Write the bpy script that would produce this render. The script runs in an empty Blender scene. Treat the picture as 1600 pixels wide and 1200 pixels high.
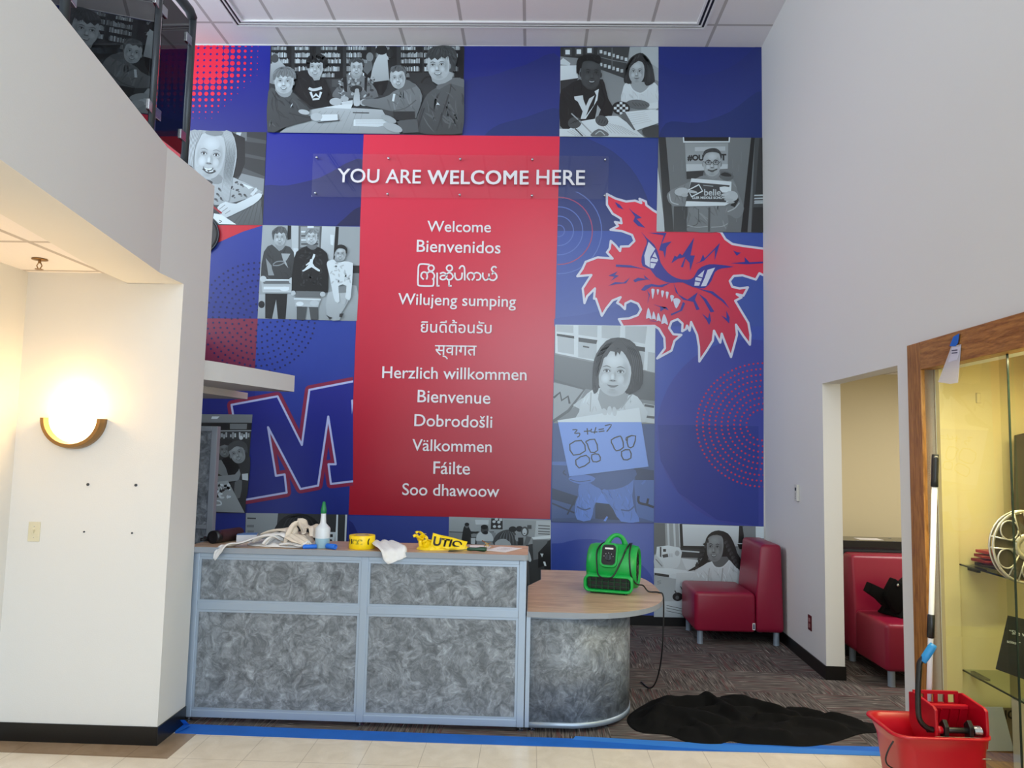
import bpy, bmesh, math, random
from mathutils import Vector, Matrix, noise
from mathutils.geometry import tessellate_polygon
random.seed(7)
SC = bpy.context.scene
COL = SC.collection
PI = math.pi

# ------------------------------------------------------------------ camera
FPX, EYE = 1168.3, 1.75                      # focal length in pixels of a 1600 px wide frame, eye height
PITCH, YAW, ROLL = 0.08559, -0.02811, 0.02112
_n = Vector((math.sin(YAW)*math.cos(PITCH), math.cos(YAW)*math.cos(PITCH), math.sin(PITCH)))
_r = Vector((math.cos(YAW), -math.sin(YAW), 0))
_d = _n.cross(_r)
_cr, _sr = math.cos(ROLL), math.sin(ROLL)
CAM_R = _r*_cr - _d*_sr
CAM_D = _r*_sr + _d*_cr
CAM_N = _n
cam = bpy.data.cameras.new('camera')
cam.sensor_width = 36.0
cam.lens = FPX/1600*36.0
cam.clip_start = 0.05
cam_o = bpy.data.objects.new('camera', cam)
COL.objects.link(cam_o)
m3 = Matrix((CAM_R, -CAM_D, -CAM_N)).transposed().to_4x4()
m3.translation = Vector((0, 0, EYE))
cam_o.matrix_world = m3
SC.camera = cam_o

# ------------------------------------------------------------------ world, daylight, exposure
SC.view_settings.view_transform = 'Standard'
SC.view_settings.look = 'None'
SC.view_settings.exposure = 0.0
SC.view_settings.gamma = 1.0
SC.view_settings.use_curve_mapping = False
wd = bpy.data.worlds.new('daylight_sky')
SC.world = wd
wd.use_nodes = True
_bg = wd.node_tree.nodes['Background']
_bg.inputs[0].default_value = (0.78, 0.88, 1.0, 1)
_bg.inputs[1].default_value = 1.0

def area_light(name, loc, target, sx, sy, power, color):
    l = bpy.data.lights.new(name, 'AREA')
    l.shape = 'RECTANGLE'; l.size = sx; l.size_y = sy; l.energy = power; l.color = color
    o = bpy.data.objects.new(name, l); COL.objects.link(o)
    o.location = loc
    o.rotation_euler = (Vector(target)-Vector(loc)).to_track_quat('-Z', 'Y').to_euler()
    return o
# daylight entering through the entrance glazing behind the viewer (front of the lobby)
area_light('window_daylight_high', (2.7, -8.35, 4.95), (2.7, 5, 3.9), 9.8, 1.7, 400, (0.78, 0.90, 1.0))
area_light('window_daylight_low', (4.1, -8.35, 1.95), (4.1, 5, 2.4), 7.2, 3.3, 270, (0.78, 0.90, 1.0))
area_light('side_fill_daylight', (-6.3, 4.5, 4.7), (2.3, 2.6, 4.6), 3.6, 2.2, 215, (0.82, 0.91, 1.0))  # unseen side daylight, added to brighten the right wall and ceiling
# unseen fill lights added under the lobby ceiling to lift right wall and mural
for lx, ly in ((0.1, 0.4), (2.6, 0.2), (0.9, -1.9), (3.9, -1.9)):
    area_light('lobby_fill_light', (lx, ly, 6.07), (lx, ly, 0), 1.2, 2.4, 26, (0.90, 0.95, 1.0))
# fluorescent troffer of the side room, lamp tube of the display case
area_light('side_room_troffer', (3.9, 5.6, 2.50), (3.9, 5.6, 0), 1.2, 0.6, 46, (1.0, 0.95, 0.86))
area_light('display_case_lamp', (2.40, 3.45, 2.25), (2.46, 3.45, 0), 0.06, 1.7, 38, (1.0, 0.88, 0.50))

# ------------------------------------------------------------------ survey: image sighting -> point of a real plane
def sight(u, v):
    return CAM_N + CAM_R*((u-800)/FPX) + CAM_D*((v-600)/FPX)
def at_y(u, v, Y):
    w = sight(u, v); return Vector((0, 0, EYE)) + w*(Y/w.y)
def at_x(u, v, X):
    w = sight(u, v); return Vector((0, 0, EYE)) + w*(X/w.x)
def at_z(u, v, Z):
    w = sight(u, v); return Vector((0, 0, EYE)) + w*((Z-EYE)/w.z)

# ------------------------------------------------------------------ helpers
def lin(c):
    c = max(0.0, min(1.0, c/255.0))
    return c/12.92 if c <= 0.04045 else ((c+0.055)/1.055)**2.4
def rgb(r, g, b):
    return (lin(r), lin(g), lin(b), 1)
ORG = {}
def tag(o, label=None, cat=None, group=None, kind=None):
    if label: o['label'] = label
    if cat: o['category'] = cat
    if group: o['group'] = group
    if kind: o['kind'] = kind
    return o
def thing(name, loc, label, cat, group=None, rz=0.0):
    """an Empty at the thing's base; parts are built in world axes about loc (then turned by rz)"""
    o = bpy.data.objects.new(name, None); COL.objects.link(o)
    o.location = loc; o.rotation_euler = (0, 0, rz); o.empty_display_size = 0.1
    ORG[o.name] = Vector(loc)
    return tag(o, label, cat, group)
def link(name, me, mat=None, parent=None, smooth=False):
    o = bpy.data.objects.new(name, me); COL.objects.link(o)
    if mat is not None:
        me.materials.append(mat)
    if smooth:
        for p in me.polygons: p.use_smooth = True
    if parent is not None:
        o.parent = parent
        org = ORG.get(parent.name, Vector((0, 0, 0)))
        me.transform(Matrix.Translation(-org))
        ORG[o.name] = org
    return o

class MB:
    """collects shapes into ONE mesh"""
    def __init__(s): s.v = []; s.f = []
    def add(s, vs, fs):
        n = len(s.v); s.v += [Vector(p) for p in vs]; s.f += [tuple(i+n for i in f) for f in fs]; return s
    def box(s, x0, x1, y0, y1, z0, z1):
        return s.add([(x0,y0,z0),(x1,y0,z0),(x1,y1,z0),(x0,y1,z0),(x0,y0,z1),(x1,y0,z1),(x1,y1,z1),(x0,y1,z1)],
                     [(0,3,2,1),(4,5,6,7),(0,1,5,4),(1,2,6,5),(2,3,7,6),(3,0,4,7)])
    def obox(s, c, ax, ay, az):
        """box about c with half-axis vectors"""
        c, ax, ay, az = map(Vector, (c, ax, ay, az))
        vs = [c+ax*i+ay*j+az*k for k in (-1,1) for (i,j) in ((-1,-1),(1,-1),(1,1),(-1,1))]
        return s.add(vs, [(0,3,2,1),(4,5,6,7),(0,1,5,4),(1,2,6,5),(2,3,7,6),(3,0,4,7)])
    def prism(s, poly, vec, tri=None):
        """poly: 3D points of a planar outline, swept by vec"""
        poly = [Vector(p) for p in poly]; vec = Vector(vec); n = len(poly)
        tri = tessellate_polygon([poly])
        vs = poly + [p+vec for p in poly]
        fs = [tuple(t) for t in tri] + [tuple(i+n for i in reversed(t)) for t in tri]
        fs += [(i, (i+1) % n, (i+1) % n+n, i+n) for i in range(n)]
        return s.add(vs, fs)
    def tube(s, path, r, seg=10, caps=True):
        path = [Vector(p) for p in path]; n = len(path)
        rs = r if isinstance(r, (list, tuple)) else [r]*n
        t0 = (path[1]-path[0]).normalized()
        up = Vector((0,0,1)) if abs(t0.z) < 0.9 else Vector((1,0,0))
        u = t0.cross(up).normalized(); vs = []
        for i, p in enumerate(path):
            t = (path[min(i+1,n-1)]-path[max(i-1,0)]).normalized()
            u = (u - t*u.dot(t)).normalized(); w = t.cross(u)
            vs += [p + (u*math.cos(2*PI*k/seg)+w*math.sin(2*PI*k/seg))*rs[i] for k in range(seg)]
        fs = [(i*seg+k, i*seg+(k+1) % seg, (i+1)*seg+(k+1) % seg, (i+1)*seg+k) for i in range(n-1) for k in range(seg)]
        if caps:
            fs += [tuple(range(seg-1, -1, -1)), tuple((n-1)*seg+k for k in range(seg))]
        return s.add(vs, fs)
    def cyl(s, p0, p1, r, seg=20, r1=None):
        return s.tube([p0, p1], [r, r if r1 is None else r1], seg)
    def lathe(s, prof, c=(0,0,0), axis=(0,0,1), seg=28, a0=0.0, a1=2*PI, sx=1.0):
        """prof: (radius, height) pairs about axis through c"""
        c = Vector(c); ax = Vector(axis).normalized()
        u = ax.cross(Vector((0,1,0)) if abs(ax.y) < 0.9 else Vector((1,0,0))).normalized(); w = ax.cross(u)
        full = abs(a1-a0-2*PI) < 1e-6; m = seg if full else seg+1; vs = []
        for (r, h) in prof:
            for k in range(m):
                a = a0+(a1-a0)*k/seg
                vs.append(c+ax*h+(u*math.cos(a)*sx+w*math.sin(a))*r)
        fs = []
        for i in range(len(prof)-1):
            for k in range(seg):
                k2 = (k+1) % m
                fs.append((i*m+k, i*m+k2, (i+1)*m+k2, (i+1)*m+k))
        return s.add(vs, fs)
    def ell(s, c, rx, ry, rz, seg=16, rings=10, rot=None):
        vs = []; fs = []
        for i in range(rings+1):
            t = PI*i/rings
            for k in range(seg):
                a = 2*PI*k/seg
                p = Vector((rx*math.sin(t)*math.cos(a), ry*math.sin(t)*math.sin(a), rz*math.cos(t)))
                if rot: p = rot @ p
                vs.append(Vector(c)+p)
        for i in range(rings):
            for k in range(seg):
                fs.append((i*seg+k, (i+1)*seg+k, (i+1)*seg+(k+1) % seg, i*seg+(k+1) % seg))
        return s.add(vs, fs)
    def xf(s, f):
        s.v = [Vector(f(p)) for p in s.v]; return s
    def mesh(s, name):
        me = bpy.data.meshes.new(name)
        me.from_pydata([tuple(p) for p in s.v], [], s.f); me.validate(); me.update()
        bm = bmesh.new(); bm.from_mesh(me)
        bmesh.ops.remove_doubles(bm, verts=bm.verts, dist=1e-6)
        bmesh.ops.recalc_face_normals(bm, faces=bm.faces)
        bm.to_mesh(me); bm.free(); return me
    def build(s, name, mat, parent=None, smooth=False, bevel=0.0, seg=2, subsurf=0, solid=0.0):
        o = link(name, s.mesh(name), mat, parent, smooth)
        if solid:
            m = o.modifiers.new('Solidify', 'SOLIDIFY'); m.thickness = solid; m.offset = 0
        if bevel:
            m = o.modifiers.new('Bevel', 'BEVEL'); m.width = bevel; m.segments = seg; m.limit_method = 'ANGLE'; m.angle_limit = math.radians(35)
            m.harden_normals = False
            for p in o.data.polygons: p.use_smooth = smooth
        if subsurf:
            m = o.modifiers.new('Subdivision', 'SUBSURF'); m.levels = subsurf; m.render_levels = subsurf
        return o

def smooth_pts(pts, closed=False, n=6):
    """Catmull-Rom through the points (any dimension)"""
    pts = [Vector(p) for p in pts]; N = len(pts); out = []
    segs = N if closed else N-1
    for i in range(segs):
        p0 = pts[(i-1) % N] if closed or i > 0 else pts[i]
        p1 = pts[i]; p2 = pts[(i+1) % N]
        p3 = pts[(i+2) % N] if closed or i+2 < N else p2
        for k in range(n):
            t = k/n
            out.append(0.5*((2*p1)+(p2-p0)*t+(2*p0-5*p1+4*p2-p3)*t*t+(3*p1-p0-3*p2+p3)*t**3))
    if not closed: out.append(pts[-1])
    return out

# ------------------------------------------------------------------ materials
def nt(name):
    m = bpy.data.materials.new(name); m.use_nodes = True
    return m, m.node_tree, m.node_tree.nodes['Principled BSDF']
def mat(name, c, rough=0.5, metal=0.0, spec=0.5, bump=0.0, bscale=60.0, var=0.0, vscale=6.0, coat=0.0, sheen=0.0):
    m, t, b = nt(name)
    b.inputs['Base Color'].default_value = c
    b.inputs['Roughness'].default_value = rough
    b.inputs['Metallic'].default_value = metal
    b.inputs['Specular IOR Level'].default_value = spec
    b.inputs['Coat Weight'].default_value = coat
    b.inputs['Sheen Weight'].default_value = sheen
    if bump or var:
        tc = t.nodes.new('ShaderNodeTexCoord')
    if bump:
        nz = t.nodes.new('ShaderNodeTexNoise'); nz.inputs['Scale'].default_value = bscale; nz.inputs['Detail'].default_value = 4
        bp = t.nodes.new('ShaderNodeBump'); bp.inputs['Strength'].default_value = bump; bp.inputs['Distance'].default_value = 0.004
        t.links.new(tc.outputs['Object'], nz.inputs['Vector']); t.links.new(nz.outputs[0], bp.inputs['Height']); t.links.new(bp.outputs[0], b.inputs['Normal'])
    if var:
        nz = t.nodes.new('ShaderNodeTexNoise'); nz.inputs['Scale'].default_value = vscale; nz.inputs['Detail'].default_value = 5
        rp = t.nodes.new('ShaderNodeValToRGB')
        rp.color_ramp.elements[0].position = 0.3; rp.color_ramp.elements[1].position = 0.7
        rp.color_ramp.elements[0].color = tuple(x*(1-var) for x in c[:3])+(1,); rp.color_ramp.elements[1].color = tuple(min(1, x*(1+var)) for x in c[:3])+(1,)
        t.links.new(tc.outputs['Object'], nz.inputs['Vector']); t.links.new(nz.outputs[0], rp.inputs[0]); t.links.new(rp.outputs[0], b.inputs['Base Color'])
    return m
def glass_mat(name, tint, ior=1.5, gloss_rough=0.02, thin=1.0):
    """a thin pane: what lies behind shows through the tint, the surface mirrors by Fresnel"""
    m = bpy.data.materials.new(name); m.use_nodes = True; t = m.node_tree; t.nodes.clear()
    o = t.nodes.new('ShaderNodeOutputMaterial'); tr = t.nodes.new('ShaderNodeBsdfTransparent'); tr.inputs[0].default_value = tint
    g = t.nodes.new('ShaderNodeBsdfGlossy'); g.inputs['Roughness'].default_value = gloss_rough
    f0 = t.nodes.new('ShaderNodeFresnel'); f0.inputs[0].default_value = ior
    ge = t.nodes.new('ShaderNodeNewGeometry'); inv = t.nodes.new('ShaderNodeMath'); inv.operation = 'SUBTRACT'; inv.inputs[0].default_value = 1.0
    t.links.new(ge.outputs['Backfacing'], inv.inputs[1])
    fr = t.nodes.new('ShaderNodeMath'); fr.operation = 'MULTIPLY'; t.links.new(f0.outputs[0], fr.inputs[0]); t.links.new(inv.outputs[0], fr.inputs[1])
    mx = t.nodes.new('ShaderNodeMixShader')
    t.links.new(fr.outputs[0], mx.inputs[0]); t.links.new(tr.outputs[0], mx.inputs[1]); t.links.new(g.outputs[0], mx.inputs[2]); t.links.new(mx.outputs[0], o.inputs[0])
    return m

WALL_C = rgb(222, 223, 221)
M = {}
M['wall'] = mat('painted_drywall', WALL_C, 0.62, bump=0.12, bscale=140)
M['wall_side'] = mat('painted_drywall_beige', rgb(216, 205, 172), 0.6, bump=0.1, bscale=140)
M['case_wall'] = mat('case_lining_cream', rgb(232, 216, 160), 0.5)
M['base'] = mat('rubber_cove_base_black', rgb(7, 7, 8), 0.35)
M['alu'] = mat('satin_aluminium', rgb(160, 176, 194), 0.4, metal=0.5)
M['steel'] = mat('brushed_steel', rgb(190, 195, 200), 0.25, metal=1.0)
M['dark_metal'] = mat('dark_grey_metal', rgb(66, 72, 78), 0.4, metal=0.5)
M['black_plastic'] = mat('black_plastic', rgb(20, 21, 23), 0.35)
M['grey_edge'] = mat('grey_plastic_edge', rgb(140, 148, 158), 0.4)
M['green'] = mat('green_moulded_plastic', rgb(20, 168, 72), 0.38, var=0.08, vscale=9)
M['red_plastic'] = mat('red_moulded_plastic', rgb(178, 6, 30), 0.32)
M['vinyl'] = mat('burgundy_vinyl', rgb(142, 22, 54), 0.36, bump=0.05, bscale=300)
M['black_cloth'] = mat('black_fabric', rgb(9, 9, 9), 0.92, spec=0.2, bump=0.3, bscale=220)
M['white_cloth'] = mat('white_cotton_cloth', rgb(232, 232, 232), 0.9, spec=0.2, bump=0.4, bscale=260)
M['cream_cloth'] = mat('cream_cotton_cloth', rgb(224, 212, 196), 0.9, spec=0.2, bump=0.4, bscale=240, var=0.06, vscale=20)
M['blue_tape'] = mat('blue_painters_tape', rgb(20, 104, 205), 0.6, var=0.1, vscale=5)
M['blue_plastic'] = mat('blue_foam', rgb(30, 112, 222), 0.6)
M['yellow'] = mat('yellow_caution_plastic', rgb(252, 216, 12), 0.35)
M['paper'] = mat('white_paper', rgb(238, 236, 236), 0.7)
M['white'] = mat('white_gloss_paint', rgb(235, 236, 238), 0.35)
M['brass'] = mat('brass', rgb(196, 160, 84), 0.3, metal=1.0)
M['bronze'] = mat('bronze_lacquer', rgb(150, 116, 74), 0.32, metal=0.85)
M['ivory'] = mat('ivory_plastic', rgb(218, 212, 184), 0.4)
M['maroon_plastic'] = mat('maroon_outlet_plastic', rgb(78, 22, 28), 0.4)
M['black_sign'] = mat('charcoal_sign_board', rgb(34, 35, 38), 0.5)
M['silver_board'] = mat('pale_grey_board', rgb(196, 202, 208), 0.5)
M['bottle'] = None
# ================================================================== materials of the room
def tex_xyz(t):
    tc = t.nodes.new('ShaderNodeTexCoord'); return tc.outputs['Object']
def mapping(t, vec, scale=(1,1,1), rot=(0,0,0), loc=(0,0,0)):
    mp = t.nodes.new('ShaderNodeMapping'); mp.inputs['Scale'].default_value = scale; mp.inputs['Rotation'].default_value = rot; mp.inputs['Location'].default_value = loc
    t.links.new(vec, mp.inputs[0]); return mp.outputs[0]
def math_n(t, op, a, b=None, c=None):
    n = t.nodes.new('ShaderNodeMath'); n.operation = op
    for i, x in enumerate((a, b, c)):
        if x is None: continue
        if isinstance(x, (int, float)): n.inputs[i].default_value = x
        else: t.links.new(x, n.inputs[i])
    return n.outputs[0]
def ramp(t, fac, stops):
    rp = t.nodes.new('ShaderNodeValToRGB'); e = rp.color_ramp.elements
    while len(e) < len(stops): e.new(0.5)
    for i, (p, c) in enumerate(stops): e[i].position = p; e[i].color = c
    t.links.new(fac, rp.inputs[0]); return rp.outputs[0]
def mixc(t, fac, a, b):
    n = t.nodes.new('ShaderNodeMix'); n.data_type = 'RGBA'
    for i, x in ((0, fac), (6, a), (7, b)):
        if isinstance(x, (int, float)): n.inputs[i].default_value = x
        elif isinstance(x, tuple): n.inputs[i].default_value = x
        else: t.links.new(x, n.inputs[i])
    return n.outputs[2]
def noise_n(t, vec, scale, detail=3, dist=0.0, rough=0.5):
    n = t.nodes.new('ShaderNodeTexNoise'); n.inputs['Scale'].default_value = scale; n.inputs['Detail'].default_value = detail
    n.inputs['Distortion'].default_value = dist; n.inputs['Roughness'].default_value = rough
    t.links.new(vec, n.inputs['Vector']); return n.outputs[0]

def carpet_material():
    m, t, b = nt('carpet_tiles'); P = tex_xyz(t)
    sx = t.nodes.new('ShaderNodeSeparateXYZ'); t.links.new(P, sx.inputs[0])
    T = 0.52
    cx = math_n(t, 'FLOOR', math_n(t, 'DIVIDE', sx.outputs[0], T)); cy = math_n(t, 'FLOOR', math_n(t, 'DIVIDE', sx.outputs[1], T))
    par = math_n(t, 'MODULO', math_n(t, 'ABSOLUTE', math_n(t, 'ADD', cx, cy)), 2.0)
    A = mapping(t, P, (5, 95, 1)); B = mapping(t, P, (95, 5, 1))
    mv = t.nodes.new('ShaderNodeMix'); mv.data_type = 'VECTOR'; t.links.new(par, mv.inputs[0]); t.links.new(A, mv.inputs[4]); t.links.new(B, mv.inputs[5])
    v = mv.outputs[1]
    n1 = noise_n(t, v, 1.0, 3); n2 = noise_n(t, mapping(t, v, (1, 1, 1), loc=(31, 17, 5)), 1.0, 2); n3 = noise_n(t, mapping(t, v, loc=(9, 77, 2)), 0.8, 1)
    base = ramp(t, n1, [(0.30, rgb(48, 45, 44)), (0.5, rgb(94, 89, 87)), (0.72, rgb(138, 132, 127))])
    red = ramp(t, n3, [(0.58, (0,0,0,1)), (0.68, (1,1,1,1))])
    c = mixc(t, red, base, rgb(104, 74, 74))
    dash = ramp(t, n2, [(0.68, (0,0,0,1)), (0.74, (1,1,1,1))])
    c = mixc(t, dash, c, rgb(214, 208, 200))
    # a thin darker joint and a slight tone change from tile to tile
    t.links.new(c, b.inputs['Base Color']); b.inputs['Roughness'].default_value = 0.95; b.inputs['Specular IOR Level'].default_value = 0.15
    bp = t.nodes.new('ShaderNodeBump'); bp.inputs['Strength'].default_value = 0.5; bp.inputs['Distance'].default_value = 0.004
    t.links.new(n1, bp.inputs['Height']); t.links.new(bp.outputs[0], b.inputs['Normal'])
    return m
def grid_lines(t, P, tx, ty, w, ox=0.0, oy=0.0, axes=(0, 1)):
    sx = t.nodes.new('ShaderNodeSeparateXYZ'); t.links.new(P, sx.inputs[0]); out = None
    for ax, T, o in ((axes[0], tx, ox), (axes[1], ty, oy)):
        f = math_n(t, 'FRACT', math_n(t, 'DIVIDE', math_n(t, 'ADD', sx.outputs[ax], -o+200*T), T))
        e = math_n(t, 'LESS_THAN', math_n(t, 'MINIMUM', f, math_n(t, 'SUBTRACT', 1.0, f)), w/T/2)
        out = e if out is None else math_n(t, 'MAXIMUM', out, e)
    return out
def floor_tile_material(name, c, c2, joint):
    m, t, b = nt(name); P = tex_xyz(t)
    n1 = noise_n(t, P, 7, 6, 1.0); n2 = noise_n(t, P, 90, 2)
    col = mixc(t, ramp(t, n1, [(0.35, (0,0,0,1)), (0.65, (1,1,1,1))]), c, c2)
    col = mixc(t, math_n(t, 'MULTIPLY', n2, 0.12), col, (0.25, 0.2, 0.15, 1))
    g = grid_lines(t, P, 0.325, 0.325, 0.004, 0.06, 4.58)
    col = mixc(t, math_n(t, 'MULTIPLY', g, 0.45), col, joint)
    t.links.new(col, b.inputs['Base Color']); b.inputs['Roughness'].default_value = 0.2
    bp = t.nodes.new('ShaderNodeBump'); bp.inputs['Strength'].default_value = 0.06; bp.inputs['Distance'].default_value = 0.003
    t.links.new(n1, bp.inputs['Height']); t.links.new(bp.outputs[0], b.inputs['Normal'])
    return m
def ceiling_material(name, tx, ty, ox, oy, c=rgb(240, 238, 240)):
    m, t, b = nt(name); P = tex_xyz(t)
    g = grid_lines(t, P, tx, ty, 0.032, ox, oy)
    n1 = noise_n(t, P, 120, 2)
    col = mixc(t, math_n(t, 'MULTIPLY', n1, 0.12), c, (0.4, 0.4, 0.4, 1))
    col = mixc(t, g, col, rgb(186, 182, 182))
    t.links.new(col, b.inputs['Base Color']); b.inputs['Roughness'].default_value = 0.85
    return m
def wood_material(name, c1, c2, axis_scale, rough=0.4, scale=6.0):
    m, t, b = nt(name); P = tex_xyz(t)
    v = mapping(t, P, axis_scale)
    n1 = noise_n(t, v, scale, 6, 0.6); n2 = noise_n(t, v, scale*4, 3)
    f = math_n(t, 'ADD', math_n(t, 'MULTIPLY', n1, 0.7), math_n(t, 'MULTIPLY', n2, 0.3))
    t.links.new(ramp(t, f, [(0.36, c1), (0.62, c2)]), b.inputs['Base Color']); b.inputs['Roughness'].default_value = rough
    return m
def swirl_material():
    """grey brushed swirl laminate of the counter panels"""
    m, t, b = nt('swirled_grey_laminate'); P = tex_xyz(t)
    w1 = t.nodes.new('ShaderNodeTexNoise'); w1.inputs['Scale'].default_value = 5; w1.inputs['Detail'].default_value = 3; t.links.new(P, w1.inputs['Vector'])
    ad = t.nodes.new('ShaderNodeVectorMath'); ad.operation = 'MULTIPLY_ADD'; t.links.new(w1.outputs[1], ad.inputs[0]); ad.inputs[1].default_value = (0.22, 0.22, 0.22); t.links.new(P, ad.inputs[2])
    n1 = noise_n(t, ad.outputs[0], 12, 6, 0.9, 0.62)
    wv = noise_n(t, mapping(t, ad.outputs[0], (1, 1, 1), loc=(4, 8, 2)), 27, 5, 1.3, 0.62)
    f = math_n(t, 'ADD', math_n(t, 'MULTIPLY', n1, 0.6), math_n(t, 'MULTIPLY', wv, 0.4))
    t.links.new(ramp(t, f, [(0.34, rgb(74, 79, 86)), (0.46, rgb(104, 111, 118)), (0.56, rgb(132, 140, 148)), (0.68, rgb(168, 178, 188))]), b.inputs['Base Color'])
    b.inputs['Roughness'].default_value = 0.42
    return m
M['carpet'] = carpet_material()
M['tile'] = floor_tile_material('cream_floor_tile', rgb(232, 221, 202), rgb(242, 232, 214), rgb(150, 135, 115))
M['tile_tan'] = floor_tile_material('tan_floor_tile', rgb(152, 130, 106), rgb(166, 144, 120), rgb(100, 84, 66))
M['ceil'] = ceiling_material('acoustic_ceiling_tile', 0.65, 1.3, -0.155, 7.33)
M['soffit_ceil'] = ceiling_material('soffit_ceiling_tile', 0.65, 0.65, -2.62, 3.72)
M['oak'] = wood_material('oak_frame', rgb(124, 78, 30), rgb(176, 124, 64), (9, 9, 1.0), 0.35)
M['oak_h'] = wood_material('oak_header', rgb(124, 78, 30), rgb(176, 124, 64), (9, 1.0, 9), 0.35)
M['worktop'] = wood_material('pale_wood_laminate', rgb(172, 140, 114), rgb(216, 188, 158), (1.1, 14, 1), 0.35, 3.2)
M['swirl'] = swirl_material()

# ================================================================== setting
YM = 7.75          # mural wall
CZ = 6.09          # lobby ceiling
NW = math.hypot(1, 0.028)
def rw(a, b, z):
    """right wall axes: a along the wall away from the viewer, b into the wall"""
    return Vector((2.335+((a-6.08)*0.028+b)/NW, 6.08+((a-6.08)-b*0.028)/NW, z))
def rbox(mb, a0, a1, b0, b1, z0, z1):
    t = MB().box(a0, a1, b0, b1, z0, z1)
    return mb.add([rw(p.x, p.y, p.z) for p in t.v], t.f)
def structure(name, mb, m, parent=None, **k):
    o = mb.build(name, m, parent, **k)
    if parent is None: o['kind'] = 'structure'
    return o

structure('floor', MB().box(-3.95, 5.3, 4.63, 8.0, -0.1, 0.0), M['carpet'])
tz = [at_z(0, 1186, 0), at_z(291, 1198, 0), at_z(331, 1163, 0)]
structure('floor.001', MB().prism([(-3.3, 4.63, 0), (-3.3, -8.7, 0), (8.2, -8.7, 0), (8.2, 4.63, 0)], (0, 0, -0.1)), M['tile'])
bx = -1.98
structure('floor.002', MB().prism([(-3.09, 4.44, 0.0012), (-3.09, 4.26, 0.0012), (bx, 4.24, 0.0012), (bx, 4.60, 0.0012), (-2.13, 4.60, 0.0012), (-2.13, 4.41, 0.0012)], (0, 0, -0.001)), M['tile_tan'])
structure('floor.003', MB().prism([(2.12, 4.60, 0.0012), (2.12, -1.0, 0.0012), (2.30, -1.0, 0.0012), (2.30, 4.60, 0.0012)], (0, 0, -0.001)), M['tile_tan'])
structure('ceiling', MB().box(-6.6, 8.2, -8.7, 8.0, CZ, CZ+0.1), M['ceil'])
structure('wall_back', MB().box(-6.6, 5.3, YM, YM+0.15, 0, CZ), M['wall'])
# right wall with the doorway and the display case recess cut through
w = MB()
DA0, DA1, DZ = 4.755, 6.08, 2.322
CA1, CZ0, CZ1 = 4.415, 0.14, 2.26           # case opening (its near end lies beside the viewer)
CA0 = 1.6
rbox(w, DA1, YM+0.02, 0, 0.143, 0, CZ)
rbox(w, DA0, DA1, 0, 0.143, DZ, CZ)
rbox(w, CA1, DA0, 0, 0.143, 0, CZ)
rbox(w, CA0, CA1, 0, 0.143, CZ1, CZ)
rbox(w, CA0, CA1, 0, 0.143, 0, CZ0)
rbox(w, 1.2, CA0, 0, 0.143, 0, CZ)
structure('wall_right', w, M['wall'])
structure('wall_right.001', MB().box(2.30, 8.2, 1.06, 1.2, 0, CZ), M['wall'])
structure('wall_right.002', MB().box(8.1, 8.2, -8.7, 1.2, 0, CZ), M['wall'])
# left: return wall with the sconce, then the low wall at the frame edge
structure('wall_left', MB().box(-3.15, -2.13, 4.415, 4.765, 0, 2.70).box(-3.15, -2.48, 4.415, 4.765, 2.70, 2.77), M['wall'])
structure('wall_left.001', MB().box(-3.30, -3.095, -8.7, 4.765, 0, 2.80), M['wall'])
structure('wall_left.002', MB().box(-6.6, -6.45, -8.7, 8.0, 0, 3.5).box(-6.6, -6.45, -8.7, 8.0, 5.9, CZ).box(-6.6, -6.45, 6.4, 8.0, 3.5, 5.9).box(-6.6, -6.45, -8.7, 2.6, 3.5, 5.9), M['wall'])
w = MB()
for y in (2.6, 3.85, 5.1, 6.34): w.box(-6.55, -6.49, y, y+0.06, 3.5, 5.9)
for z in (3.5, 5.84): w.box(-6.55, -6.49, 2.6, 6.4, z, z+0.06)
structure('window_2', w, M['dark_metal'])  # frame of the unseen side window, added along with its daylight
structure('wall_left.003', MB().box(-3.95, -3.80, 4.765, YM, 0, 2.72), M['wall'])
# front wall of the lobby with its glazing (behind the viewer)
w = MB()
w.box(-6.6, -2.5, -8.7, -8.5, 0, CZ); w.box(7.9, 8.2, -8.7, -8.5, 0, CZ); w.box(-2.5, 7.9, -8.7, -8.5, 0, 0.2); w.box(-2.5, 7.9, -8.7, -8.5, 5.6, CZ)
structure('wall_front', w, M['wall'])
w = MB()
for x in (-2.5, -0.77, 0.96, 2.69, 4.42, 6.15, 7.84): w.box(x, x+0.06, -8.64, -8.56, 0.2, 5.6)
for z in (0.2, 2.4, 5.54): w.box(-2.5, 7.9, -8.64, -8.56, z, z+0.06)
structure('window_1', w, M['dark_metal'])
# side room beyond the doorway
structure('wall_side_room', MB().box(2.44, 5.3, 7.42, 7.5, 0, 2.6), M['wall_side'])
structure('wall_side_room.001', MB().box(5.2, 5.3, 4.4, 7.5, 0, 2.6), M['wall_side'])
structure('wall_side_room.002', MB().box(2.9, 5.3, 4.42, 4.52, 0, 2.6), M['wall_side'])
structure('ceiling.001', MB().box(2.45, 5.3, 4.4, 7.5, 2.55, 2.65), ceiling_material('side_room_ceiling_tile', 0.65, 0.65, 0.2, 0.1))
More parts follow.
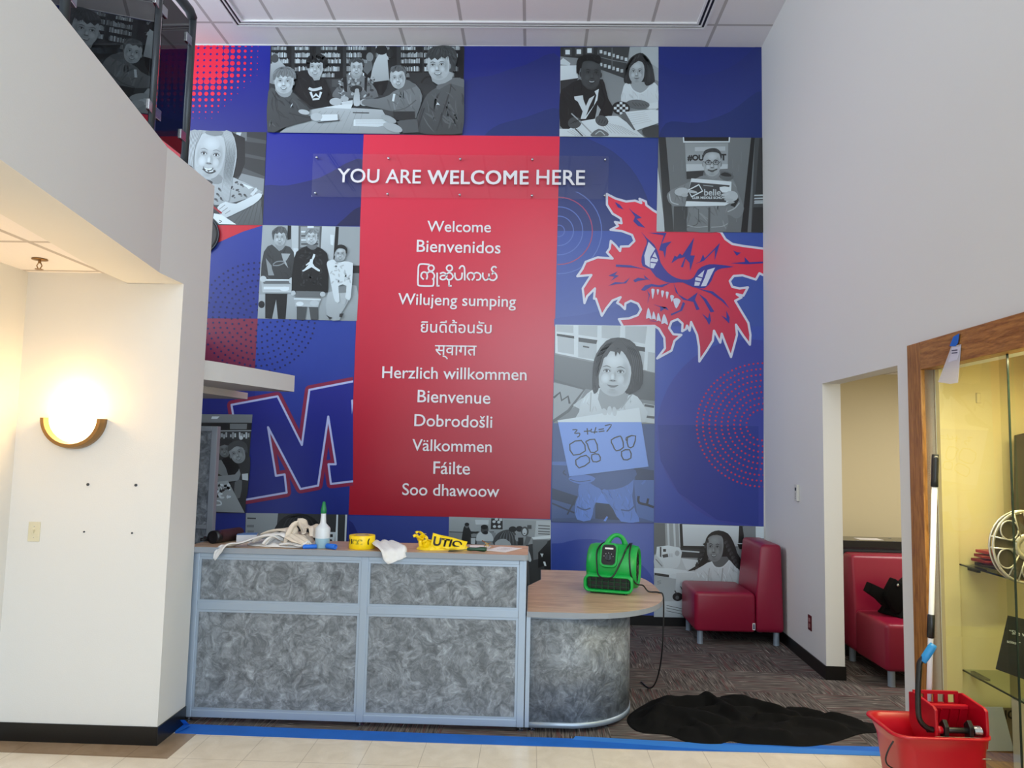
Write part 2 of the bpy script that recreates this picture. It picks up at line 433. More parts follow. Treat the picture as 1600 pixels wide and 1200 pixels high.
# balcony: parapet running up the left edge, its end standing over the return wall
FX = lambda y: -2.13+0.172*(4.12-y)
ys = [4.12, 3.5, 2.9, 2.3, 1.7, 1.1, 0.4]
outer = [(-2.13, 4.765)]+[(FX(y), y) for y in ys]
par = MB()
inn = [(-2.25, 4.765), (-2.25, 4.1)]+[(FX(y)-0.12, y-0.02) for y in ys[1:]]
par.prism([(x, y, 2.70) for x, y in outer]+[(x, y, 2.70) for x, y in reversed(inn)], (0, 0, 0.735))
structure('wall_balcony', par, M['wall'])
sof = MB()   # dropped drywall strip under the parapet
inn2 = [(-2.475, 4.41)]+[(FX(y)-0.33, y-0.05) for y in ys]
sof.prism([(-2.20, 4.412, 2.70)]+[(FX(y)-0.06, y, 2.70) for y in ys]+[(x, y, 2.70) for x, y in reversed(inn2)], (0, 0, 0.1))
structure('trim_1', sof.xf(lambda p: p+Vector((0, 0, 0.0005))), M['wall'])
sl = MB()
sl.prism([(-2.25, 4.765, 2.76)]+[(FX(y)-0.12, y-0.02, 2.76) for y in ys]+[(-6.5, 0.4, 2.76), (-6.5, 4.765, 2.76)], (0, 0, 0.24))
structure('ceiling.002', sl, M['soffit_ceil'])
structure('floor.004', MB().box(-6.45, -3.8, 4.765, YM, 2.72, 2.96), M['carpet'])
# low canopy over the staff area behind the counter, two curved drywall bands
cv = smooth_pts([(-2.42, 4.80), (-2.23, 5.0), (-2.10, 5.4), (-1.985, 5.85), (-1.945, 6.03)], False, 5)
structure('trim_2', MB().prism([(p[0], p[1], 2.170) for p in cv]+[(-3.8, 6.03, 2.170), (-3.8, 4.80, 2.170)], (0, 0, 0.132)), M['wall'])
cv2 = smooth_pts([(-2.62, 4.85), (-2.52, 5.3), (-2.45, 5.8), (-2.41, 6.25)], False, 5)
structure('trim_3', MB().prism([(p[0], p[1], 2.115) for p in cv2]+[(-3.8, 6.25, 2.115), (-3.8, 4.85, 2.115)], (0, 0, 0.054)), M['wall'])
# cove base
b = MB()
b.box(-3.094, -2.124, 4.407, 4.415, 0, 0.105); b.box(-2.13, -2.122, 4.407, 4.765, 0, 0.105)
structure('baseboard_left', b, M['base'], bevel=0.002)
b = MB()
rbox(b, DA1-0.008, YM, -0.008, 0, 0, 0.105); rbox(b, DA1-0.008, DA1, -0.008, 0.15, 0, 0.105); rbox(b, 4.60, DA0, -0.008, 0, 0, 0.105)
structure('baseboard_right', b, M['base'], bevel=0.002)
structure('baseboard_back', MB().box(-3.8, 2.37, YM-0.012, YM, 0, 0.1), M['base'])
structure('baseboard_side_room', MB().box(2.44, 5.2, 7.41, 7.42, 0, 0.1), M['base'])
# slot diffuser ring let into the lobby ceiling
ring = thing('slot_diffuser', (-0.75, 7.36, CZ-0.02), 'long white linear slot diffuser with dark slots let into the lobby ceiling', 'air diffuser')
f_ = MB(); s_ = MB()
def rail(mb, lo, hi, z0, z1):
    mb.box(-3.17+lo, 1.70-lo, 7.385-hi, 7.385-lo, z0, z1)
    mb.box(-3.17+lo, -3.17+hi, 3.0, 7.385-hi, z0, z1); mb.box(1.70-hi, 1.70-lo, 3.0, 7.385-hi, z0, z1)
for lo, hi in ((0, 0.022), (0.048, 0.062), (0.088, 0.110)): rail(f_, lo, hi, CZ-0.018, CZ-0.001)
for lo, hi in ((0.022, 0.048), (0.062, 0.088)): rail(s_, lo, hi, CZ-0.008, CZ-0.0005)
f_.build('rail', M['white'], ring); s_.build('slot', M['black_plastic'], ring)
# ================================================================== the printed wall mural
def print_material():
    m, t, b = nt('printed_wall_vinyl')
    a = t.nodes.new('ShaderNodeAttribute'); a.attribute_name = 'Col'
    t.links.new(a.outputs['Color'], b.inputs['Base Color'])
    b.inputs['Roughness'].default_value = 0.29; b.inputs['Specular IOR Level'].default_value = 0.65
    return m
M['print'] = print_material()
INK = 1.35                                  # ink value to surface albedo
def ink(c, tint=(0.93, 1.0, 1.03)):
    if isinstance(c, (int, float)): c = (c*tint[0], c*tint[1], c*tint[2])
    if c[2] > 1.5*c[0]: c = (c[0]*0.80, c[1]*0.88, c[2])
    v = [lin(x)*INK for x in c[:3]]; k = min(1.0, 0.85/max(max(v), 1e-6))
    return tuple(x*k for x in v)+(1.0,)
def clip_poly(pts, rect):
    x0, y0, x1, y1 = rect
    def side(pts, f, cut):
        out = []
        for i in range(len(pts)):
            a, b = pts[i-1], pts[i]
            fa, fb = f(a), f(b)
            if (fa >= 0) != (fb >= 0):
                k = fa/(fa-fb); out.append((a[0]+(b[0]-a[0])*k, a[1]+(b[1]-a[1])*k))
            if fb >= 0: out.append((b[0], b[1]))
        return out
    for f in (lambda p: p[0]-x0, lambda p: x1-p[0], lambda p: p[1]-y0, lambda p: y1-p[1]):
        if len(pts) < 3: return []
        pts = side(pts, f, None)
    return pts
class Art:
    """flat printed artwork: coloured shapes laid over one another on the wall"""
    def __init__(s, ox=0, oy=0, sc=1.0, base=0, Y=YM, rect=None):
        s.ox, s.oy, s.sc, s.k, s.Y, s.rect = ox, oy, sc, base, Y, rect
        s.cnt = 0; s.v = []; s.f = []; s.c = []; s.tint = (0.93, 1.0, 1.03); s.hold = False
    def fr(s, ox, oy, sc): s.ox, s.oy, s.sc = ox, oy, sc; return s
    def _put(s, px, tris, cols):
        n = len(s.v)
        s.cnt += 1
        for q in px:
            p = at_y(q[0], q[1], s.Y); e = q[2] if len(q) > 2 else s.cnt % 4
            p.y = s.Y-0.003-s.k*0.00015-e*0.00003; s.v.append(p)
        for t in tris:
            s.f.append(tuple(i+n for i in t)); s.c += [cols[i] for i in t]
        if not s.hold: s.k += 1
    def P(s, pts, c, c2=None, sm=0, horiz=False):
        pts = [(p[0], p[1]) for p in pts]
        if sm: pts = [(p[0], p[1]) for p in smooth_pts([(x, y, 0) for x, y in pts], True, sm)]
        px = [(s.ox+x*s.sc, s.oy+y*s.sc) for x, y in pts]
        if s.rect: px = clip_poly(px, s.rect)
        if len(px) < 3: return s
        tris = tessellate_polygon([[Vector((x, y, 0)) for x, y in px]])
        a = ink(c, s.tint)
        if c2 is None: cols = [a]*len(px)
        else:
            b = ink(c2, s.tint); ax = 0 if horiz else 1
            lo = min(p[ax] for p in px); hi = max(p[ax] for p in px)
            cols = [tuple(a[i]+(b[i]-a[i])*((p[ax]-lo)/(hi-lo)) for i in range(4)) for p in px]
        s._put(px, tris, cols); return s
    def R(s, x0, y0, x1, y1, c, c2=None, **k): return s.P([(x0, y0), (x1, y0), (x1, y1), (x0, y1)], c, c2, **k)
    def E(s, cx, cy, rx, ry, c, c2=None, rot=0.0, n=18):
        ca, sa = math.cos(rot), math.sin(rot); pts = []
        for i in range(n):
            a = 2*PI*i/n; x, y = rx*math.cos(a), ry*math.sin(a); pts.append((cx+x*ca-y*sa, cy+x*sa+y*ca))
        return s.P(pts, c, c2)
    def G(s, cx, cy, rx, ry, c, edge, rot=0.0, n=16):
        """soft spot: centre tone fading to the tone around it"""
        ca, sa = math.cos(rot), math.sin(rot); pts = [(cx, cy)]
        for k in (0.55, 1.0):
            for i in range(n):
                a = 2*PI*i/n; x, y = rx*k*math.cos(a), ry*k*math.sin(a); pts.append((cx+x*ca-y*sa, cy+x*sa+y*ca))
        px = [(s.ox+x*s.sc, s.oy+y*s.sc) for x, y in pts]
        a, b = ink(c, s.tint), ink(edge, s.tint); m = tuple(x*0.6+y*0.4 for x, y in zip(a, b))
        tris = [(0, 1+i, 1+(i+1) % n) for i in range(n)]
        for i in range(n): tris += [(1+i, 1+n+i, 1+n+(i+1) % n), (1+i, 1+n+(i+1) % n, 1+(i+1) % n)]
        s._put(px, tris, [a]+[m]*n+[b]*n); return s
    def S(s, pts, w, c, closed=False, sm=4, taper=False):
        q = [Vector((x, y, 0)) for x, y in pts]
        if sm: q = smooth_pts(q, closed, sm)
        n = len(q); L = []; Rr = []
        for i in range(n):
            a = q[(i-1) % n] if (closed or i > 0) else q[i]; b = q[(i+1) % n] if (closed or i < n-1) else q[i]
            t = (b-a); t = t.normalized() if t.length else Vector((1, 0, 0)); nn = Vector((-t.y, t.x, 0))
            ww = w/2*((1-abs(2*i/(n-1)-1)**2*0.85) if taper else 1)
            L.append(q[i]+nn*ww); Rr.append(q[i]-nn*ww)
        h = s.hold; col = ink(c, s.tint); px = []; tris = []
        if closed and sm == 0 and n < 160 and w*s.sc > 2:      # outlines with sharp corners: plain bars with round joints
            for i in range(n):
                p, r = q[i], q[(i+1) % n]; t = r-p
                if t.length < 1e-6: continue
                t.normalize(); nn = Vector((-t.y, t.x, 0))*w/2
                for poly in ([p+nn, r+nn, r-nn, p-nn], [r+Vector((math.cos(a), math.sin(a), 0))*w/2 for a in [2*PI*k/10 for k in range(10)]]):
                    pts2 = [(s.ox+v.x*s.sc, s.oy+v.y*s.sc) for v in poly]
                    if s.rect: pts2 = clip_poly(pts2, s.rect)
                    if len(pts2) < 3: continue
                    e = i*1.0+(0.5 if len(poly) > 4 else 0); b0 = len(px); px += [(x, y, e) for x, y in pts2]; tris += [(b0, b0+k, b0+k+1) for k in range(1, len(pts2)-1)]
            if px: s._put(px, tris, [col]*len(px))
            s.k += n*0.2; return s
        for i in range(n if closed else n-1):
            j = (i+1) % n
            quad = [(s.ox+p.x*s.sc, s.oy+p.y*s.sc) for p in (L[i], L[j], Rr[j], Rr[i])]
            if s.rect: quad = clip_poly(quad, s.rect)
            if len(quad) < 3: continue
            b0 = len(px); px += [(x, y, i % 4) for x, y in quad]; tris += [(b0, b0+k, b0+k+1) for k in range(1, len(quad)-1)]
        if px: s._put(px, tris, [col]*len(px))
        return s
    def together(s): s.hold = True; return s
    def apart(s): s.hold = False; s.k += 1; return s
    def T(s, text, x, y, w, c, bold=0.0):
        """lettering of the print: left end x, baseline y, width w"""
        me = text_mesh(text, bold)
        xs = [v.co.x for v in me.vertices]; k = w/(max(xs)-min(xs)); x0 = min(xs)
        px = [(s.ox+(x+(v.co.x-x0)*k)*s.sc, s.oy+(y-v.co.y*k)*s.sc) for v in me.vertices]
        me.calc_loop_triangles()
        s._put(px, [tuple(t.vertices) for t in me.loop_triangles], [ink(c, s.tint)]*len(px)); return s
    def merge(s, o):
        n = len(s.v); s.v += o.v; s.f += [tuple(i+n for i in f) for f in o.f]; s.c += o.c
    def inside(s, pts, x, y):
        c = False; n = len(pts)
        for i in range(n):
            (x0, y0), (x1, y1) = pts[i-1], pts[i]
            if (y0 > y) != (y1 > y) and x < (x1-x0)*(y-y0)/(y1-y0)+x0: c = not c
        return c
    def X(s, pts, n, w, ln, ang, tones, spread=0.5, bend=0.2):
        """texture: short tapering strokes inside an outline (hair, cloth folds)"""
        pts = [(p[0], p[1]) for p in smooth_pts([(x, y, 0) for x, y in pts], True, 2)]
        xs = [p[0] for p in pts]; ys = [p[1] for p in pts]; s.together(); done = 0
        for _ in range(n*6):
            if done >= n: break
            x = random.uniform(min(xs), max(xs)); y = random.uniform(min(ys), max(ys))
            a = ang(x, y) if callable(ang) else ang
            a += random.uniform(-spread, spread); l = ln*random.uniform(0.5, 1.2); dx, dy = math.cos(a)*l/2, math.sin(a)*l/2
            if not (s.inside(pts, x-dx, y-dy) and s.inside(pts, x+dx, y+dy) and s.inside(pts, x, y)): continue
            b = random.uniform(-bend, bend)
            s.S([(x-dx, y-dy), (x-dy*b, y+dx*b), (x+dx, y+dy)], w*random.uniform(0.6, 1.3), random.choice(tones), sm=2, taper=True); done += 1
        s.apart(); return s
    def HX(s, pts, c, sm=3, n=26, w=6, ln=40, top=None, lift=22):
        """hair: a shape with strands falling away from the crown"""
        s.P(pts, c, sm=sm); xs = [p[0] for p in pts]; ys = [p[1] for p in pts]
        tx, ty = top or ((min(xs)+max(xs))/2, min(ys)-(max(ys)-min(ys))*0.1)
        return s.X(pts, n, w, ln, lambda x, y: math.atan2(y-ty, x-tx), (c+lift, c+lift*0.5, max(6, c-lift*0.5)), 0.35)
    def FX(s, pts, c, c2=None, sm=2, n=16, w=10, ln=90, ang=1.3, lift=14):
        """a garment: a shape with soft folds"""
        s.P(pts, c, c2, sm=sm); m = c if c2 is None else (c+c2)/2
        return s.X(pts, n, w, ln, ang, (m+lift, max(5, m-lift), max(5, m-lift*0.7)), 0.7)
    def build(s, name, parent, label=None):
        me = bpy.data.meshes.new(name); me.from_pydata([tuple(p) for p in s.v], [], s.f)
        at = me.color_attributes.new('Col', 'FLOAT_COLOR', 'CORNER')
        flat = [x for c in s.c for x in c]; at.data.foreach_set('color', flat); me.update()
        o = link(name, me, M['print'], parent)
        if label: o['label'] = label
        return o
_dg = None
def text_mesh(body, offset=0.0, extrude=0.0, size=1.0, space=1.0):
    cu = bpy.data.curves.new('lettering', 'FONT'); cu.body = body; cu.size = size; cu.offset = offset; cu.extrude = extrude; cu.space_character = space; cu.resolution_u = 4
    o = bpy.data.objects.new('lettering', cu); COL.objects.link(o); bpy.context.view_layer.update()
    me = bpy.data.meshes.new_from_object(o.evaluated_get(bpy.context.evaluated_depsgraph_get()))
    bpy.data.objects.remove(o); bpy.data.curves.remove(cu); return me

def face(a, cx, cy, w, h, skin, rot=0.0, teeth=True, turn=0.0, brow=60, glasses=False, ears=True):
    ca, sa = math.cos(rot), math.sin(rot)
    def q(x, y): return (cx+(x*w)*ca-(y*h)*sa, cy+(x*w)*sa+(y*h)*ca)
    d = lambda k: max(0, min(245, skin*k))
    t = turn
    if ears:
        a.E(*q(-0.99, 0.06), w*0.12, h*0.19, d(0.80)); a.E(*q(0.99, 0.06), w*0.12, h*0.19, d(0.70))
    out = [(-.97, -.35), (-.96, .12), (-.87, .52), (-.56, .87), (0, 1.02), (.56, .87), (.87, .52), (.96, .12), (.97, -.35), (.75, -.85), (0, -1.02), (-.75, -.85)]
    a.P([q(*p) for p in out], skin, d(0.9), sm=4)
    # soft modelling: shaded far side, lit brow and cheek
    a.G(*q(.64, .02), w*.27, h*.56, d(0.78), d(0.96), rot=rot); a.G(*q(-.70, .05), w*.19, h*.5, d(0.86), d(0.97), rot=rot); a.G(*q(0, .84), w*.40, h*.13, d(0.82), d(0.91), rot=rot)
    a.G(*q(t, -.55), w*.55, h*.30, d(1.08), skin, rot=rot); a.G(*q(t-.45, .26), w*.26, h*.22, d(1.09), d(0.97), rot=rot); a.G(*q(t+.42, .26), w*.22, h*.2, d(1.03), d(0.94), rot=rot)
    for e in (-.40, .40):
        a.G(*q(e+t, -.10), w*.30, h*.15, d(0.66), d(0.95), rot=rot)
        a.E(*q(e+t, -.075), w*.155, h*.05, d(1.12), rot=rot, n=12)
        a.E(*q(e+t*1.1, -.08), w*.075, h*.058, 22, n=10)
        a.S([q(e+t-.19, -.065), q(e+t-.05, -.135), q(e+t+.10, -.13), q(e+t+.20, -.06)], h*.032, d(0.28))
        a.S([q(e+t-.25, -.235), q(e+t-.02, -.295), q(e+t+.25, -.225)], h*.045, min(brow, skin*0.72), taper=True)
    a.G(*q(t*1.2+.10, .10), w*.12, h*.24, d(0.80), d(0.95), rot=rot); a.G(*q(t*1.25-.03, .18), w*.11, h*.16, d(1.12), d(0.97), rot=rot)
    a.G(*q(t*1.2, .335), w*.24, h*.055, d(0.52), d(0.88), rot=rot)
    a.E(*q(t*1.2-.10, .325), w*.045, h*.022, d(0.35), n=8); a.E(*q(t*1.2+.10, .325), w*.045, h*.022, d(0.35), n=8)
    if teeth:
        a.P([q(*p) for p in ((t-.34, .50), (t-.12, .535), (t+.12, .535), (t+.34, .49), (t+.2, .64), (t, .675), (t-.2, .65))], d(0.42), sm=3)
        a.P([q(*p) for p in ((t-.27, .525), (t, .555), (t+.27, .515), (t+.16, .60), (t, .62), (t-.16, .605))], min(226, max(170, skin*1.25)), sm=3)
    else:
        a.P([q(*p) for p in ((t-.30, .535), (t-.08, .525), (t+.08, .525), (t+.30, .525), (t+.14, .625), (t, .645), (t-.14, .63))], d(0.68), sm=3)
        a.S([q(t-.32, .53), q(t-.1, .572), q(t+.1, .572), q(t+.32, .52)], h*.028, d(0.36))
    a.G(*q(t, .74), w*.26, h*.06, d(0.78), d(0.92), rot=rot)
    if glasses:
        for e in (-.42, .42):
            a.S([q(e+t+.33*math.cos(k), -.07+.17*math.sin(k)) for k in [2*PI*i/12 for i in range(12)]], w*0.055, 22, closed=True, sm=2)
        a.S([q(t-.10, -.1), q(t+.10, -.1)], w*0.05, 22, sm=0); a.S([q(-1, -.14), q(t-.75, -.1)], w*0.05, 22, sm=0); a.S([q(1, -.14), q(t+.75, -.1)], w*0.05, 22, sm=0)
def strands(a, pts0, pts1, n, w, c0, c1):
    """hair strands between two guiding lines"""
    g0 = smooth_pts([(x, y, 0) for x, y in pts0], False, 4); g1 = smooth_pts([(x, y, 0) for x, y in pts1], False, 4)
    a.together()
    for i in range(n):
        f = (i+0.5)/n
        a.S([(p.x*(1-f)+q.x*f, p.y*(1-f)+q.y*f) for p, q in zip(g0, g1)], w, c0 if i % 2 else c1, sm=0, taper=True)
    a.apart()
def books(a, x0, x1, y0, y1, lo=100, hi=215, wmin=4, wmax=9, slack=0.85):
    x = x0
    while x < x1*slack+x0*(1-slack):
        w = random.uniform(wmin, wmax); h = random.uniform(0.7, 1.0)
        a.R(x, y1-(y1-y0)*h, x+w*0.85, y1, random.uniform(lo, hi)); x += w

MUR = thing('wall_mural', (-0.8, YM, 0.1), 'full height printed wall mural of blue tiles, school photographs and wildcat emblem', 'mural')
# -------- base sheet: the field of blue, red and maroon squares
B = Art()
DKB = (22, 32, 118)
B.together()
B.P([(-90, 70), (1190.5, 73.5), (1193, 976), (-90, 950)], (30, 48, 128))
B.apart()
B.P([(-90, 70), (424, 71.5), (418, 207), (-90, 203)], (24, 36, 134), (20, 28, 112))
B.P([(724, 73), (876, 73), (874, 213), (723, 211)], (24, 34, 112), (38, 52, 122))
B.P([(1028, 73), (1190.5, 73.5), (1190, 216), (1028, 215)], (24, 42, 112), (30, 48, 122))
B.P([(416, 207), (571, 209), (565, 354), (410, 352)], (24, 34, 136), (24, 34, 112))
B.P([(873, 213), (1029, 215), (1027, 362), (870, 360)], (40, 62, 128), (34, 56, 128))
B.P([(-90, 350), (412, 352), (404, 498), (-90, 495)], (32, 52, 134), (30, 44, 116))
B.P([(-90, 495), (404, 498), (401, 600), (-90, 600)], (112, 28, 58), (92, 24, 56))
B.P([(403, 498), (556, 500), (545, 806), (386, 802)], (34, 60, 140), (32, 44, 116))
B.P([(-90, 600), (400, 600), (386, 802), (-90, 800)], (28, 40, 118), (24, 30, 96))
B.P([(-90, 205), (296, 205), (292, 345), (-90, 343)], (150, 14, 32))
B.apart(); B.P([(330, 352), (412, 352), (380, 362), (330, 384)], (172, 20, 38)); B.together()
B.P([(870, 360), (1193, 364), (1193, 510), (866, 508)], (52, 80, 150), (60, 82, 146))
B.P([(1022, 510), (1193, 510), (1193, 823), (1022, 820)], (58, 78, 152), (50, 68, 144))
B.P([(860, 816), (1023, 818), (1022, 968), (862, 966)], (84, 98, 158), (84, 98, 158))
B.P([(545, 806), (705, 808), (700, 965), (540, 962)], (54, 66, 128))
B.apart()
# sweeping curves inside the blue squares
B.rect = (724, 73, 875, 212)
B.P([(724, 134), (770, 118), (820, 102), (876, 92), (876, 240), (700, 240)], (30, 40, 100), (46, 58, 124), sm=4)
B.P([(770, 200), (820, 184), (876, 171), (890, 230), (760, 230)], (34, 50, 104), sm=4)
B.rect = (1028, 73, 1191, 215)
B.P([(1010, 105), (1065, 116), (1110, 116), (1150, 100), (1195, 66), (1230, 100), (1230, 240), (1000, 240)], (24, 40, 104), (36, 54, 122), sm=4)
B.P([(1040, 193), (1090, 192), (1140, 175), (1195, 142), (1230, 200), (1180, 240), (1040, 240)], (20, 44, 102), sm=4)
B.rect = (412, 207, 570, 353)
B.P([(405, 297), (450, 290), (500, 278), (575, 252), (600, 380), (400, 380)], (16, 24, 82), (28, 38, 106), sm=4)
B.P([(540, 340), (570, 325), (600, 380), (520, 370)], (12, 18, 66), sm=4)
B.rect = (871, 214, 1028, 361)
B.P([(860, 214), (930, 222), (985, 262), (1015, 320), (1028, 380), (850, 380)], (36, 54, 108), sm=4)
B.rect = (1023, 505, 1192, 822)
B.E(1168, 676, 142, 146, (54, 62, 138), n=40)
B.R(1023, 663, 1185, 822, (30, 48, 122)) if False else None
B.P([(1070, 664), (1185, 666), (1185, 822), (1120, 812), (1060, 770), (1032, 720), (1028, 664)], (32, 50, 126), sm=0)
B.rect = (862, 816, 1022, 966)
B.P([(850, 866), (880, 848), (920, 842), (960, 850), (1000, 880), (1022, 912), (1040, 1000), (840, 1000)], (42, 64, 140), (58, 80, 150), sm=4)
B.rect = (866, 362, 1192, 510)
B.P([(860, 500), (920, 490), (985, 470), (1040, 430), (1060, 520), (860, 520)], (48, 72, 140), sm=4)
B.rect = (545, 806, 705, 900)
B.P([(545, 812), (552, 818), (565, 845), (572, 900), (530, 900)], (36, 44, 104), sm=0)
B.rect = None
# red welcome field
A = Art(base=24)
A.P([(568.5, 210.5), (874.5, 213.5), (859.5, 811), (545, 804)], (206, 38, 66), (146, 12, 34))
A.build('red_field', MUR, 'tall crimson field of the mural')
# halftone and dotted ring ornaments
A = Art(0, 0, 0.275, base=22); A.together()
for j in range(13):
    for i in range(-6, 12):
        s = 1.02-max(0, i-3.5)/7.4-max(0, j-3.5)/8.2
        if s > 0.06: A.E(1110+35.6*i-1.1*j, 292+34.6*j, 20*min(1, s), 20*min(1, s), (224, 30, 64), n=12)
for i in range(-6, 12):
    s = 1.0-max(0, i-3.5)/7.4
    if s > 0.06: A.E(1112+35.6*i, 266, 18*min(1, s), 8*min(1, s), (224, 30, 64), n=10)
A.apart(); B.merge(A)
A = Art(base=22, rect=(300, 405, 556, 600)); A.together()
for k in range(9):
    r = 12+9.7*k; n = int(2*PI*r/8.6)
    for i in range(n):
        a = 2*PI*i/n+k*0.4; A.E(403+r*math.cos(a), 496+r*math.sin(a)*0.95, 1.75, 1.75, (14, 18, 74), n=7)
A.apart(); B.merge(A)
A = Art(base=26, rect=(1023, 510, 1192.3, 822)); A.together()
for k in range(9):
    r = 26+9.7*k; n = int(2*PI*r/7.0)
    for i in range(n):
        a = 2*PI*i/n+k*0.4; A.E(1192+r*math.cos(a), 664+r*math.sin(a)*0.93, 1.6, 1.5, (176, 28, 62), n=7)
A.apart(); B.merge(A)
A = Art(base=22, rect=(871, 300, 1028, 506)); A.together()
for r, c in ((9, (84, 104, 164)), (23, (96, 116, 172)), (37.5, (96, 116, 172)), (52.5, (150, 60, 96)), (67, (96, 116, 172))):
    A.S([(873+r*math.cos(t), 361+r*math.sin(t)) for t in [2*PI*i/40 for i in range(40)]], 1.5, c, closed=True, sm=0)
A.apart(); B.merge(A)
B.build('backing', MUR)

# -------- wildcat head emblem
W = Art(880, 290, 0.2334, base=28, rect=(866, 290, 1192.3, 570))
cat = [(292,58),(350,88),(420,108),(480,102),(522,118),(510,90),(552,108),(556,132),(600,166),(640,190),(720,240),(1055,312),(1085,360),(1130,392),(1200,405),(1345,424),(1345,604),(1312,588),(1288,630),(1200,602),(1140,606),(1114,640),(1130,678),(1180,690),(1235,682),(1205,738),(1160,728),(1192,750),(1150,772),(1190,840),(1238,920),(1252,1000),(1248,1066),(1205,1008),(1155,932),(1162,1000),(1122,1148),(1085,1058),(1060,992),(1050,1052),(1008,972),(1000,1040),(960,1105),(910,1178),(908,1080),(895,1000),(855,914),(845,972),(828,938),(820,962),(795,976),(798,925),(766,895),(724,912),(708,955),(736,996),(790,1000),(744,1040),(724,1105),(628,1158),(680,1090),(676,1020),(640,960),(610,940),(400,945),(372,895),(440,890),(498,868),(520,830),(500,792),(452,772),(416,790),(412,828),(384,800),(360,786),(384,748),(330,770),(290,820),(258,872),(218,758),(206,758),(212,690),(160,742),(142,788),(130,690),(188,600),(94,608),(128,560),(150,512),(230,482),(330,490),(292,448),(310,424),(318,372),(350,402),(380,440),(385,410),(440,408),(476,372),(460,332),(390,306),(316,298),(366,272),(346,245),(390,254),(384,222),(330,190),(292,130)]
W.P(cat, (208, 34, 62), (166, 32, 66)); W.S(cat, 15, (226, 232, 250), closed=True, sm=0)
NB = (46, 40, 130)
W.P([(518,308),(555,350),(610,400),(640,470),(652,520),(700,585),(760,622),(830,632),(872,615),(900,565),(950,535),(1010,528),(1140,545),(1060,556),(1015,580),(990,640),(945,688),(870,682),(800,650),(740,652),(690,648),(620,612),(580,560),(530,540),(524,480),(545,420),(560,372)], NB, sm=2)
WH = (222, 230, 250)
W.together()
W.P([(570,378),(615,425),(582,480),(578,550),(548,530),(542,470)], WH); W.P([(612,445),(634,500),(604,556),(582,552),(584,500)], WH)
W.P([(1016,550),(990,600),(955,674),(920,676),(945,620),(965,565)], WH); W.P([(944,566),(930,618),(908,672),(876,672),(884,620)], WH)
W.apart()
for q in ([(590,480),(625,490)],[(584,515),(625,520)],[(890,610),(930,620)],[(880,640),(922,648)]): W.S(q, 8, NB, sm=0)
W.together()
for q in ([(570,318),(690,318),(660,390),(725,375),(690,415),(680,490),(668,440),(640,435),(672,335)],
          [(722,522),(745,470),(760,480),(780,455),(795,470),(875,350),(850,470),(880,470),(848,575),(845,520),(818,490),(800,550),(786,545),(815,480),(770,490)],
          [(880,528),(915,510),(935,462),(945,490),(1048,385),(1012,505),(1015,430),(940,505)],
          [(352,530),(450,535),(560,565),(480,552),(352,545)],
          [(302,605),(365,575),(345,598),(372,605),(318,640),(342,612)], [(302,672),(345,648),(405,650),(445,618),(420,655),(350,662)],
          [(468,635),(500,618),(545,625),(575,628),(500,640),(480,650)], [(538,600),(545,620),(585,640)],
          [(520,700),(545,670),(590,660),(640,668),(720,652),(660,682),(590,676),(545,706)],
          [(738,655),(770,730),(830,765),(900,715),(880,765),(912,830),(890,835),(870,780),(800,765),(752,715)],
          [(905,725),(955,760),(1010,845),(985,850),(940,770)], [(895,690),(1000,710),(1075,770),(1115,828),(1060,775),(985,722)],
          [(928,858),(968,890),(978,850),(988,905),(975,935),(960,905)], [(1055,870),(1092,890),(1090,838),(1112,885),(1110,925),(1085,900)],
          [(558,700),(580,730),(562,795),(572,735)], [(600,795),(650,810),(705,838),(690,815),(650,845),(648,815)], [(720,860),(780,835),(800,780),(815,790),(795,838),(722,872)],
          [(345,112),(378,130),(402,162),(365,148)], [(438,152),(468,180),(525,218),(490,225),(548,285),(500,272),(468,240),(480,210)],
          [(1135,435),(1160,448),(1188,450),(1160,472)], [(1118,522),(1215,512),(1212,480),(1245,515),(1335,510),(1335,522),(1225,528)], [(565,905),(640,915),(600,905)]):
    W.P(q, NB)
W.apart(); W.together()
for x, y0, y1, r in ((600,695,762,11),(633,698,735,8),(664,706,752,10),(695,714,762,10),(728,738,780,13),(760,762,825,24),(572,892,818,18),(606,896,842,13),(638,908,852,14),(678,928,860,22)):
    W.P([(x-r,y0),(x,y0-abs(r)*0.3),(x+r,y0+r*0.3),(x+r*0.6,(y0+y1)/2),(x-r*0.2,y1),(x-r*0.8,(y0+y1)/2)], (218,226,248), sm=2)
W.apart()
W.build('wildcat_emblem', MUR, 'snarling red wildcat head outlined in white')
# -------- block letter emblem
L = Art(290, 480, 0.31659, base=26, rect=(340, 560, 552, 802))
mm = [(228,482),(455,440),(575,680),(612,408),(850,362),(860,855),(718,872),(706,775),(742,775),(705,540),(655,880),(568,897),(408,592),(447,832),(490,825),(500,915),(270,955),(250,860),(262,855),(238,545)]
L.S(mm, 44, (118, 30, 62), closed=True, sm=0); L.P(mm, (24, 32, 122), (30, 38, 112)); L.S(mm, 10, (172, 182, 222), closed=True, sm=0)
L.P([(830,455),(818,458),(822,530)], (172,182,222))
L.build('letter_emblem', MUR, 'large dark blue block letter M outlined in white and red')

PB = 30
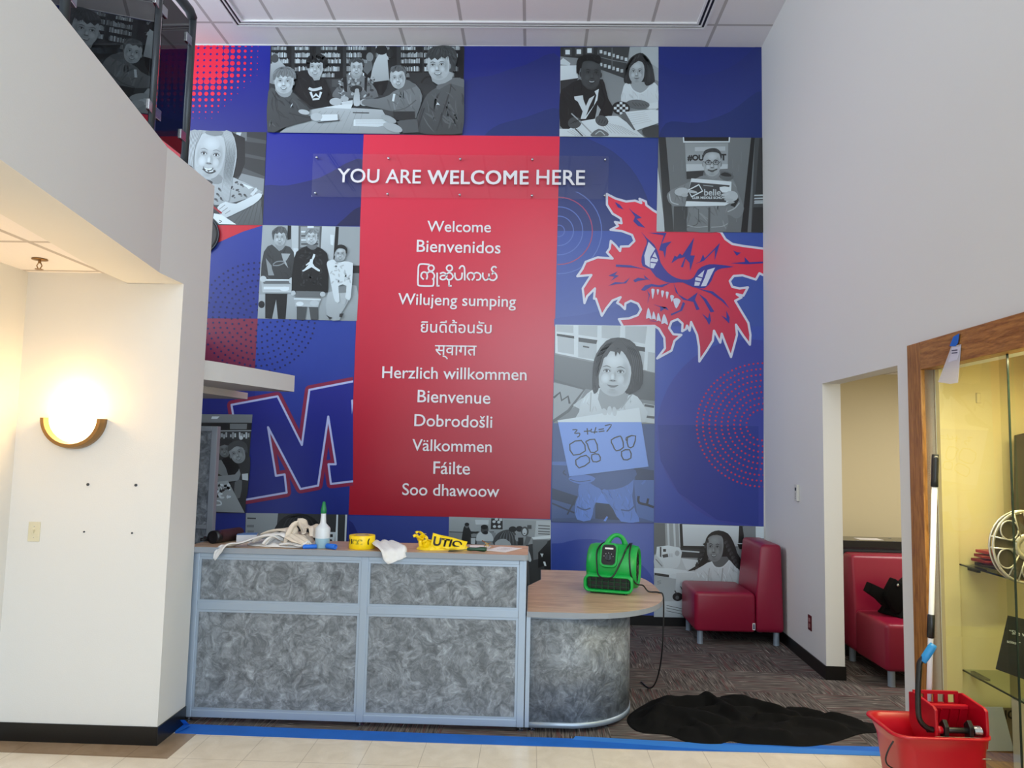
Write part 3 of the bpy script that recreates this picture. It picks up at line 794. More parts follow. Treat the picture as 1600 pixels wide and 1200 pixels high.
# -------- photograph: students round a library table
a = Art(400, 60, 0.2125, base=PB, rect=(418.5, 72, 725.6, 211.8))
a.P([(110,57),(1533,64),(1518,716),(86,693)], 42, 58); a.together()
for x0, x1 in ((115,262),(285,445),(475,640),(665,850),(880,1035),(1065,1225),(1235,1528)):
    a.R(x0, 60, x1, 300, 24)
a.apart(); a.together()
for x0, x1 in ((115,262),(285,445),(475,640),(665,850),(880,1035),(1065,1225),(1235,1528)):
    for y0, y1 in ((60,88),(104,142),(150,186),(206,244),(254,288)): books(a, x0+2, x1-4, y0, y1, 95, 205, 6, 12, random.uniform(0.6, 1.0))
a.apart()
a.P([(110,190),(180,168),(222,212),(215,260),(130,340),(102,330)], 165, 120); a.E(140,150,28,32,66)
a.P([(905,120),(940,106),(972,130),(980,312),(850,332),(845,290),(868,190)], 182, 150, sm=2); a.E(925,88,44,36,26); a.P([(968,160),(1022,150),(1038,205),(1018,235),(980,300)], 32); a.E(985,112,26,30,34)
a.P([(855,325),(975,310),(962,370),(930,422),(900,412)], 22); a.P([(1125,255),(1290,255),(1290,345),(1140,330)], 46); a.S([(1215,330),(1250,290),(1320,285)],12,28)
a.E(838,140,26,34,120); a.P([(800,190),(850,170),(862,220),(820,270),(790,240)], 92); a.P([(900,350),(930,345),(925,420),(905,420)], 30); a.R(560,305,640,360,70)
# middle student, camouflage shirt
a.P([(640,300),(700,268),(780,270),(850,330),(902,432),(800,448),(730,440),(640,446),(556,430),(600,360)], 112, 92, sm=2); a.together()
for _ in range(60): a.E(random.uniform(590,870), random.uniform(295,435), random.uniform(8,18), random.uniform(5,11), random.choice((58,76,150,168)), rot=random.uniform(0,3), n=8)
a.apart(); a.P([(640,290),(668,282),(672,400),(650,390)], 30); a.P([(800,290),(822,292),(815,400),(798,380)], 30); a.P([(690,250),(790,250),(760,300),(715,300)], 140)
a.P([(690,200),(695,160),(740,148),(785,160),(794,205)], 74, sm=3); face(a, 741, 222, 45, 60, 172, brow=70); a.HX([(690,206),(695,160),(740,148),(785,160),(794,210),(782,182),(762,186),(742,174),(720,186),(704,180)], 70, sm=2, n=22); a.E(740,378,46,28,38)
# student in black hooded top
a.FX([(300,260),(380,238),(440,300),(500,290),(530,350),(562,420),(552,502),(430,515),(380,482),(290,400),(276,330)], 26, 20, n=20, lift=10); a.P([(395,250),(490,250),(470,310),(430,315)], 150)
a.E(450,175,80,58,24); face(a, 440, 222, 58, 72, 176, rot=0.08, brow=36)
a.together()
for t in range(17): a.E(451+66*math.cos(PI*(0.95-0.9*t/16)*1.0+0.15-0.3*t/16), 190-58*math.sin(PI*t/16)+5*(t%2), 17, 17, 24+9*(t%3), n=9)
for t in range(12): a.E(452+random.uniform(-52,52), 148+random.uniform(-12,16), 14, 13, 22+10*(t%3), n=9)
for t in range(8): a.E(402+13*t, 172+5*(t%2), 11, 11, 24+9*(t%3), n=8)
for t in range(3): a.E(388, 192+12*t, 12, 12, 24, n=9); a.E(508, 190+13*t, 14, 13, 25, n=9)
a.apart()
a.S([(392,372),(420,385),(455,380),(488,370)], 20, 190, sm=2); a.S([(405,400),(420,440),(445,418),(470,440),(482,400)], 18, 205, sm=0); a.S([(420,455),(470,450)], 14, 190, sm=0)
# table and papers
a.P([(178,698),(400,532),(530,508),(930,530),(960,582),(1062,708)], 168, 138); a.together()
for i in range(8): a.S([(330+60*i,690),(480+44*i,540)], 3, 132, sm=0)
a.apart()
a.P([(500,515),(640,490),(715,488),(700,525)], 205); a.P([(620,475),(715,460),(715,490),(640,492)], 190); a.P([(722,602),(970,602),(986,640),(900,655),(720,650)], 222); a.together()
for i in range(5): a.S([(735,612+8*i),(960+3*i,612+8*i)], 2, 150, sm=0)
a.apart(); a.S([(715,552),(835,555)], 7, 45, sm=0)
a.P([(730,400),(735,378),(758,378),(762,400),(768,450),(765,500),(725,500),(720,450)], 150, 180, sm=2)
a.E(590,472,46,28,168); a.E(655,452,30,20,160); a.E(800,478,34,26,160)
# student in grey hooded top
a.FX([(1010,400),(1080,360),(1100,320),(1175,345),(1225,430),(1190,560),(1165,605),(1060,620),(1000,545),(850,512),(782,490),(800,455),(900,450),(980,425)], 116, 92, n=24); a.P([(1100,310),(1160,340),(1180,360),(1090,390),(1050,400)], 96, sm=2)
a.S([(1180,460),(1100,520),(1010,540)], 8, 80); a.S([(1020,415),(1010,470)], 16, 205, sm=0)
a.P([(1000,250),(1015,215),(1060,205),(1100,225),(1108,290),(1080,270)], 84, sm=2); face(a, 1045, 302, 55, 75, 176, rot=-0.12, brow=70); a.HX([(986,272),(995,228),(1040,205),(1090,215),(1108,255),(1108,304),(1094,262),(1070,246),(1050,256),(1030,246),(1010,262),(1000,250)], 84, sm=2, n=26)
a.R(1010,545,1170,610,40); a.P([(930,530),(1010,545),(1015,585),(960,580)], 60)
# student in front on the right
a.FX([(1330,370),(1420,318),(1470,305),(1528,335),(1518,706),(1160,692),(1182,600),(1222,500),(1262,420)], 86, 62, n=34, w=13, ln=130); a.P([(1330,360),(1430,300),(1528,310),(1528,370),(1430,340),(1350,385)], 98, sm=2); a.P([(1290,290),(1440,250),(1440,310),(1340,350)], 150, sm=2)
a.S([(1420,420),(1375,560),(1330,690)], 10, 56); a.S([(1240,520),(1190,680)], 9, 50)
a.P([(1270,165),(1300,90),(1400,75),(1465,120),(1470,210),(1440,260)], 62, sm=2); face(a, 1345, 212, 82, 102, 180, rot=-0.05, brow=60, turn=-0.1); a.HX([(1252,158),(1268,100),(1330,68),(1420,66),(1475,110),(1478,190),(1450,218),(1440,160),(1412,142),(1390,160),(1366,146),(1338,172),(1318,154),(1292,172),(1276,152)], 56, sm=2, n=46, w=7, ln=52); strands(a, [(1260,150),(1290,90),(1350,70)], [(1470,180),(1450,110),(1380,72)], 16, 5, 66, 50)
a.P([(1328,500),(1336,485),(1332,478),(1342,484),(1356,502),(1340,497)], 220)
a.P([(1040,622),(1110,608),(1190,602),(1200,700),(1085,706)], 78); a.E(1010,664,74,30,158, rot=0.35); a.E(980,602,60,22,150, rot=0.4)
# student in front on the left
a.FX([(98,400),(150,384),(215,428),(270,400),(340,470),(405,532),(380,572),(415,582),(412,612),(300,640),(200,672),(92,692)], 72, 52, n=22); a.S([(250,560),(330,580),(410,595)], 8, 46); a.S([(150,460),(170,560),(250,600)], 8, 50)
a.E(360,552,42,18,170, rot=0.2); a.E(452,588,44,30,172); a.P([(492,570),(605,568),(608,612),(480,618)], 215); a.E(452,588,42,28,172); a.S([(460,630),(622,612)], 6, 60, sm=0)
a.P([(150,370),(270,370),(260,430),(215,445),(170,420)], 140, sm=2); a.E(215,285,84,62,104); face(a, 214, 332, 70, 84, 184, rot=0.05, brow=90); a.HX([(134,318),(138,262),(180,226),(240,220),(292,250),(304,312),(284,296),(272,306),(258,284),(240,302),(225,286),(206,300),(190,280),(172,304),(158,290),(150,312)], 108, sm=2, n=40); strands(a, [(140,300),(170,250),(215,228)], [(298,300),(280,255),(235,226)], 14, 5, 122, 102)
a.P([(262,522),(266,505),(278,488),(274,505)], 215)
a.build('photo_print', MUR, 'black and white photo of students around a library table')

# -------- photograph: two children with books
a = Art(870, 70, 0.125, base=PB, rect=(874, 73.5, 1028.7, 215.8))
a.P([(45,32),(1270,30),(1268,1165),(32,1155)], 118, 132)
a.P([(910,30),(1270,30),(1270,460),(1200,430),(900,210)], 152); a.P([(1050,30),(1270,30),(1270,300),(1060,160)], 168)
a.P([(45,32),(512,32),(505,240),(250,170),(45,150)], 40); a.P([(508,30),(912,30),(872,240),(860,430),(540,312)], 56); a.together()
for x, y in ((135,98),(275,92),(408,78)): a.R(x-48,y-52,x+52,y+50,62)
a.apart(); a.together()
for x, y in ((135,98),(275,92),(408,78)): a.R(x-28,y-30,x+28,y+28,205)
for i, y0 in ((0,70),(1,230)):
    for k in range(7): a.R(535+52*k, y0+16*k, 568+52*k, y0+42+16*k, 165 if k%2 else 190)
a.apart(); a.S([(512,150),(700,200),(880,230)], 10, 110, sm=0); a.S([(690,40),(690,300)], 14, 92, sm=0)
a.P([(80,170),(170,235),(160,265),(45,250),(45,200)], 190); a.P([(45,265),(245,262),(265,420),(45,452)], 210, 190); a.P([(45,452),(270,422),(200,530),(45,610)], 44)
# girl
a.P([(850,485),(838,400),(866,280),(920,170),(1040,105),(1130,160),(1190,270),(1222,430),(1200,495),(1100,522),(950,485)], 46, 34, sm=3)
a.FX([(850,490),(920,478),(1000,560),(1090,552),(1170,478),(1262,520),(1258,800),(1150,812),(900,725),(800,705),(820,580)], 214, 188, n=20, w=12, ln=110, lift=18); a.P([(925,470),(1090,470),(1170,480),(1120,560),(1050,605),(960,580),(920,510)], 148, sm=2); a.S([(905,490),(950,570),(1040,612),(1120,570),(1178,490)], 16, 232)
face(a, 996, 348, 100, 140, 166, brow=60, teeth=False, ears=False); a.HX([(848,478),(845,330),(890,215),(980,140),(1046,112),(1040,190),(965,240),(915,300),(900,380),(915,450),(935,492)], 44, sm=2, n=22, w=8, ln=90, top=(1046,90), lift=26); a.HX([(1046,112),(1120,160),(1190,280),(1218,430),(1195,492),(1120,520),(1090,470),(1104,380),(1098,300),(1070,230),(1040,190)], 44, sm=2, n=24, w=8, ln=100, top=(1046,90), lift=30); strands(a, [(1050,120),(1120,260),(1120,500)], [(1070,110),(1190,270),(1210,480)], 10, 9, 74, 34); strands(a, [(1010,120),(900,260),(880,460)], [(960,140),(860,300),(850,440)], 7, 9, 66, 34)
a.P([(1010,600),(1020,600),(1024,700),(1010,700)], 236); a.P([(1155,740),(1265,720),(1265,800),(1150,812)], 200)
a.E(1010,752,148,58,92, rot=0.08); a.together()
for k in range(5): a.S([(940+40*k,730+4*k),(985+36*k,775)], 9, 66, sm=0)
a.apart()
# ball
a.E(800,800,112,84,26, rot=0.1); a.together()
for i in range(-3,4):
    for j in range(-3,4):
        if (i+j)%2 == 0:
            x, y = i*36, j*32
            if (x/100)**2+(y/74)**2 < 0.9: a.P([(800+x-j*6,800+y-17),(800+x+18-j*6,800+y),(800+x-j*6,800+y+17),(800+x-18-j*6,800+y)] if False else [(800+x-17,800+y-14),(800+x+17,800+y-16),(800+x+17,800+y+16),(800+x-17,800+y+15)], 222)
a.apart()
# boy
a.FX([(40,620),(110,540),(290,438),(400,560),(540,438),(592,480),(640,680),(702,790),(680,905),(622,992),(500,942),(300,962),(150,1062),(40,1020)], 26, 16, n=24, w=14, ln=140, lift=9); a.S([(560,560),(600,700),(560,820),(600,900)], 16, 10)
a.P([(215,655),(325,640),(330,690),(362,775),(404,680),(472,640),(402,785),(384,840),(350,935),(296,935),(322,840),(262,720),(222,692)], 190); a.P([(470,590),(525,560),(505,700),(360,935),(342,930),(462,765),(492,640)], 214); a.P([(505,760),(548,820),(500,940),(475,930),(495,840)], 150)
a.P([(300,450),(530,440),(480,560),(380,560)], 52, sm=2); a.P([(250,380),(248,240),(300,160),(430,140),(520,160),(540,250),(530,330),(300,300)], 22, sm=3); face(a, 424, 372, 126, 176, 66, brow=24, rot=0.04, turn=0.12); a.HX([(246,330),(250,220),(300,150),(420,130),(500,150),(538,230),(520,250),(430,212),(330,225),(285,330),(275,390)], 20, n=30, w=9, ln=50, lift=16); a.S([(505,140),(540,180),(528,250)], 22, 24)
# books
a.P([(32,1060),(150,1062),(300,965),(480,935),(640,900),(760,900),(900,1000),(1090,1165),(32,1155)], 208, 190); a.P([(800,880),(850,850),(1170,820),(1265,830),(1265,990),(1080,1050),(970,1090)], 212, 196); a.P([(790,890),(850,850),(980,1075),(960,1080)], 90); a.P([(1080,905),(1265,830),(1265,990)], 226); a.P([(1060,1080),(1130,1040),(1268,1015),(1268,1165),(1110,1160)], 58, sm=2)
a.together()
for k in range(9): a.S([(520+34*k,960+8*k),(640+46*k,1110+4*k)], 5, 150, sm=0)
for k in range(6): a.S([(880+12*k,880+26*k),(1100+16*k,850+22*k)], 3, 160, sm=0)
for k in range(5): a.S([(130+30*k,1090-8*k),(240+30*k,1150)], 4, 140, sm=0)
a.apart(); a.S([(230,1060),(320,1150)], 14, 40, sm=0); a.P([(430,1120),(520,1060),(620,1100),(640,1150),(440,1155)], 96, sm=2); a.S([(480,1130),(540,1090),(600,1140)], 12, 170)
a.E(222,985,86,72,66, rot=-0.3); a.S([(180,870),(300,980),(430,1110)], 15, 150, sm=0); a.E(560,962,84,66,74, rot=0.4); a.together()
for k in range(4): a.S([(520+32*k,985+6*k),(540+34*k,940+8*k)], 8, 44, sm=0); a.S([(170+30*k,1000-8*k),(230+22*k,960-8*k)], 8, 40, sm=0)
a.apart()
a.build('photo_print', MUR, 'black and white photo of two children at a table with books')

# -------- photograph: smiling girl with long fair hair
a = Art(290, 200, 0.13333, base=PB)
a.P([(0,40),(952,52),(908,1140),(-40,1125)], 42); a.P([(690,100),(952,150),(945,190),(690,160)], 66); a.P([(690,300),(940,350),(936,385),(690,340)], 66); a.P([(680,470),(930,570),(925,600),(660,530)], 70); a.P([(560,52),(720,52),(720,150),(600,160)], 100); a.P([(600,55),(660,55),(640,110),(590,115)], 180); a.P([(660,535),(925,600),(912,790),(840,720),(620,600)], 126)
a.P([(560,60),(700,120),(700,420),(640,560),(560,600)], 14); a.P([(300,1140),(520,960),(880,760),(908,1140)], 92, 74); a.together()
for k in range(6): a.S([(560+60*k,1130),(700+40*k,960-30*k)], 8, 66, sm=0)
a.apart()
a.P([(35,45),(330,42),(540,55),(592,200),(606,350),(565,560),(520,700),(520,850),(460,842),(400,700),(300,620),(30,520),(20,300)], 150, 136, sm=2)
a.P([(330,640),(450,600),(560,580),(850,720),(884,770),(620,862),(520,882),(340,905),(320,700)], 158, 140, sm=2); a.together()
for x, y in ((600,640),(640,780),(560,800),(380,780),(400,720),(720,690),(700,790),(610,730),(420,830),(360,840),(800,745),(545,700),(660,670)): a.E(x,y,22,13,62,rot=x*0.01,n=9); a.E(x+18,y+20,12,9,90,n=8)
a.apart(); a.P([(660,650),(800,700),(740,720)], 200); a.P([(760,780),(830,700),(850,730),(790,800)], 190); a.P([(300,540),(420,560),(440,640),(330,660)], 120, sm=2)
face(a, 285, 332, 182, 268, 172, rot=0.13, brow=130, turn=0.02, ears=False)
a.P([(35,45),(190,45),(170,120),(110,260),(100,450),(80,560),(20,520),(20,300)], 146, sm=2); a.P([(440,50),(545,55),(596,200),(606,350),(565,560),(525,700),(520,850),(470,842),(420,720),(450,560),(480,400),(480,250)], 152, sm=2)
strands(a, [(440,50),(480,250),(450,560),(430,760)], [(540,55),(600,250),(560,560),(515,840)], 24, 7, 186, 112); strands(a, [(180,50),(120,230),(90,460)], [(60,60),(30,280),(20,480)], 12, 7, 184, 112); a.P([(250,42),(430,45),(440,75),(350,100),(250,75)], 120, sm=2); a.S([(210,480),(280,530),(355,505)], 24, 40); a.S([(240,500),(285,518),(330,508)], 12, 215); a.E(275,508,12,12,60)
a.P([(378,935),(475,868),(600,892),(862,768),(896,812),(800,902),(600,1002),(490,1052),(430,1035)], 196, 172, sm=2); a.together()
for k in range(3): a.S([(400+34*k,960+26*k),(470+30*k,905+34*k)], 8, 120, sm=0)
a.apart(); a.S([(330,930),(430,1005)], 22, (130,14,26), sm=0); a.P([(340,1005),(430,1022),(600,1135),(400,1130),(330,1060)], 200); a.S([(400,1085),(430,1100),(400,1115)], 8, 60)
a.build('photo_print', MUR, 'black and white photo of a fair haired girl leaning on a desk')

# -------- photograph: three students holding tubs
a = Art(400, 340, 0.141667, base=PB, rect=(402.8, 352, 563, 501.5))
a.P([(75,85),(1150,103),(1115,1142),(20,1114)], 150, 140); a.P([(470,92),(730,98),(712,860),(470,860)], 84); a.P([(495,100),(705,104),(700,330),(490,330)], 140); a.together()
for y in (150,195,240,285): a.R(500,y,690,y+18,70 if y%2 else 200)
a.apart(); a.P([(730,98),(880,102),(862,480),(712,420)], 182, 160); a.P([(880,102),(917,105),(905,300),(862,480),(855,460)], 18); a.P([(917,105),(1150,106),(1142,535),(1065,530),(910,300)], 146); a.P([(352,90),(392,92),(388,240),(350,250)], 20); a.P([(392,92),(472,94),(470,330),(400,380)], 172); a.R(1070,530,1142,615,28); a.P([(1050,615),(1140,615),(1130,900),(1050,900)], 110)
a.P([(40,850),(1130,850),(1115,1142),(20,1114)], 158, 138); a.R(570,96,640,118,220); a.E(65,960,35,40,20); a.P([(1000,780),(1110,755),(1125,960),(1040,980)], 150, sm=2); a.R(415,340,470,480,190)
a.P([(820,190),(868,195),(855,310),(825,300)], 205)
# boy left
a.P([(105,840),(350,842),(330,1122),(245,1117),(225,905),(180,1117),(105,1112)], 14); a.FX([(58,640),(90,380),(180,300),(260,372),(330,312),(420,382),(432,650),(372,692),(118,692)], 56, 46, n=22, w=12, ln=110, lift=11); a.P([(112,450),(175,530),(180,570),(205,640),(140,640)], 128); a.P([(282,398),(382,402),(345,470),(330,480),(360,560),(310,500)], 150); a.S([(190,520),(230,490),(300,485),(310,505),(250,530),(190,530)], 12, 120)
a.P([(215,300),(320,300),(300,350),(260,365)], 130, sm=2); face(a, 266, 226, 68, 86, 170, brow=90); a.HX([(183,206),(185,150),(250,102),(320,112),(352,180),(345,246),(328,190),(305,168),(285,186),(262,164),(240,186),(218,176),(204,196),(198,256)], 76, sm=2, n=36, w=7)
a.P([(58,690),(412,692),(392,832),(78,830)], 150, 176); a.S([(55,690),(415,694)], 18, 200, sm=0); a.S([(90,780),(370,782)], 30, 205, sm=0); a.E(320,790,50,26,222); a.P([(80,700),(400,700),(396,735),(90,735)], 92); a.E(85,680,36,34,178); a.E(400,700,32,36,176)
# boy centre
a.P([(455,960),(570,960),(545,1130),(455,1130)], 66); a.P([(585,960),(690,960),(690,1130),(610,1130)], 66)
a.P([(398,830),(428,450),(480,360),(570,318),(620,352),(690,330),(770,380),(800,460),(802,780),(765,832),(560,812)], 12, sm=2); a.together()
for _ in range(46): a.E(random.uniform(490,730), random.uniform(370,760), random.uniform(12,24), random.uniform(6,12), random.choice((30,38,46)), rot=random.uniform(0,3), n=8)
a.apart(); a.P([(560,310),(680,310),(660,350),(615,358)], 100, sm=2); face(a, 617, 222, 66, 82, 182, brow=110); a.HX([(548,212),(556,150),(620,122),(680,140),(692,212),(676,178),(652,188),(632,166),(608,186),(588,168),(568,188)], 124, sm=2, n=30, w=7)
a.P([(640,405),(660,412),(655,440),(635,478),(632,510),(655,545),(712,582),(710,600),(690,596),(620,552),(560,585),(530,600),(512,594),(545,570),(590,520),(572,528),(560,536),(555,526),(598,490),(604,466),(622,462)], 232)
a.P([(428,880),(722,892),(692,992),(440,985)], 150, 170); a.S([(425,900),(722,910)], 14, 198, sm=0); a.E(490,955,42,24,214); a.E(650,948,50,30,176); a.P([(450,815),(730,820),(720,890),(440,885)], 96); a.E(418,838,26,28,172); a.E(742,850,30,28,172)
# girl right
a.P([(800,830),(1000,830),(1022,930),(945,1060),(930,1132),(790,1112)], 172, 150, sm=2); a.E(940,365,72,62,22); face(a, 936, 412, 60, 76, 166, brow=60); a.P([(872,400),(880,340),(940,306),(1000,340),(1008,410),(985,360),(930,345),(895,360)], 22, sm=3)
a.P([(788,520),(812,482),(866,470),(900,505),(980,490),(1062,502),(1076,560),(1052,885),(1022,912),(990,880),(1005,760),(920,760),(930,930),(880,930),(850,820),(818,650)], 208, 196, sm=2); a.together()
for _ in range(26): a.E(random.uniform(830,1050), random.uniform(510,740), 22, 9, 172, rot=random.uniform(0,3), n=8)
a.apart(); a.P([(915,762),(1005,762),(1000,830),(920,835)], 118); a.P([(940,900),(1000,900),(990,960),(950,950)], 165, sm=2); a.P([(780,1075),(810,1095),(850,1110),(820,1130)], 40); a.P([(930,1065),(975,1062),(955,1105),(925,1100)], 40)
a.build('photo_print', MUR, 'black and white photo of three students holding clear tubs')

# -------- photograph: boy in glasses holding a printed sheet
a = Art(1020, 200, 0.14162, base=PB+40, rect=(1025.5, 215.3, 1192, 364))
a.P([(60,108),(1215,113),(1215,1158),(40,1147)], 108, 96); a.P([(52,440),(135,1147),(38,1147)], 190, 170); a.P([(60,108),(140,108),(228,1147),(128,1147)], 38, 46); a.P([(230,870),(380,870),(380,1147),(228,1147)], 56); a.together()
for k in range(40):
    x = random.uniform(150,1050); y = random.uniform(130,1000)
    if abs(x-600) > 180 or y < 140: a.S([(x,y),(x+random.uniform(-4,4),y+random.uniform(60,140))], 3, random.choice((92,122)), sm=0)
a.apart(); a.P([(1080,113),(1122,113),(1040,1152),(968,1152)], 16); a.P([(1122,113),(1215,113),(1215,1158),(1080,1152)], 66, 58); a.P([(1172,120),(1215,120),(1215,740),(1124,770)], 40); a.together()
for y in (742,776,806,826): a.P([(1118,y),(1215,y-4),(1215,y+12),(1112,y+14)], 176)
a.apart(); a.P([(1105,880),(1215,880),(1215,1158),(1082,1152)], 30)
a.P([(328,108),(850,108),(845,165),(332,168)], 215); a.P([(342,108),(834,108),(832,152),(345,152)], 18); a.P([(350,172),(828,172),(822,440),(364,450)], 138, 150); a.P([(364,405),(824,405),(822,455),(366,485)], 176); a.P([(366,485),(560,480),(540,560),(370,570)], 44)
a.T('#OU', 378, 362, 180, 26, 0.05); a.T('T', 745, 360, 62, 26, 0.05); a.P([(460,218),(795,210),(795,258),(460,262)], 168)
a.FX([(360,620),(480,560),(560,530),(730,540),(880,570),(930,700),(1002,890),(960,985),(900,1002),(820,962),(802,1140),(370,1138),(400,880),(220,870),(150,762),(200,690)], 120, 108, n=44, w=13, ln=130, lift=16); a.P([(720,500),(790,485),(870,510),(885,560),(820,590),(740,560)], 88, sm=2); a.P([(740,520),(790,495),(850,515),(860,540),(790,540)], 36, sm=2)
a.S([(620,880),(615,1150)], 22, 70, sm=0); a.S([(500,900),(490,1060),(370,1100)], 9, 76); a.S([(380,1080),(480,1100),(600,1090)], 9, 150); a.S([(640,1100),(760,1090),(820,1060)], 9, 150); a.S([(180,730),(200,820),(280,850)], 12, 165); a.S([(820,930),(900,890),(950,830)], 12, 165); a.P([(850,860),(930,760),(945,800),(900,880)], 26)
a.P([(570,490),(740,490),(700,560),(620,560)], 128, sm=2); a.E(650,330,100,90,52); face(a, 648, 400, 98, 138, 166, brow=60, glasses=True, turn=0.02); a.HX([(552,336),(558,270),(620,236),(700,236),(750,290),(754,350),(738,300),(700,280),(650,274),(600,282),(572,300)], 52, n=36, w=6, ln=36); a.S([(600,470),(650,482),(705,462)], 14, 70)
a.P([(420,564),(862,600),(852,832),(790,865),(352,873)], 222, 214); a.P([(416,604),(842,640),(802,828),(360,815)], 62, 50); a.P([(730,660),(840,660),(830,710),(760,720)], 205, sm=2); a.T('belie', 560, 752, 185, 176, 0.02); a.T('LLER MIDDLE SCHO', 432, 790, 330, 205, 0.03); a.S([(550,640),(660,652)], 8, 160, sm=0)
a.P([(382,690),(505,626),(550,708),(420,775)], 225); a.P([(392,698),(502,642),(536,702),(424,758)], 46)
a.E(312,712,78,46,168, rot=-0.1); a.E(430,712,56,16,170, rot=0.15); a.E(345,750,40,20,158); a.E(860,760,74,58,170, rot=0.1); a.E(790,742,44,15,176, rot=-0.2); a.E(800,775,44,14,168); a.E(830,800,50,14,160); a.E(850,828,46,14,156)
a.build('photo_print', MUR, 'black and white photo of a boy in glasses holding a printed sheet')

# -------- photograph: small girl holding a whiteboard
a = Art(860, 500, 0.16667, base=PB+30, rect=(861, 507.5, 1023.7, 816.5))
a.P([(45,45),(982,60),(968,1896),(10,1876)], 128, 104); a.P([(45,45),(982,60),(976,495),(880,470),(400,385),(45,312)], 196); a.together()
for q in (((55,50),(215,52),(215,125),(55,110)),((262,52),(440,55),(438,165),(262,140)),((480,56),(655,58),(650,185),(480,170)),((700,60),(905,62),(885,225),(700,190)),((65,150),(220,170),(220,325),(70,300)),((258,205),(435,230),(430,375),(260,350)),((810,290),(885,300),(870,460),(820,440)),((915,300),(980,310),(976,495),(905,475))): a.P(q, 168)
for q in (((60,130),(222,152),(222,175),(60,150)),((262,165),(440,190),(430,228),(262,205)),((800,245),(885,258),(885,300),(810,288))): a.P(q, 46)
for q in (((112,190),(172,200),(172,212),(112,204)),((305,242),(362,252),(362,266),(305,256)),((768,72),(836,74),(836,86),(768,84))): a.P(q, 40)
a.apart(); a.P([(42,325),(400,400),(600,450),(880,480),(978,500),(976,760),(800,740),(200,620),(35,575)], 104, 84); a.P([(30,590),(330,650),(250,800),(25,940)], 146); a.S([(40,570),(320,650),(170,850),(25,950)], 26, 84, sm=0); a.S([(30,730),(90,680),(105,755),(165,715),(180,785)], 20, 60, sm=0); a.P([(210,800),(300,730),(300,850)], 180); a.P([(870,780),(976,800),(974,970),(880,960)], 176); a.S([(880,800),(970,815)], 22, 70, sm=0); a.S([(880,905),(974,915)], 22, 80, sm=0)
a.tint = (0.72, 0.92, 1.3)
a.P([(24,968),(976,975),(968,1896),(10,1876)], 92, 96)
a.fr(860, 680, 0.125)
a.P([(20,330),(200,330),(210,380),(20,370)], 124); a.P([(20,660),(330,760),(300,880),(20,800)], 60); a.S([(20,850),(300,970)], 20, 56, sm=0); a.S([(330,760),(210,990)], 20, 52, sm=0); a.S([(180,440),(160,470),(200,500)], 16, 66); a.P([(560,820),(870,880),(880,1080),(560,1040)], 56); a.P([(630,700),(745,860),(560,840),(580,760)], 150); a.P([(1040,560),(1290,560),(1290,1080),(1080,1020)], 116); a.S([(1100,760),(1105,840),(1210,870),(1290,900)], 30, 40); a.S([(1220,790),(1205,860)], 28, 40); a.S([(1060,500),(1130,520),(1180,560),(1140,610)], 24, 128); a.P([(1040,400),(1290,440),(1290,560),(1060,560)], 66); a.P([(300,1030),(900,1060),(1290,1090),(1290,1120),(20,1080),(20,1040)], 84)
a.FX([(355,620),(500,600),(640,690),(600,780),(540,900),(500,1060),(330,1050),(305,880),(350,760)], 132, 148, n=26, w=12, ln=120, lift=13); a.FX([(640,690),(900,560),(1040,520),(1020,760),(1060,950),(1110,1080),(880,1076),(780,920)], 130, 144, n=26, w=12, ln=120, lift=13); a.P([(500,600),(640,480),(1060,430),(1030,560),(900,650),(700,680)], 98, sm=2); a.S([(330,890),(420,930),(500,910)], 18, 92); a.S([(880,930),(980,940),(1050,880)], 18, 96); a.P([(660,1070),(700,1010),(720,1020),(690,1075)], 160); a.P([(230,530),(350,490),(480,500),(560,540),(500,590),(360,610),(250,570)], 136, sm=2); a.S([(240,550),(360,580),(500,560)], 10, 84)
a.fr(860, 500, 0.16667); a.tint = (0.93, 1.0, 1.03)
a.P([(395,655),(398,450),(428,320),(520,198),(630,166),(742,190),(822,280),(862,430),(862,600),(800,672),(700,692),(650,600),(500,640),(430,690)], 34, 28, sm=2)
a.FX([(268,860),(300,740),(392,655),(470,640),(560,730),(700,720),(772,698),(852,770),(885,960),(280,960)], 198, 176, n=20, w=10, ln=90, lift=18); a.P([(462,650),(732,690),(640,836),(480,836)], 142, sm=2)
a.S([(380,680),(372,860)], 8, 150); a.S([(760,700),(660,830)], 12, 150)
face(a, 598, 500, 162, 214, 186, rot=0.07, brow=90, teeth=False, ears=False, turn=-0.05); a.HX([(396,660),(398,450),(428,320),(520,198),(600,180),(650,250),(600,300),(560,292),(530,340),(500,360),(482,430),(452,520),(452,640),(420,690)], 34, sm=2, n=26, w=8, ln=80, lift=20); a.HX([(600,180),(742,190),(822,280),(862,430),(862,600),(800,672),(706,690),(750,570),(752,440),(700,330),(660,290),(648,330),(628,300),(610,345),(600,290)], 32, sm=2, n=40, w=8, ln=90, lift=20); strands(a, [(620,180),(500,320),(440,520)], [(560,190),(420,360),(405,640)], 9, 9, 58, 22); strands(a, [(650,180),(740,320),(780,560)], [(740,200),(840,360),(850,600)], 10, 9, 60, 22)
a.P([(66,942),(830,822),(850,958),(70,958)], 236); a.tint = (0.76, 0.9, 1.16); a.P([(70,958),(850,958),(916,1374),(176,1466)], 206, 196)
a.tint = (0.93, 1.0, 1.03); a.E(505,862,24,34,182, rot=-0.4); a.E(552,850,22,42,186); a.E(598,858,22,44,184, rot=-0.1)
K = 34
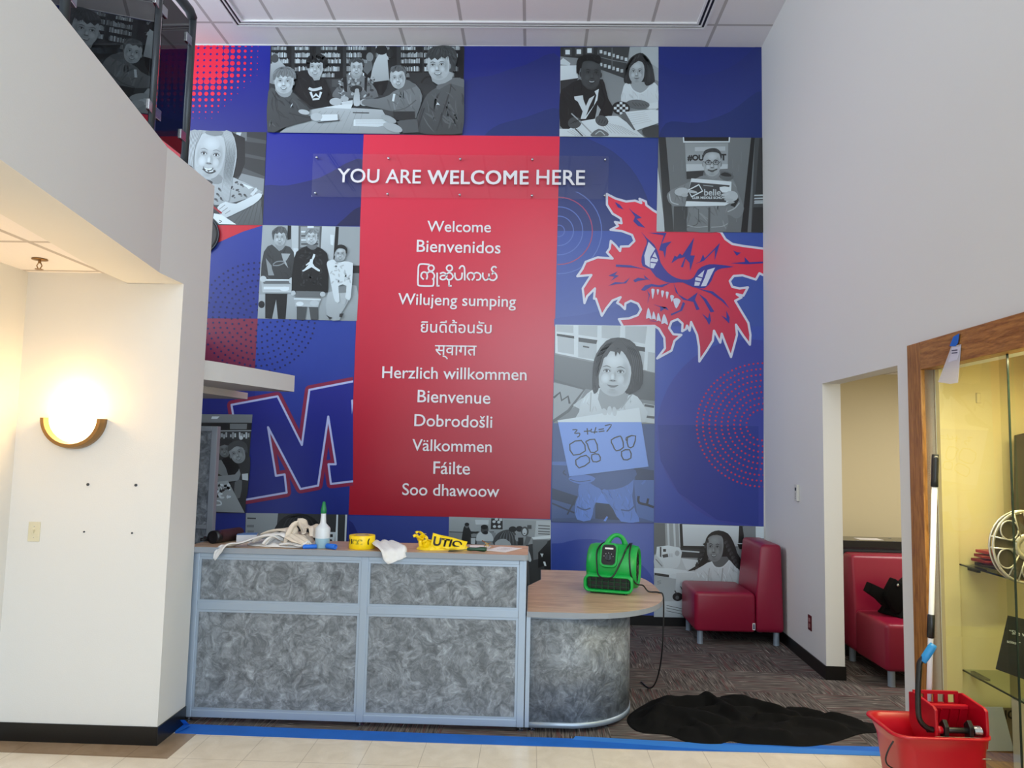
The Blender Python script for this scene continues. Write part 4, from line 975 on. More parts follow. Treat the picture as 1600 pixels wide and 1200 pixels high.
for q in ([(205,1030),(250,1030),(225,1062),(272,1062),(268,1088),(250,1098)],[(312,1045),(372,1040)],[(342,1015),(348,1075)],[(385,1020),(380,1050),(440,1048)],[(425,1005),(410,1065)],[(450,1028),(500,1020)],[(450,1048),(505,1040)],[(508,992),(570,982),(525,1048)]): a.S(q, 10, K, sm=3)
a.fr(860, 680, 0.125)
for q in ([(240,115),(385,65),(435,195),(285,248)],[(440,80),(550,50),(588,190),(500,212),(460,110)],[(315,310),(445,250),(488,335),(355,408)],[(515,245),(600,238),(620,315),(530,330)],[(757,60),(850,15),(885,30),(910,150),(820,195),(780,130)],[(960,30),(1060,10),(1030,140),(970,145)],[(885,205),(985,182),(1002,285),(910,305)]): a.S(q, 15, K, closed=True, sm=2)
a.S([(945,70),(945,30),(1010,5)], 14, K, sm=2)
a.build('photo_print', MUR, 'photo of a small girl holding a whiteboard with a drawn sum')

# -------- photograph: young woman at a sewing machine
a = Art(1015, 815, 0.12919, base=PB+30, rect=(1021, 816.5, 1193, 968))
a.P([(50,12),(1378,58),(1378,1180),(50,1150)], 118, 150); a.P([(180,20),(370,25),(385,320),(195,300)], 140); a.together()
for x in (205,280,345): a.P([(x,22),(x+26,22),(x+36,300),(x+14,300)], 182)
a.apart(); a.P([(50,15),(182,20),(190,300),(50,400)], 90); a.P([(358,25),(1135,52),(1135,300),(650,340),(370,330)], 32); a.P([(392,30),(1078,52),(1066,300),(405,290)], 214, 176); a.P([(1120,55),(1280,58),(1280,200),(1140,200)], 122); a.P([(1278,58),(1378,60),(1378,200),(1280,200)], 206); a.P([(370,320),(660,330),(640,440),(380,430)], 50); a.S([(370,350),(600,368)], 16, 176, sm=0)
a.P([(60,400),(50,1150),(420,1150),(600,640),(580,460),(380,440)], 176, 170); a.P([(85,302),(360,312),(375,440),(330,555),(190,560),(110,500)], 206, 186, sm=2); a.P([(120,305),(140,305),(140,430),(122,420)], 66); a.R(160,330,195,362,40); a.P([(150,400),(215,385),(225,425),(160,435)], 64); a.together()
for k in range(9): a.E(240+14*(k%3),390+16*(k//3),4,4,90,n=6)
a.apart(); a.E(330,380,28,34,160); a.P([(55,410),(110,440),(170,540),(60,560)], 176, sm=2); a.S([(70,450),(150,540)], 12, 110); a.P([(380,440),(600,470),(590,540),(440,580)], 190)
a.P([(50,560),(240,560),(580,610),(560,700),(330,690),(50,640)], 216, 190); a.P([(55,615),(232,640),(232,672),(55,646)], 44); a.E(290,660,40,30,190); a.P([(320,620),(580,612),(420,760),(330,1000),(310,800)], 186, 160); a.P([(60,650),(315,690),(300,950),(160,980),(50,1000)], 150, 168); a.together()
for k in range(3): a.S([(90,720+16*k),(135,712+16*k)], 5, 90, sm=0)
a.apart(); a.P([(170,960),(410,960),(400,1140),(165,1100)], 190, 172); a.together()
for y in (1010,1040,1075): a.S([(200,y),(390,y+40)], 6, 66, sm=0)
a.apart(); a.E(335,905,62,52,24); a.E(330,915,22,24,90); a.S([(300,830),(330,880)], 14, 50); a.S([(370,780),(395,830)], 10, 40)
# hair, shirt, face
a.P([(655,330),(680,200),(740,130),(830,104),(940,140),(1000,230),(1030,330),(1080,420),(1120,520),(1080,580),(960,500),(700,500),(600,560),(450,600),(560,530),(640,430)], 28, 22, sm=2)
a.FX([(540,605),(640,530),(740,480),(800,560),(900,540),(960,460),(1060,560),(1090,640),(1060,760),(560,760)], 196, 176, n=24, w=12, ln=130, lift=15); a.P([(700,440),(930,420),(950,480),(880,540),(800,540),(740,480)], 92, sm=2); a.S([(742,480),(790,548),(880,545),(960,465)], 14, 216); a.S([(720,560),(700,740)], 12, 160); a.S([(880,560),(860,740)], 12, 150)
face(a, 786, 315, 102, 164, 128, rot=0.05, brow=34, turn=-0.12, ears=False); a.P([(680,300),(690,210),(760,160),(860,170),(900,260),(930,420),(980,480),(1050,560),(1100,540),(1060,400),(1010,250),(940,140),(830,104),(740,130),(680,200),(655,330),(640,430),(600,520),(680,460),(690,380)], 26, sm=2); a.together()
for t in range(22):
    f = t/21; a.E(905+f*150+12*math.sin(t*2.1), 220+f*320, 22, 15, 34+14*(t%3), rot=t, n=9); a.E(690-f*140+12*math.sin(t*1.7), 220+f*350, 18, 13, 32+12*(t%3), rot=t, n=9)
a.apart(); a.P([(1050,255),(1140,255),(1140,330),(1080,330)], 26); a.S([(1050,262),(1140,264)], 10, 190, sm=0)
a.build('photo_print', MUR, 'black and white photo of a young woman beside sewing machines')

# -------- photograph: busy classroom, low on the mural behind the counter
a = Art(640, 800, 0.15, base=PB)
a.P([(412,48),(1472,80),(1462,1060),(395,1040)], 150, 60); a.P([(415,200),(900,215),(880,345),(412,340)], 118); a.S([(415,205),(560,212),(880,206)], 9, 66, sm=0); a.P([(680,80),(825,82),(822,130),(690,130)], 176); a.P([(850,65),(970,70),(970,180),(845,178)], 30); a.together()
for x, y in ((905,75),(880,100),(930,105),(885,150),(935,150),(950,80)): a.E(x,y,18,15,178,n=8)
a.apart(); a.P([(985,80),(1320,90),(1310,200),(985,195)], 138); a.P([(1320,90),(1472,95),(1470,260),(1300,280)], 168); a.together()
for y in (140,170,200,225): a.S([(1340,y),(1460,y+6)], 12, 90, sm=0)
a.apart(); a.P([(1270,262),(1470,240),(1470,275),(1290,285)], 212); a.P([(1210,345),(1466,290),(1462,1060),(1200,1040)], 46, 62); a.P([(1280,290),(1440,290),(1380,480),(1290,500)], 96)
a.P([(555,200),(575,140),(610,130),(640,200),(720,200),(700,225),(640,230),(650,345),(548,342)], 34, sm=2); a.E(598,140,22,26,92); a.E(598,128,24,18,24); a.R(630,260,720,335,60); a.P([(640,270),(690,270),(680,335),(640,330)], 170)
a.P([(700,240),(760,195),(830,205),(870,260),(860,330),(710,330)], 172, sm=2); a.E(782,182,40,50,62); a.E(780,155,38,24,22); a.E(792,215,26,18,26); a.R(700,300,880,345,120)
a.P([(880,345),(900,240),(980,190),(1060,185),(1110,230),(1140,345)], 62, sm=3); strands(a, [(980,195),(930,250),(900,340)], [(1060,195),(1110,260),(1130,345)], 12, 9, 92, 40); a.P([(890,345),(920,290),(1000,280),(1060,345)], 150, sm=2)
a.E(1075,178,42,30,24); a.E(1145,175,38,30,24); a.P([(1100,240),(1180,200),(1180,300),(1110,300)], 130, sm=2); a.E(1200,200,40,50,60); a.E(1198,205,24,36,176); a.E(1196,222,10,5,60); a.R(1130,265,1185,345,22); a.P([(1215,250),(1270,260),(1230,345),(1190,340)], 90); a.R(1225,135,1270,175,60)
a.P([(1210,380),(1240,400),(1270,500),(1240,510)], 170, sm=2); a.P([(1340,420),(1470,280),(1466,760),(1430,740),(1400,560),(1340,580)], 20); a.P([(1390,515),(1412,515),(1425,560),(1405,560)], 215); a.P([(1360,430),(1395,432),(1380,470)], 190)
a.build('photo_print', MUR, 'black and white photo of a busy classroom, behind the counter')

# -------- photograph: two students leaning together at a table (left, beside the partition)
a = Art(280, 540, 0.26667, base=PB+25)
a.P([(-160,400),(432,404),(388,982),(-160,965)], 52, 44); a.P([(-160,400),(432,404),(428,452),(-160,450)], 118); a.P([(195,415),(240,415),(225,430),(190,430)], 215); a.P([(-160,455),(428,455),(425,500),(-160,500)], 30); a.P([(300,458),(400,458),(398,490),(300,490)], 110); a.S([(230,500),(425,498)], 6, 150, sm=0); a.together()
for k in range(14): a.R(235+13*k, 508+(k%3)*6, 245+13*k, 545-(k%2)*8, random.choice((60,110,150,180)))
a.apart(); a.E(365,540,12,12,190)
a.P([(230,690),(300,650),(350,700),(355,790),(220,800)], 18, sm=2); a.P([(222,690),(250,670),(290,760),(230,750)], 116, sm=2); face(a, 268, 612, 32, 42, 110, rot=-0.1); a.P([(240,590),(250,555),(300,550),(312,590),(270,580)], 46, sm=2)
a.P([(360,700),(420,650),(410,800),(392,910),(330,900),(350,800)], 52, 40, sm=2); a.P([(218,765),(330,755),(355,720),(352,790),(218,795)], 128, sm=2); a.P([(330,800),(372,790),(360,890),(330,880)], 96, sm=2); face(a, 345, 632, 44, 58, 138, rot=-0.35, turn=-0.05); a.P([(288,620),(300,575),(350,555),(398,575),(405,630),(380,600),(340,590),(310,610)], 70, sm=3); a.P([(372,752),(408,748),(408,790),(374,785)], 190)
a.P([(205,800),(290,790),(388,978),(205,972)], 156, 140); a.together()
for _ in range(34): a.E(random.uniform(215,300), random.uniform(815,890), 11, 7, random.choice((40,90,190,215)), rot=random.uniform(0,3), n=7)
a.apart(); a.S([(212,905),(245,912),(250,930),(220,935)], 8, 205)
a.build('photo_print', MUR, 'dim photo of two smiling students leaning together at a table')

# -------- photograph: dark haired figure, lowest row behind the spray bottle
a = Art(280, 770, 0.25, base=PB+25)
a.P([(418,125),(1050,135),(1042,760),(405,750)], 52); a.P([(420,126),(620,128),(600,330),(415,330)], 150, 140); a.S([(428,158),(482,160)], 9, 60, sm=0); a.R(425,200,470,215,110); a.P([(430,235),(470,235),(465,300),(425,300)], 118); a.P([(985,136),(995,136),(990,330),(975,330)], 215); a.P([(905,242),(980,245),(972,310),(905,308)], 196); a.R(915,258,962,276,40); a.E(925,296,8,7,40,n=8); a.E(950,296,8,7,40,n=8); a.P([(1040,136),(1052,136),(1044,320),(1034,320)], 190)
a.P([(580,330),(600,220),(660,150),(745,128),(830,150),(890,220),(910,330),(900,700),(580,700)], 16, sm=3); strands(a, [(600,300),(660,170),(750,140)], [(890,300),(830,170),(760,140)], 16, 6, 42, 10)
a.P([(640,330),(740,300),(850,330),(860,600),(640,600)], 120, sm=2)
a.build('photo_print', MUR, 'photo of a dark haired figure low on the mural')
# -------- photograph far left, seen past the glass railing
a = Art(base=PB)
a.P([(-90,71),(245,71),(240,205),(-90,203)], 40, 60); a.together()
for k in range(7):
    for y0, y1 in ((74,84),(92,102),(110,120)): books(a, -80+44*k, -44+44*k, y0, y1, 95, 200, 2, 4, 0.9)
a.apart()
a.P([(60,205),(80,150),(120,140),(160,170),(180,205)], 90, sm=2); face(a, 118, 120, 17, 22, 165); a.P([(100,115),(103,98),(120,93),(136,100),(137,116),(120,106)], 60, sm=3)
a.build('photo_print', MUR, 'black and white library photo seen past the glass railing')

# ================================================================== lettering on the red field
M['letter'] = mat('white_cut_vinyl_letter', rgb(240, 240, 244), 0.45)
def wall_text(name, body, uL, vL, uR, vR, Y, parent=None, bold=0.0, depth=0.006, material=None):
    """lettering standing on the plane Y, its ends sighted in the survey, set along a straight baseline"""
    heavy = bold > 0.015
    me = text_mesh(body, 0.0 if heavy else bold, depth/2, space=1.07 if heavy else 1.0)
    if heavy:                                   # heavy weight: strokes thickened by overlaid cuts, each a hair prouder
        bm = bmesh.new()
        for i, (dx, dy) in enumerate(((0, 0), (-bold, 0), (bold, 0), (0, bold*0.6), (0, -bold*0.6), (-bold*0.7, bold*0.5), (bold*0.7, -bold*0.5), (bold*0.7, bold*0.5), (-bold*0.7, -bold*0.5))):
            m2 = me.copy(); m2.transform(Matrix.Translation((dx, dy, 0.0004*i))); bm.from_mesh(m2); bpy.data.meshes.remove(m2)
        bm.to_mesh(me); bm.free()
    p, q = at_y(uL, vL, Y), at_y(uR, vR, Y)
    xs = [v.co.x for v in me.vertices]; x0, x1 = min(xs), max(xs)
    e = Vector((q.x-p.x, 0, q.z-p.z)); k = e.length/(x1-x0); e.normalize(); up = Vector((-e.z, 0, e.x))
    for v in me.vertices:
        c = v.co.copy(); w = p+e*((c.x-x0)*k)+up*(c.y*k); v.co = (w.x, Y-depth/2-c.z, w.z)
    me.update(); me.materials.clear()
    return link(name, me, material or M['letter'], parent)
GR = 'greetings lettered down the red field'
YL = YM-0.0085
for body, l, words in (('Welcome', (667.5,362,767,363.2), 'Welcome, the topmost greeting'), ('Bienvenidos', (651,393.5,782,396.2), 'Bienvenidos, second from the top'),
        ('Wilujeng sumping', (622,475.6,806,479.6), 'Wilujeng sumping, below the Burmese greeting'), ('ยินดีต้อนรับ', (657.5,519.2,768,521), 'a Thai greeting'), ('स्वागत', (679.5,554.6,744.5,555.6), 'a Hindi greeting'),
        ('Herzlich willkommen', (597.2,590.6,822.7,594.2), 'Herzlich willkommen, the widest greeting'), ('Bienvenue', (652.3,628.3,766,631), 'Bienvenue, above Dobrodosli'), ('Dobrodošli', (647.3,665.6,769,668.4), 'Dobrodosli with an accent'),
        ('Välkommen', (644,704,768.2,706.6), 'Valkommen with a dotted a'), ('Fáilte', (677,740.2,734.2,741.4), 'Failte, the shortest Latin greeting'), ('Soo dhawoow', (628.5,773.2,780,776.5), 'Soo dhawoow, the lowest greeting')):
    o = wall_text('greeting_lettering', body, *l, YL, bold=0.006)
    tag(o, 'white lettering on the red field reading '+words, 'lettering', GR)
def stroke_lettering(name, strokes, ox, oy, sc, w, Y, depth=0.006):
    mb = MB()
    for st in strokes:
        closed = st[0] == 'c'
        if closed: pts = [(st[1]+st[3]*math.cos(2*PI*i/20), st[2]+st[3]*math.sin(2*PI*i/20)) for i in range(20)]
        else: pts = [(p.x, p.y) for p in smooth_pts([(x, y, 0) for x, y in st], False, 5)]
        q = [at_y(ox+x*sc, oy+y*sc, Y) for x, y in pts]; n = len(q); L = []; R_ = []
        for i in range(n):
            a0 = q[(i-1) % n] if closed or i else q[i]; b0 = q[(i+1) % n] if closed or i < n-1 else q[i]
            t = (b0-a0); t.y = 0; t.normalize(); nn = Vector((-t.z, 0, t.x))*w/2
            L.append(q[i]+nn); R_.append(q[i]-nn)
        if not closed:
            t = (q[-1]-q[-2]).normalized()*w*0.3; L[-1] += t; R_[-1] += t
            t = (q[0]-q[1]).normalized()*w*0.3; L[0] += t; R_[0] += t
        D = Vector((0, -depth, 0))
        for i in range(n if closed else n-1):
            j = (i+1) % n
            mb.add([L[i], L[j], R_[j], R_[i], L[i]+D, L[j]+D, R_[j]+D, R_[i]+D], [(4,5,6,7),(0,3,2,1),(0,1,5,4),(2,3,7,6)])
    return mb.build(name, M['letter'])
o = stroke_lettering('greeting_lettering', [[(215,95),(135,90),(102,108),(95,200),(93,300),(112,328),(240,332),(264,315),(266,255)], ('c',238,135,32), [(152,256),(128,228),(135,192),(160,178),(188,190),(196,228),(188,255)], [(192,195),(215,176),(250,180),(272,208),(270,240),(255,258)],
        [(305,190),(305,260),(305,330)], [(305,330),(325,330)], [(340,195),(370,183),(400,198),(410,225),(392,255),(362,262),(340,248),(350,222),(400,215)], [(400,215),(428,188),(458,192),(478,225),(460,258),(425,262),(405,240)], ('c',440,135,32), [(435,270),(435,330)], [(435,330),(460,330)],
        [(500,190),(502,230),(520,260),(550,262),(575,240),(580,190)], [(550,140),(565,116),(590,112),(605,135),(608,200),(608,265)], [(662,265),(638,235),(645,200),(675,185),(705,200),(712,235),(690,265)], [(706,205),(735,185),(770,195),(785,225),(770,260),(740,265)],
        [(808,190),(808,230),(830,265),(860,260),(875,235),(875,200)], [(875,235),(890,262),(930,268),(960,240),(955,205),(930,185),(910,200)], [(930,182),(905,152),(915,126),(940,118),(955,130)]], 640, 400, 0.1417, 0.0165, YL)
tag(o, 'white lettering on the red field reading a Burmese greeting of round letters', 'lettering', GR)

# ================================================================== clear acrylic sign on stand-offs
M['acrylic'] = glass_mat('clear_acrylic', (0.985, 0.988, 0.99, 1), 1.6, 0.015)
YS = YM-0.04
S = thing('acrylic_sign', tuple(at_y(718, 311, YS)), 'long clear acrylic sign reading YOU ARE WELCOME HERE above the red field', 'sign')
c4 = [at_y(489,240,YS), at_y(951.5,244,YS), at_y(950,311.5,YS), at_y(486.5,307.5,YS)]
MB().prism(c4, (0, 0.008, 0)).build('clear_panel', M['acrylic'], S, bevel=0.002)
for body, l, bd in (('YOU ARE', (527,284.8,657.5,287), 0.008), ('WELCOME', (667.5,287.6,826,288.4), 0.026), ('HERE', (838,288.3,914,289.2), 0.008)):
    wall_text('lettering', body, *l, YS, S, bold=bd, depth=0.010)
for zx, zy in ((80,115),(439,119),(798,123),(1158,125),(1522,126),(73,293),(434,298),(795,302),(1156,306),(1520,306)):
    p = at_y(470+zx*0.3125, 210+zy*0.3125, YS)
    MB().lathe([(0.0, -0.012), (0.010, -0.011), (0.013, -0.006), (0.013, 0.0), (0.009, 0.0), (0.009, 0.037), (0, 0.037)], (p.x, YS, p.z), (0, 1, 0), 14).build('standoff', M['steel'], S, smooth=True)
# ================================================================== balcony glass railing
M['tint_glass'] = glass_mat('smoked_railing_glass', (0.16, 0.17, 0.18, 1), 1.7, 0.01)
RL = thing('glass_railing', (-2.18, 4.45, 3.435), 'smoked glass balcony railing with dark round posts at upper left', 'railing')
PZ = 3.435
posts = [(-2.185, 4.44), (-2.195, 4.04)]+[(FX(y)-0.06, y) for y in (2.92, 1.80)]
for i, (x, y) in enumerate(posts):
    p = MB().cyl((x, y, PZ-0.002), (x, y, 4.42), 0.024, 14)
    p.lathe([(0.05, 0), (0.05, 0.012), (0.026, 0.018)], (x, y, PZ-0.002), seg=16)
    p.build('post', M['dark_metal'], RL, smooth=True)
rail_path = [(-2.185, 4.44, 4.40), (-2.19, 4.40, 4.435), (-2.195, 4.04, 4.44)]+[(FX(y)-0.06, y, 4.44) for y in (3.6, 2.92, 1.8, 0.9)]
MB().tube(rail_path, 0.03, 12).build('handrail', M['dark_metal'], RL, smooth=True)
for (x0, y0), (x1, y1) in zip(posts[:-1], posts[1:]):
    d = Vector((x1-x0, y1-y0, 0)); L_ = d.length; d.normalize(); nrm = Vector((-d.y, d.x, 0))*0.005
    a, b = Vector((x0, y0, 0))+d*0.05, Vector((x1, y1, 0))-d*0.05
    MB().prism([a+Vector((0,0,3.50)), b+Vector((0,0,3.50)), b+Vector((0,0,4.36)), a+Vector((0,0,4.36))], nrm).build('glass_panel', M['tint_glass'], RL)
    for e, s in ((a, 1), (b, -1)):
        for z in (3.62, 4.24):
            c = e+d*0.0*s+Vector((0, 0, z))
            MB().obox(c+nrm*0.5, d*0.035, nrm.normalized()*0.012, (0, 0, 0.03)).build('glass_clamp', M['steel'], RL, bevel=0.003)

# ================================================================== wall fittings, left
T = thing('wall_sconce', (-2.732, 4.414, 1.69), 'lit half bowl wall sconce with bronze rim on the left return wall', 'wall lamp')
def half_bowl(R0, z0, depth):
    mb = MB(); pr = [(0.001, -R0*1.0)]; n = 10; vs = []
    for i in range(n+1):
        t = (PI/2)*i/n; r = R0*math.sin(t); z = -R0*math.cos(t)
        for k in range(17):
            a = PI*k/16
            vs.append((-2.732+r*math.cos(a), 4.412-r*math.sin(a)*depth, z0+z*0.92))
    fs = [(i*17+k, i*17+k+1, (i+1)*17+k+1, (i+1)*17+k) for i in range(n) for k in range(16)]
    return mb.add(vs, fs)
gm, gt, gb = nt('lit_opal_glass'); gb.inputs['Base Color'].default_value = (0.9, 0.85, 0.75, 1); gb.inputs['Emission Color'].default_value = (1.0, 0.78, 0.42, 1); gb.inputs['Emission Strength'].default_value = 9.0
bowl = half_bowl(0.155, 1.872, 0.62)
bowl.build('opal_bowl', gm, T, smooth=True)
rim = [(-2.732+0.176*math.cos(a), 4.398, 1.880-0.176*math.sin(a)) for a in [PI*i/24 for i in range(25)]]
rb = MB()
for i in range(24):
    a0, a1 = PI*i/24, PI*(i+1)/24
    q = []
    for a in (a0, a1):
        for rr, yy in ((0.150, 4.386), (0.160, 4.352), (0.182, 4.352), (0.190, 4.386), (0.190, 4.4145), (0.150, 4.4145)):
            q.append((-2.732+rr*math.cos(a), yy, 1.872-rr*math.sin(a)*0.96))
    rb.add(q, [(k, (k+1) % 6, (k+1) % 6+6, k+6) for k in range(6)]+([(0,1,2,3,4,5)] if i == 0 else [])+([(11,10,9,8,7,6)] if i == 23 else []))
rb.build('rim', M['bronze'], T, smooth=False, bevel=0.002)
lt = bpy.data.lights.new('sconce_bulb', 'POINT'); lt.energy = 6.5; lt.color = (1.0, 0.58, 0.20); lt.shadow_soft_size = 0.05
lo = bpy.data.objects.new('sconce_bulb', lt); COL.objects.link(lo); lo.location = (0, -0.10, 0.27); lo.parent = T
# unseen extra lamp, added to warm the soffit and the low left wall
l2 = bpy.data.lights.new('warm_fill_lamp', 'POINT'); l2.energy = 9; l2.color = (1.0, 0.58, 0.20); l2.shadow_soft_size = 0.1
o2 = bpy.data.objects.new('warm_fill_lamp', l2); COL.objects.link(o2); o2.location = (-2.85, 3.1, 2.1)

T = thing('light_switch', (-2.937, 4.415, 1.15), 'ivory toggle light switch low on the wall under the sconce', 'light switch')
MB().box(-2.972, -2.902, 4.409, 4.4155, 1.14, 1.255).build('plate', M['ivory'], T, bevel=0.002)
MB().obox((-2.937, 4.402, 1.203), (0.005, 0, 0), (0, 0.010, 0.004), (0, 0, 0.011)).build('toggle', M['ivory'], T, bevel=0.002)
for z in (1.165, 1.228): MB().lathe([(0, 0), (0.003, 0.0003), (0.003, 0.001)], (-2.937, 4.4085, z), (0, 1, 0), 10).build('screw', M['steel'], T)
for u, v, lab in ((137, 757, 'grey wall screw, upper left of the four below the sconce'), (212, 758, 'grey wall screw, upper right of the four below the sconce'),
                  (131, 831, 'tiny wall screw, lower left of the four below the sconce'), (206, 833, 'tiny wall screw, lower right of the four below the sconce')):
    p = at_y(u, v, 4.41); r = 0.008 if v < 800 else 0.005
    tag(MB().lathe([(0, -0.006), (r*0.6, -0.0055), (r, -0.003), (r, 0.005)], (p.x, 4.4115, p.z), (0, 1, 0), 12).build('wall_screw', M['dark_metal'], None, smooth=True), lab, 'screw', 'screws left in the return wall')
T = thing('fire_sprinkler', (-2.78, 4.05, 2.76), 'pendent fire sprinkler hanging from the low ceiling above the sconce', 'sprinkler')
c = (-2.80, 4.08, 2.76)
MB().lathe([(0, 0.0), (0.04, -0.001), (0.042, -0.006), (0.014, -0.010), (0.0, -0.010)], c, seg=20).build('escutcheon', M['bronze'], T, smooth=True)
m_ = MB().cyl((c[0], c[1], 2.752), (c[0], c[1], 2.735), 0.008, 10); m_.tube([(c[0]-0.006, c[1], 2.738), (c[0]-0.015, c[1], 2.72), (c[0]-0.004, c[1], 2.702)], 0.003, 6); m_.tube([(c[0]+0.006, c[1], 2.738), (c[0]+0.015, c[1], 2.72), (c[0]+0.004, c[1], 2.702)], 0.003, 6)
m_.build('yoke', M['bronze'], T)
MB().lathe([(0, 0), (0.022, -0.001), (0.022, -0.003), (0, -0.003)], (c[0], c[1], 2.702), seg=16).build('deflector', M['bronze'], T)
p = at_y(313, 368, YM)
T = thing('wall_disc', (p.x, YM, p.z), 'dark grey round disc on the mural, half hidden behind the balcony end', 'wall disc')
MB().lathe([(0, -0.045), (0.19, -0.045), (0.20, -0.038), (0.205, -0.02), (0.205, -0.004), (0, -0.004)], (p.x, YM, p.z), (0, 1, 0), 40).build('body', mat('dark_grey_disc', rgb(62, 62, 62), 0.6), T, smooth=False)
MB().lathe([(0.205, -0.034), (0.214, -0.034), (0.214, -0.004), (0.205, -0.004)], (p.x, YM, p.z), (0, 1, 0), 40).build('rim', M['dark_metal'], T)

# ================================================================== wall fittings, right
def wall_frame(u, v, b=0.0):
    """where a sighting meets the right wall"""
    w = sight(u, v); o = Vector((0, 0, EYE)); q = rw(6.08, b, 0); nn = rw(6.08, 1, 0)-rw(6.08, 0, 0)
    p = o+w*((q-o).dot(nn)/w.dot(nn)); return p
TA = (rw(1, 0, 0)-rw(0, 0, 0)); TBv = (rw(0, 1, 0)-rw(0, 0, 0)); UP = Vector((0, 0, 1))
p = wall_frame(1247, 770)
T = thing('thermostat', tuple(p-UP*0.07), 'white thermostat with a small dark display on the right wall', 'thermostat')
MB().obox(p-TBv*0.012, TA*0.038, TBv*0.0125, UP*0.072).build('body', mat('white_thermostat_plastic', rgb(206, 206, 200), 0.45), T, bevel=0.006)
MB().obox(p-TBv*0.025+UP*0.032-TA*0.008, TA*0.016, TBv*0.001, UP*0.014).build('display', mat('dark_display', rgb(40, 52, 44), 0.25), T)
for k in range(3): MB().obox(p-TBv*0.025-UP*(0.01+0.02*k)-TA*0.006, TA*0.014, TBv*0.0015, UP*0.006).build('button', mat('button_grey', rgb(176, 176, 170), 0.5), T, bevel=0.001)
p = wall_frame(1266, 973)
T = thing('power_outlet', tuple(p-UP*0.06), 'dark maroon duplex outlet low on the right wall', 'outlet')
MB().obox(p-TBv*0.003, TA*0.04, TBv*0.0035, UP*0.062).build('plate', M['maroon_plastic'], T, bevel=0.002)
for s in (-1, 1): MB().obox(p-TBv*0.0075+UP*0.024*s, TA*0.017, TBv*0.0015, UP*0.015).build('socket', mat('pale_socket', rgb(170, 120, 118), 0.4), T, bevel=0.004)

# ================================================================== reception counter
FY = 4.795
D = thing('reception_counter', (-1.09, 5.0, 0.0), 'long reception counter of swirled grey panels framed in silver aluminium', 'reception counter')
fr = MB(); SIDE = (-2.146, -0.022)
def post(x0, x1, z1=1.045, dy=0.05): return MB().box(x0, x1, FY-0.006, FY+dy, 0.03, z1)
post(-2.146, -2.104).build('post', M['alu'], D, bevel=0.003)
post(-1.066, -1.020).build('post', M['alu'], D, bevel=0.003)
post(-0.064, -0.018).build('post', M['alu'], D, bevel=0.003)
for x0, x1 in ((-2.104, -1.066), (-1.020, -0.064)):
    for z0, z1, n in ((0.03, 0.075, 'bottom_rail'), (0.690, 0.738, 'middle_rail'), (1.018, 1.045, 'top_rail')):
        MB().box(x0, x1, FY-0.004, FY+0.05, z0, z1).build(n, M['alu'], D, bevel=0.003)
    for z0, z1, n in ((0.075, 0.690, 'lower_panel'), (0.738, 1.018, 'upper_panel')):
        MB().box(x0, x1, FY+0.006, FY+0.04, z0, z1).build(n, M['swirl'], D)
        bd = MB(); w_ = 0.014
        bd.box(x0, x1, FY-0.001, FY+0.010, z0, z0+w_); bd.box(x0, x1, FY-0.001, FY+0.010, z1-w_, z1); bd.box(x0, x0+w_, FY-0.001, FY+0.010, z0+w_, z1-w_); bd.box(x1-w_, x1, FY-0.001, FY+0.010, z0+w_, z1-w_)
        bd.build('panel_bead', M['alu'], D)
for x in (-2.125, -1.043, -0.041):
    MB().lathe([(0, 0.031), (0.006, 0.031), (0.006, 0.012), (0.020, 0.008), (0.020, 0.0), (0, 0.0)], (x, FY+0.02, 0.0), seg=14).build('leveller', M['steel'], D)
MB().box(-0.10, -0.018, FY+0.05, 5.20, 0.03, 1.04).build('end_panel', M['swirl'], D)
MB().box(-2.146, -2.12, FY+0.05, 5.20, 0.03, 1.04).build('end_panel', M['swirl'], D)
MB().box(-2.12, -0.10, FY+0.05, FY+0.07, 0.03, 1.04).build('back_panel', M['dark_metal'], D)
# counter top: pale wood face inside a grey moulded edge
def rounded_rect(x0, x1, y0, y1, r, z, n=6):
    pts = []
    for cx, cy, a0 in ((x1-r, y1-r, 0), (x0+r, y1-r, PI/2), (x0+r, y0+r, PI), (x1-r, y0+r, 1.5*PI)):
        for i in range(n+1): pts.append((cx+r*math.cos(a0+PI/2*i/n), cy+r*math.sin(a0+PI/2*i/n), z))
    return pts
MB().prism(rounded_rect(-2.19, -0.008, 4.77, 5.225, 0.03, 1.047), (0, 0, 0.035)).build('counter_edge', M['grey_edge'], D, bevel=0.006)
MB().prism(rounded_rect(-2.186, -0.012, 4.776, 5.221, 0.026, 1.0815), (0, 0, 0.0012)).build('counter_top', M['worktop'], D)
CT = 1.083
for x in (-2.155, -0.03):
    MB().obox((x, FY-0.008, 1.0), (0.006, 0, 0), (0, 0.003, 0), (0, 0, 0.045)).build('bracket', M['alu'], D)

# peninsula with the rounded end
PN = thing('peninsula_desk', (0.35, 5.4, 0.0), 'low rounded end desk of the counter with pale wood top and curved grey front', 'desk')
ol = [(-0.012, 4.778), (0.38, 4.776)]+[(p[0], p[1]) for p in smooth_pts([(0.50, 4.795), (0.64, 4.865), (0.78, 4.99), (0.88, 5.16), (0.935, 5.36), (0.95, 5.6), (0.945, 5.9), (0.90, 6.14), (0.79, 6.31), (0.62, 6.405), (0.45, 6.42)], False, 4)]+[(0.095, 6.42), (0.09, 5.95), (-0.012, 5.66)]
MB().prism([(x, y, 0.700) for x, y in ol], (0, 0, 0.034)).build('desk_edge', M['grey_edge'], PN, bevel=0.004)
cx_, cy_ = sum(x for x, _ in ol)/len(ol), sum(y for _, y in ol)/len(ol)
MB().prism([(cx_+(x-cx_)*0.994, cy_+(y-cy_)*0.996, 0.7335) for x, y in ol], (0, 0, 0.0012)).build('desk_top', M['worktop'], PN)
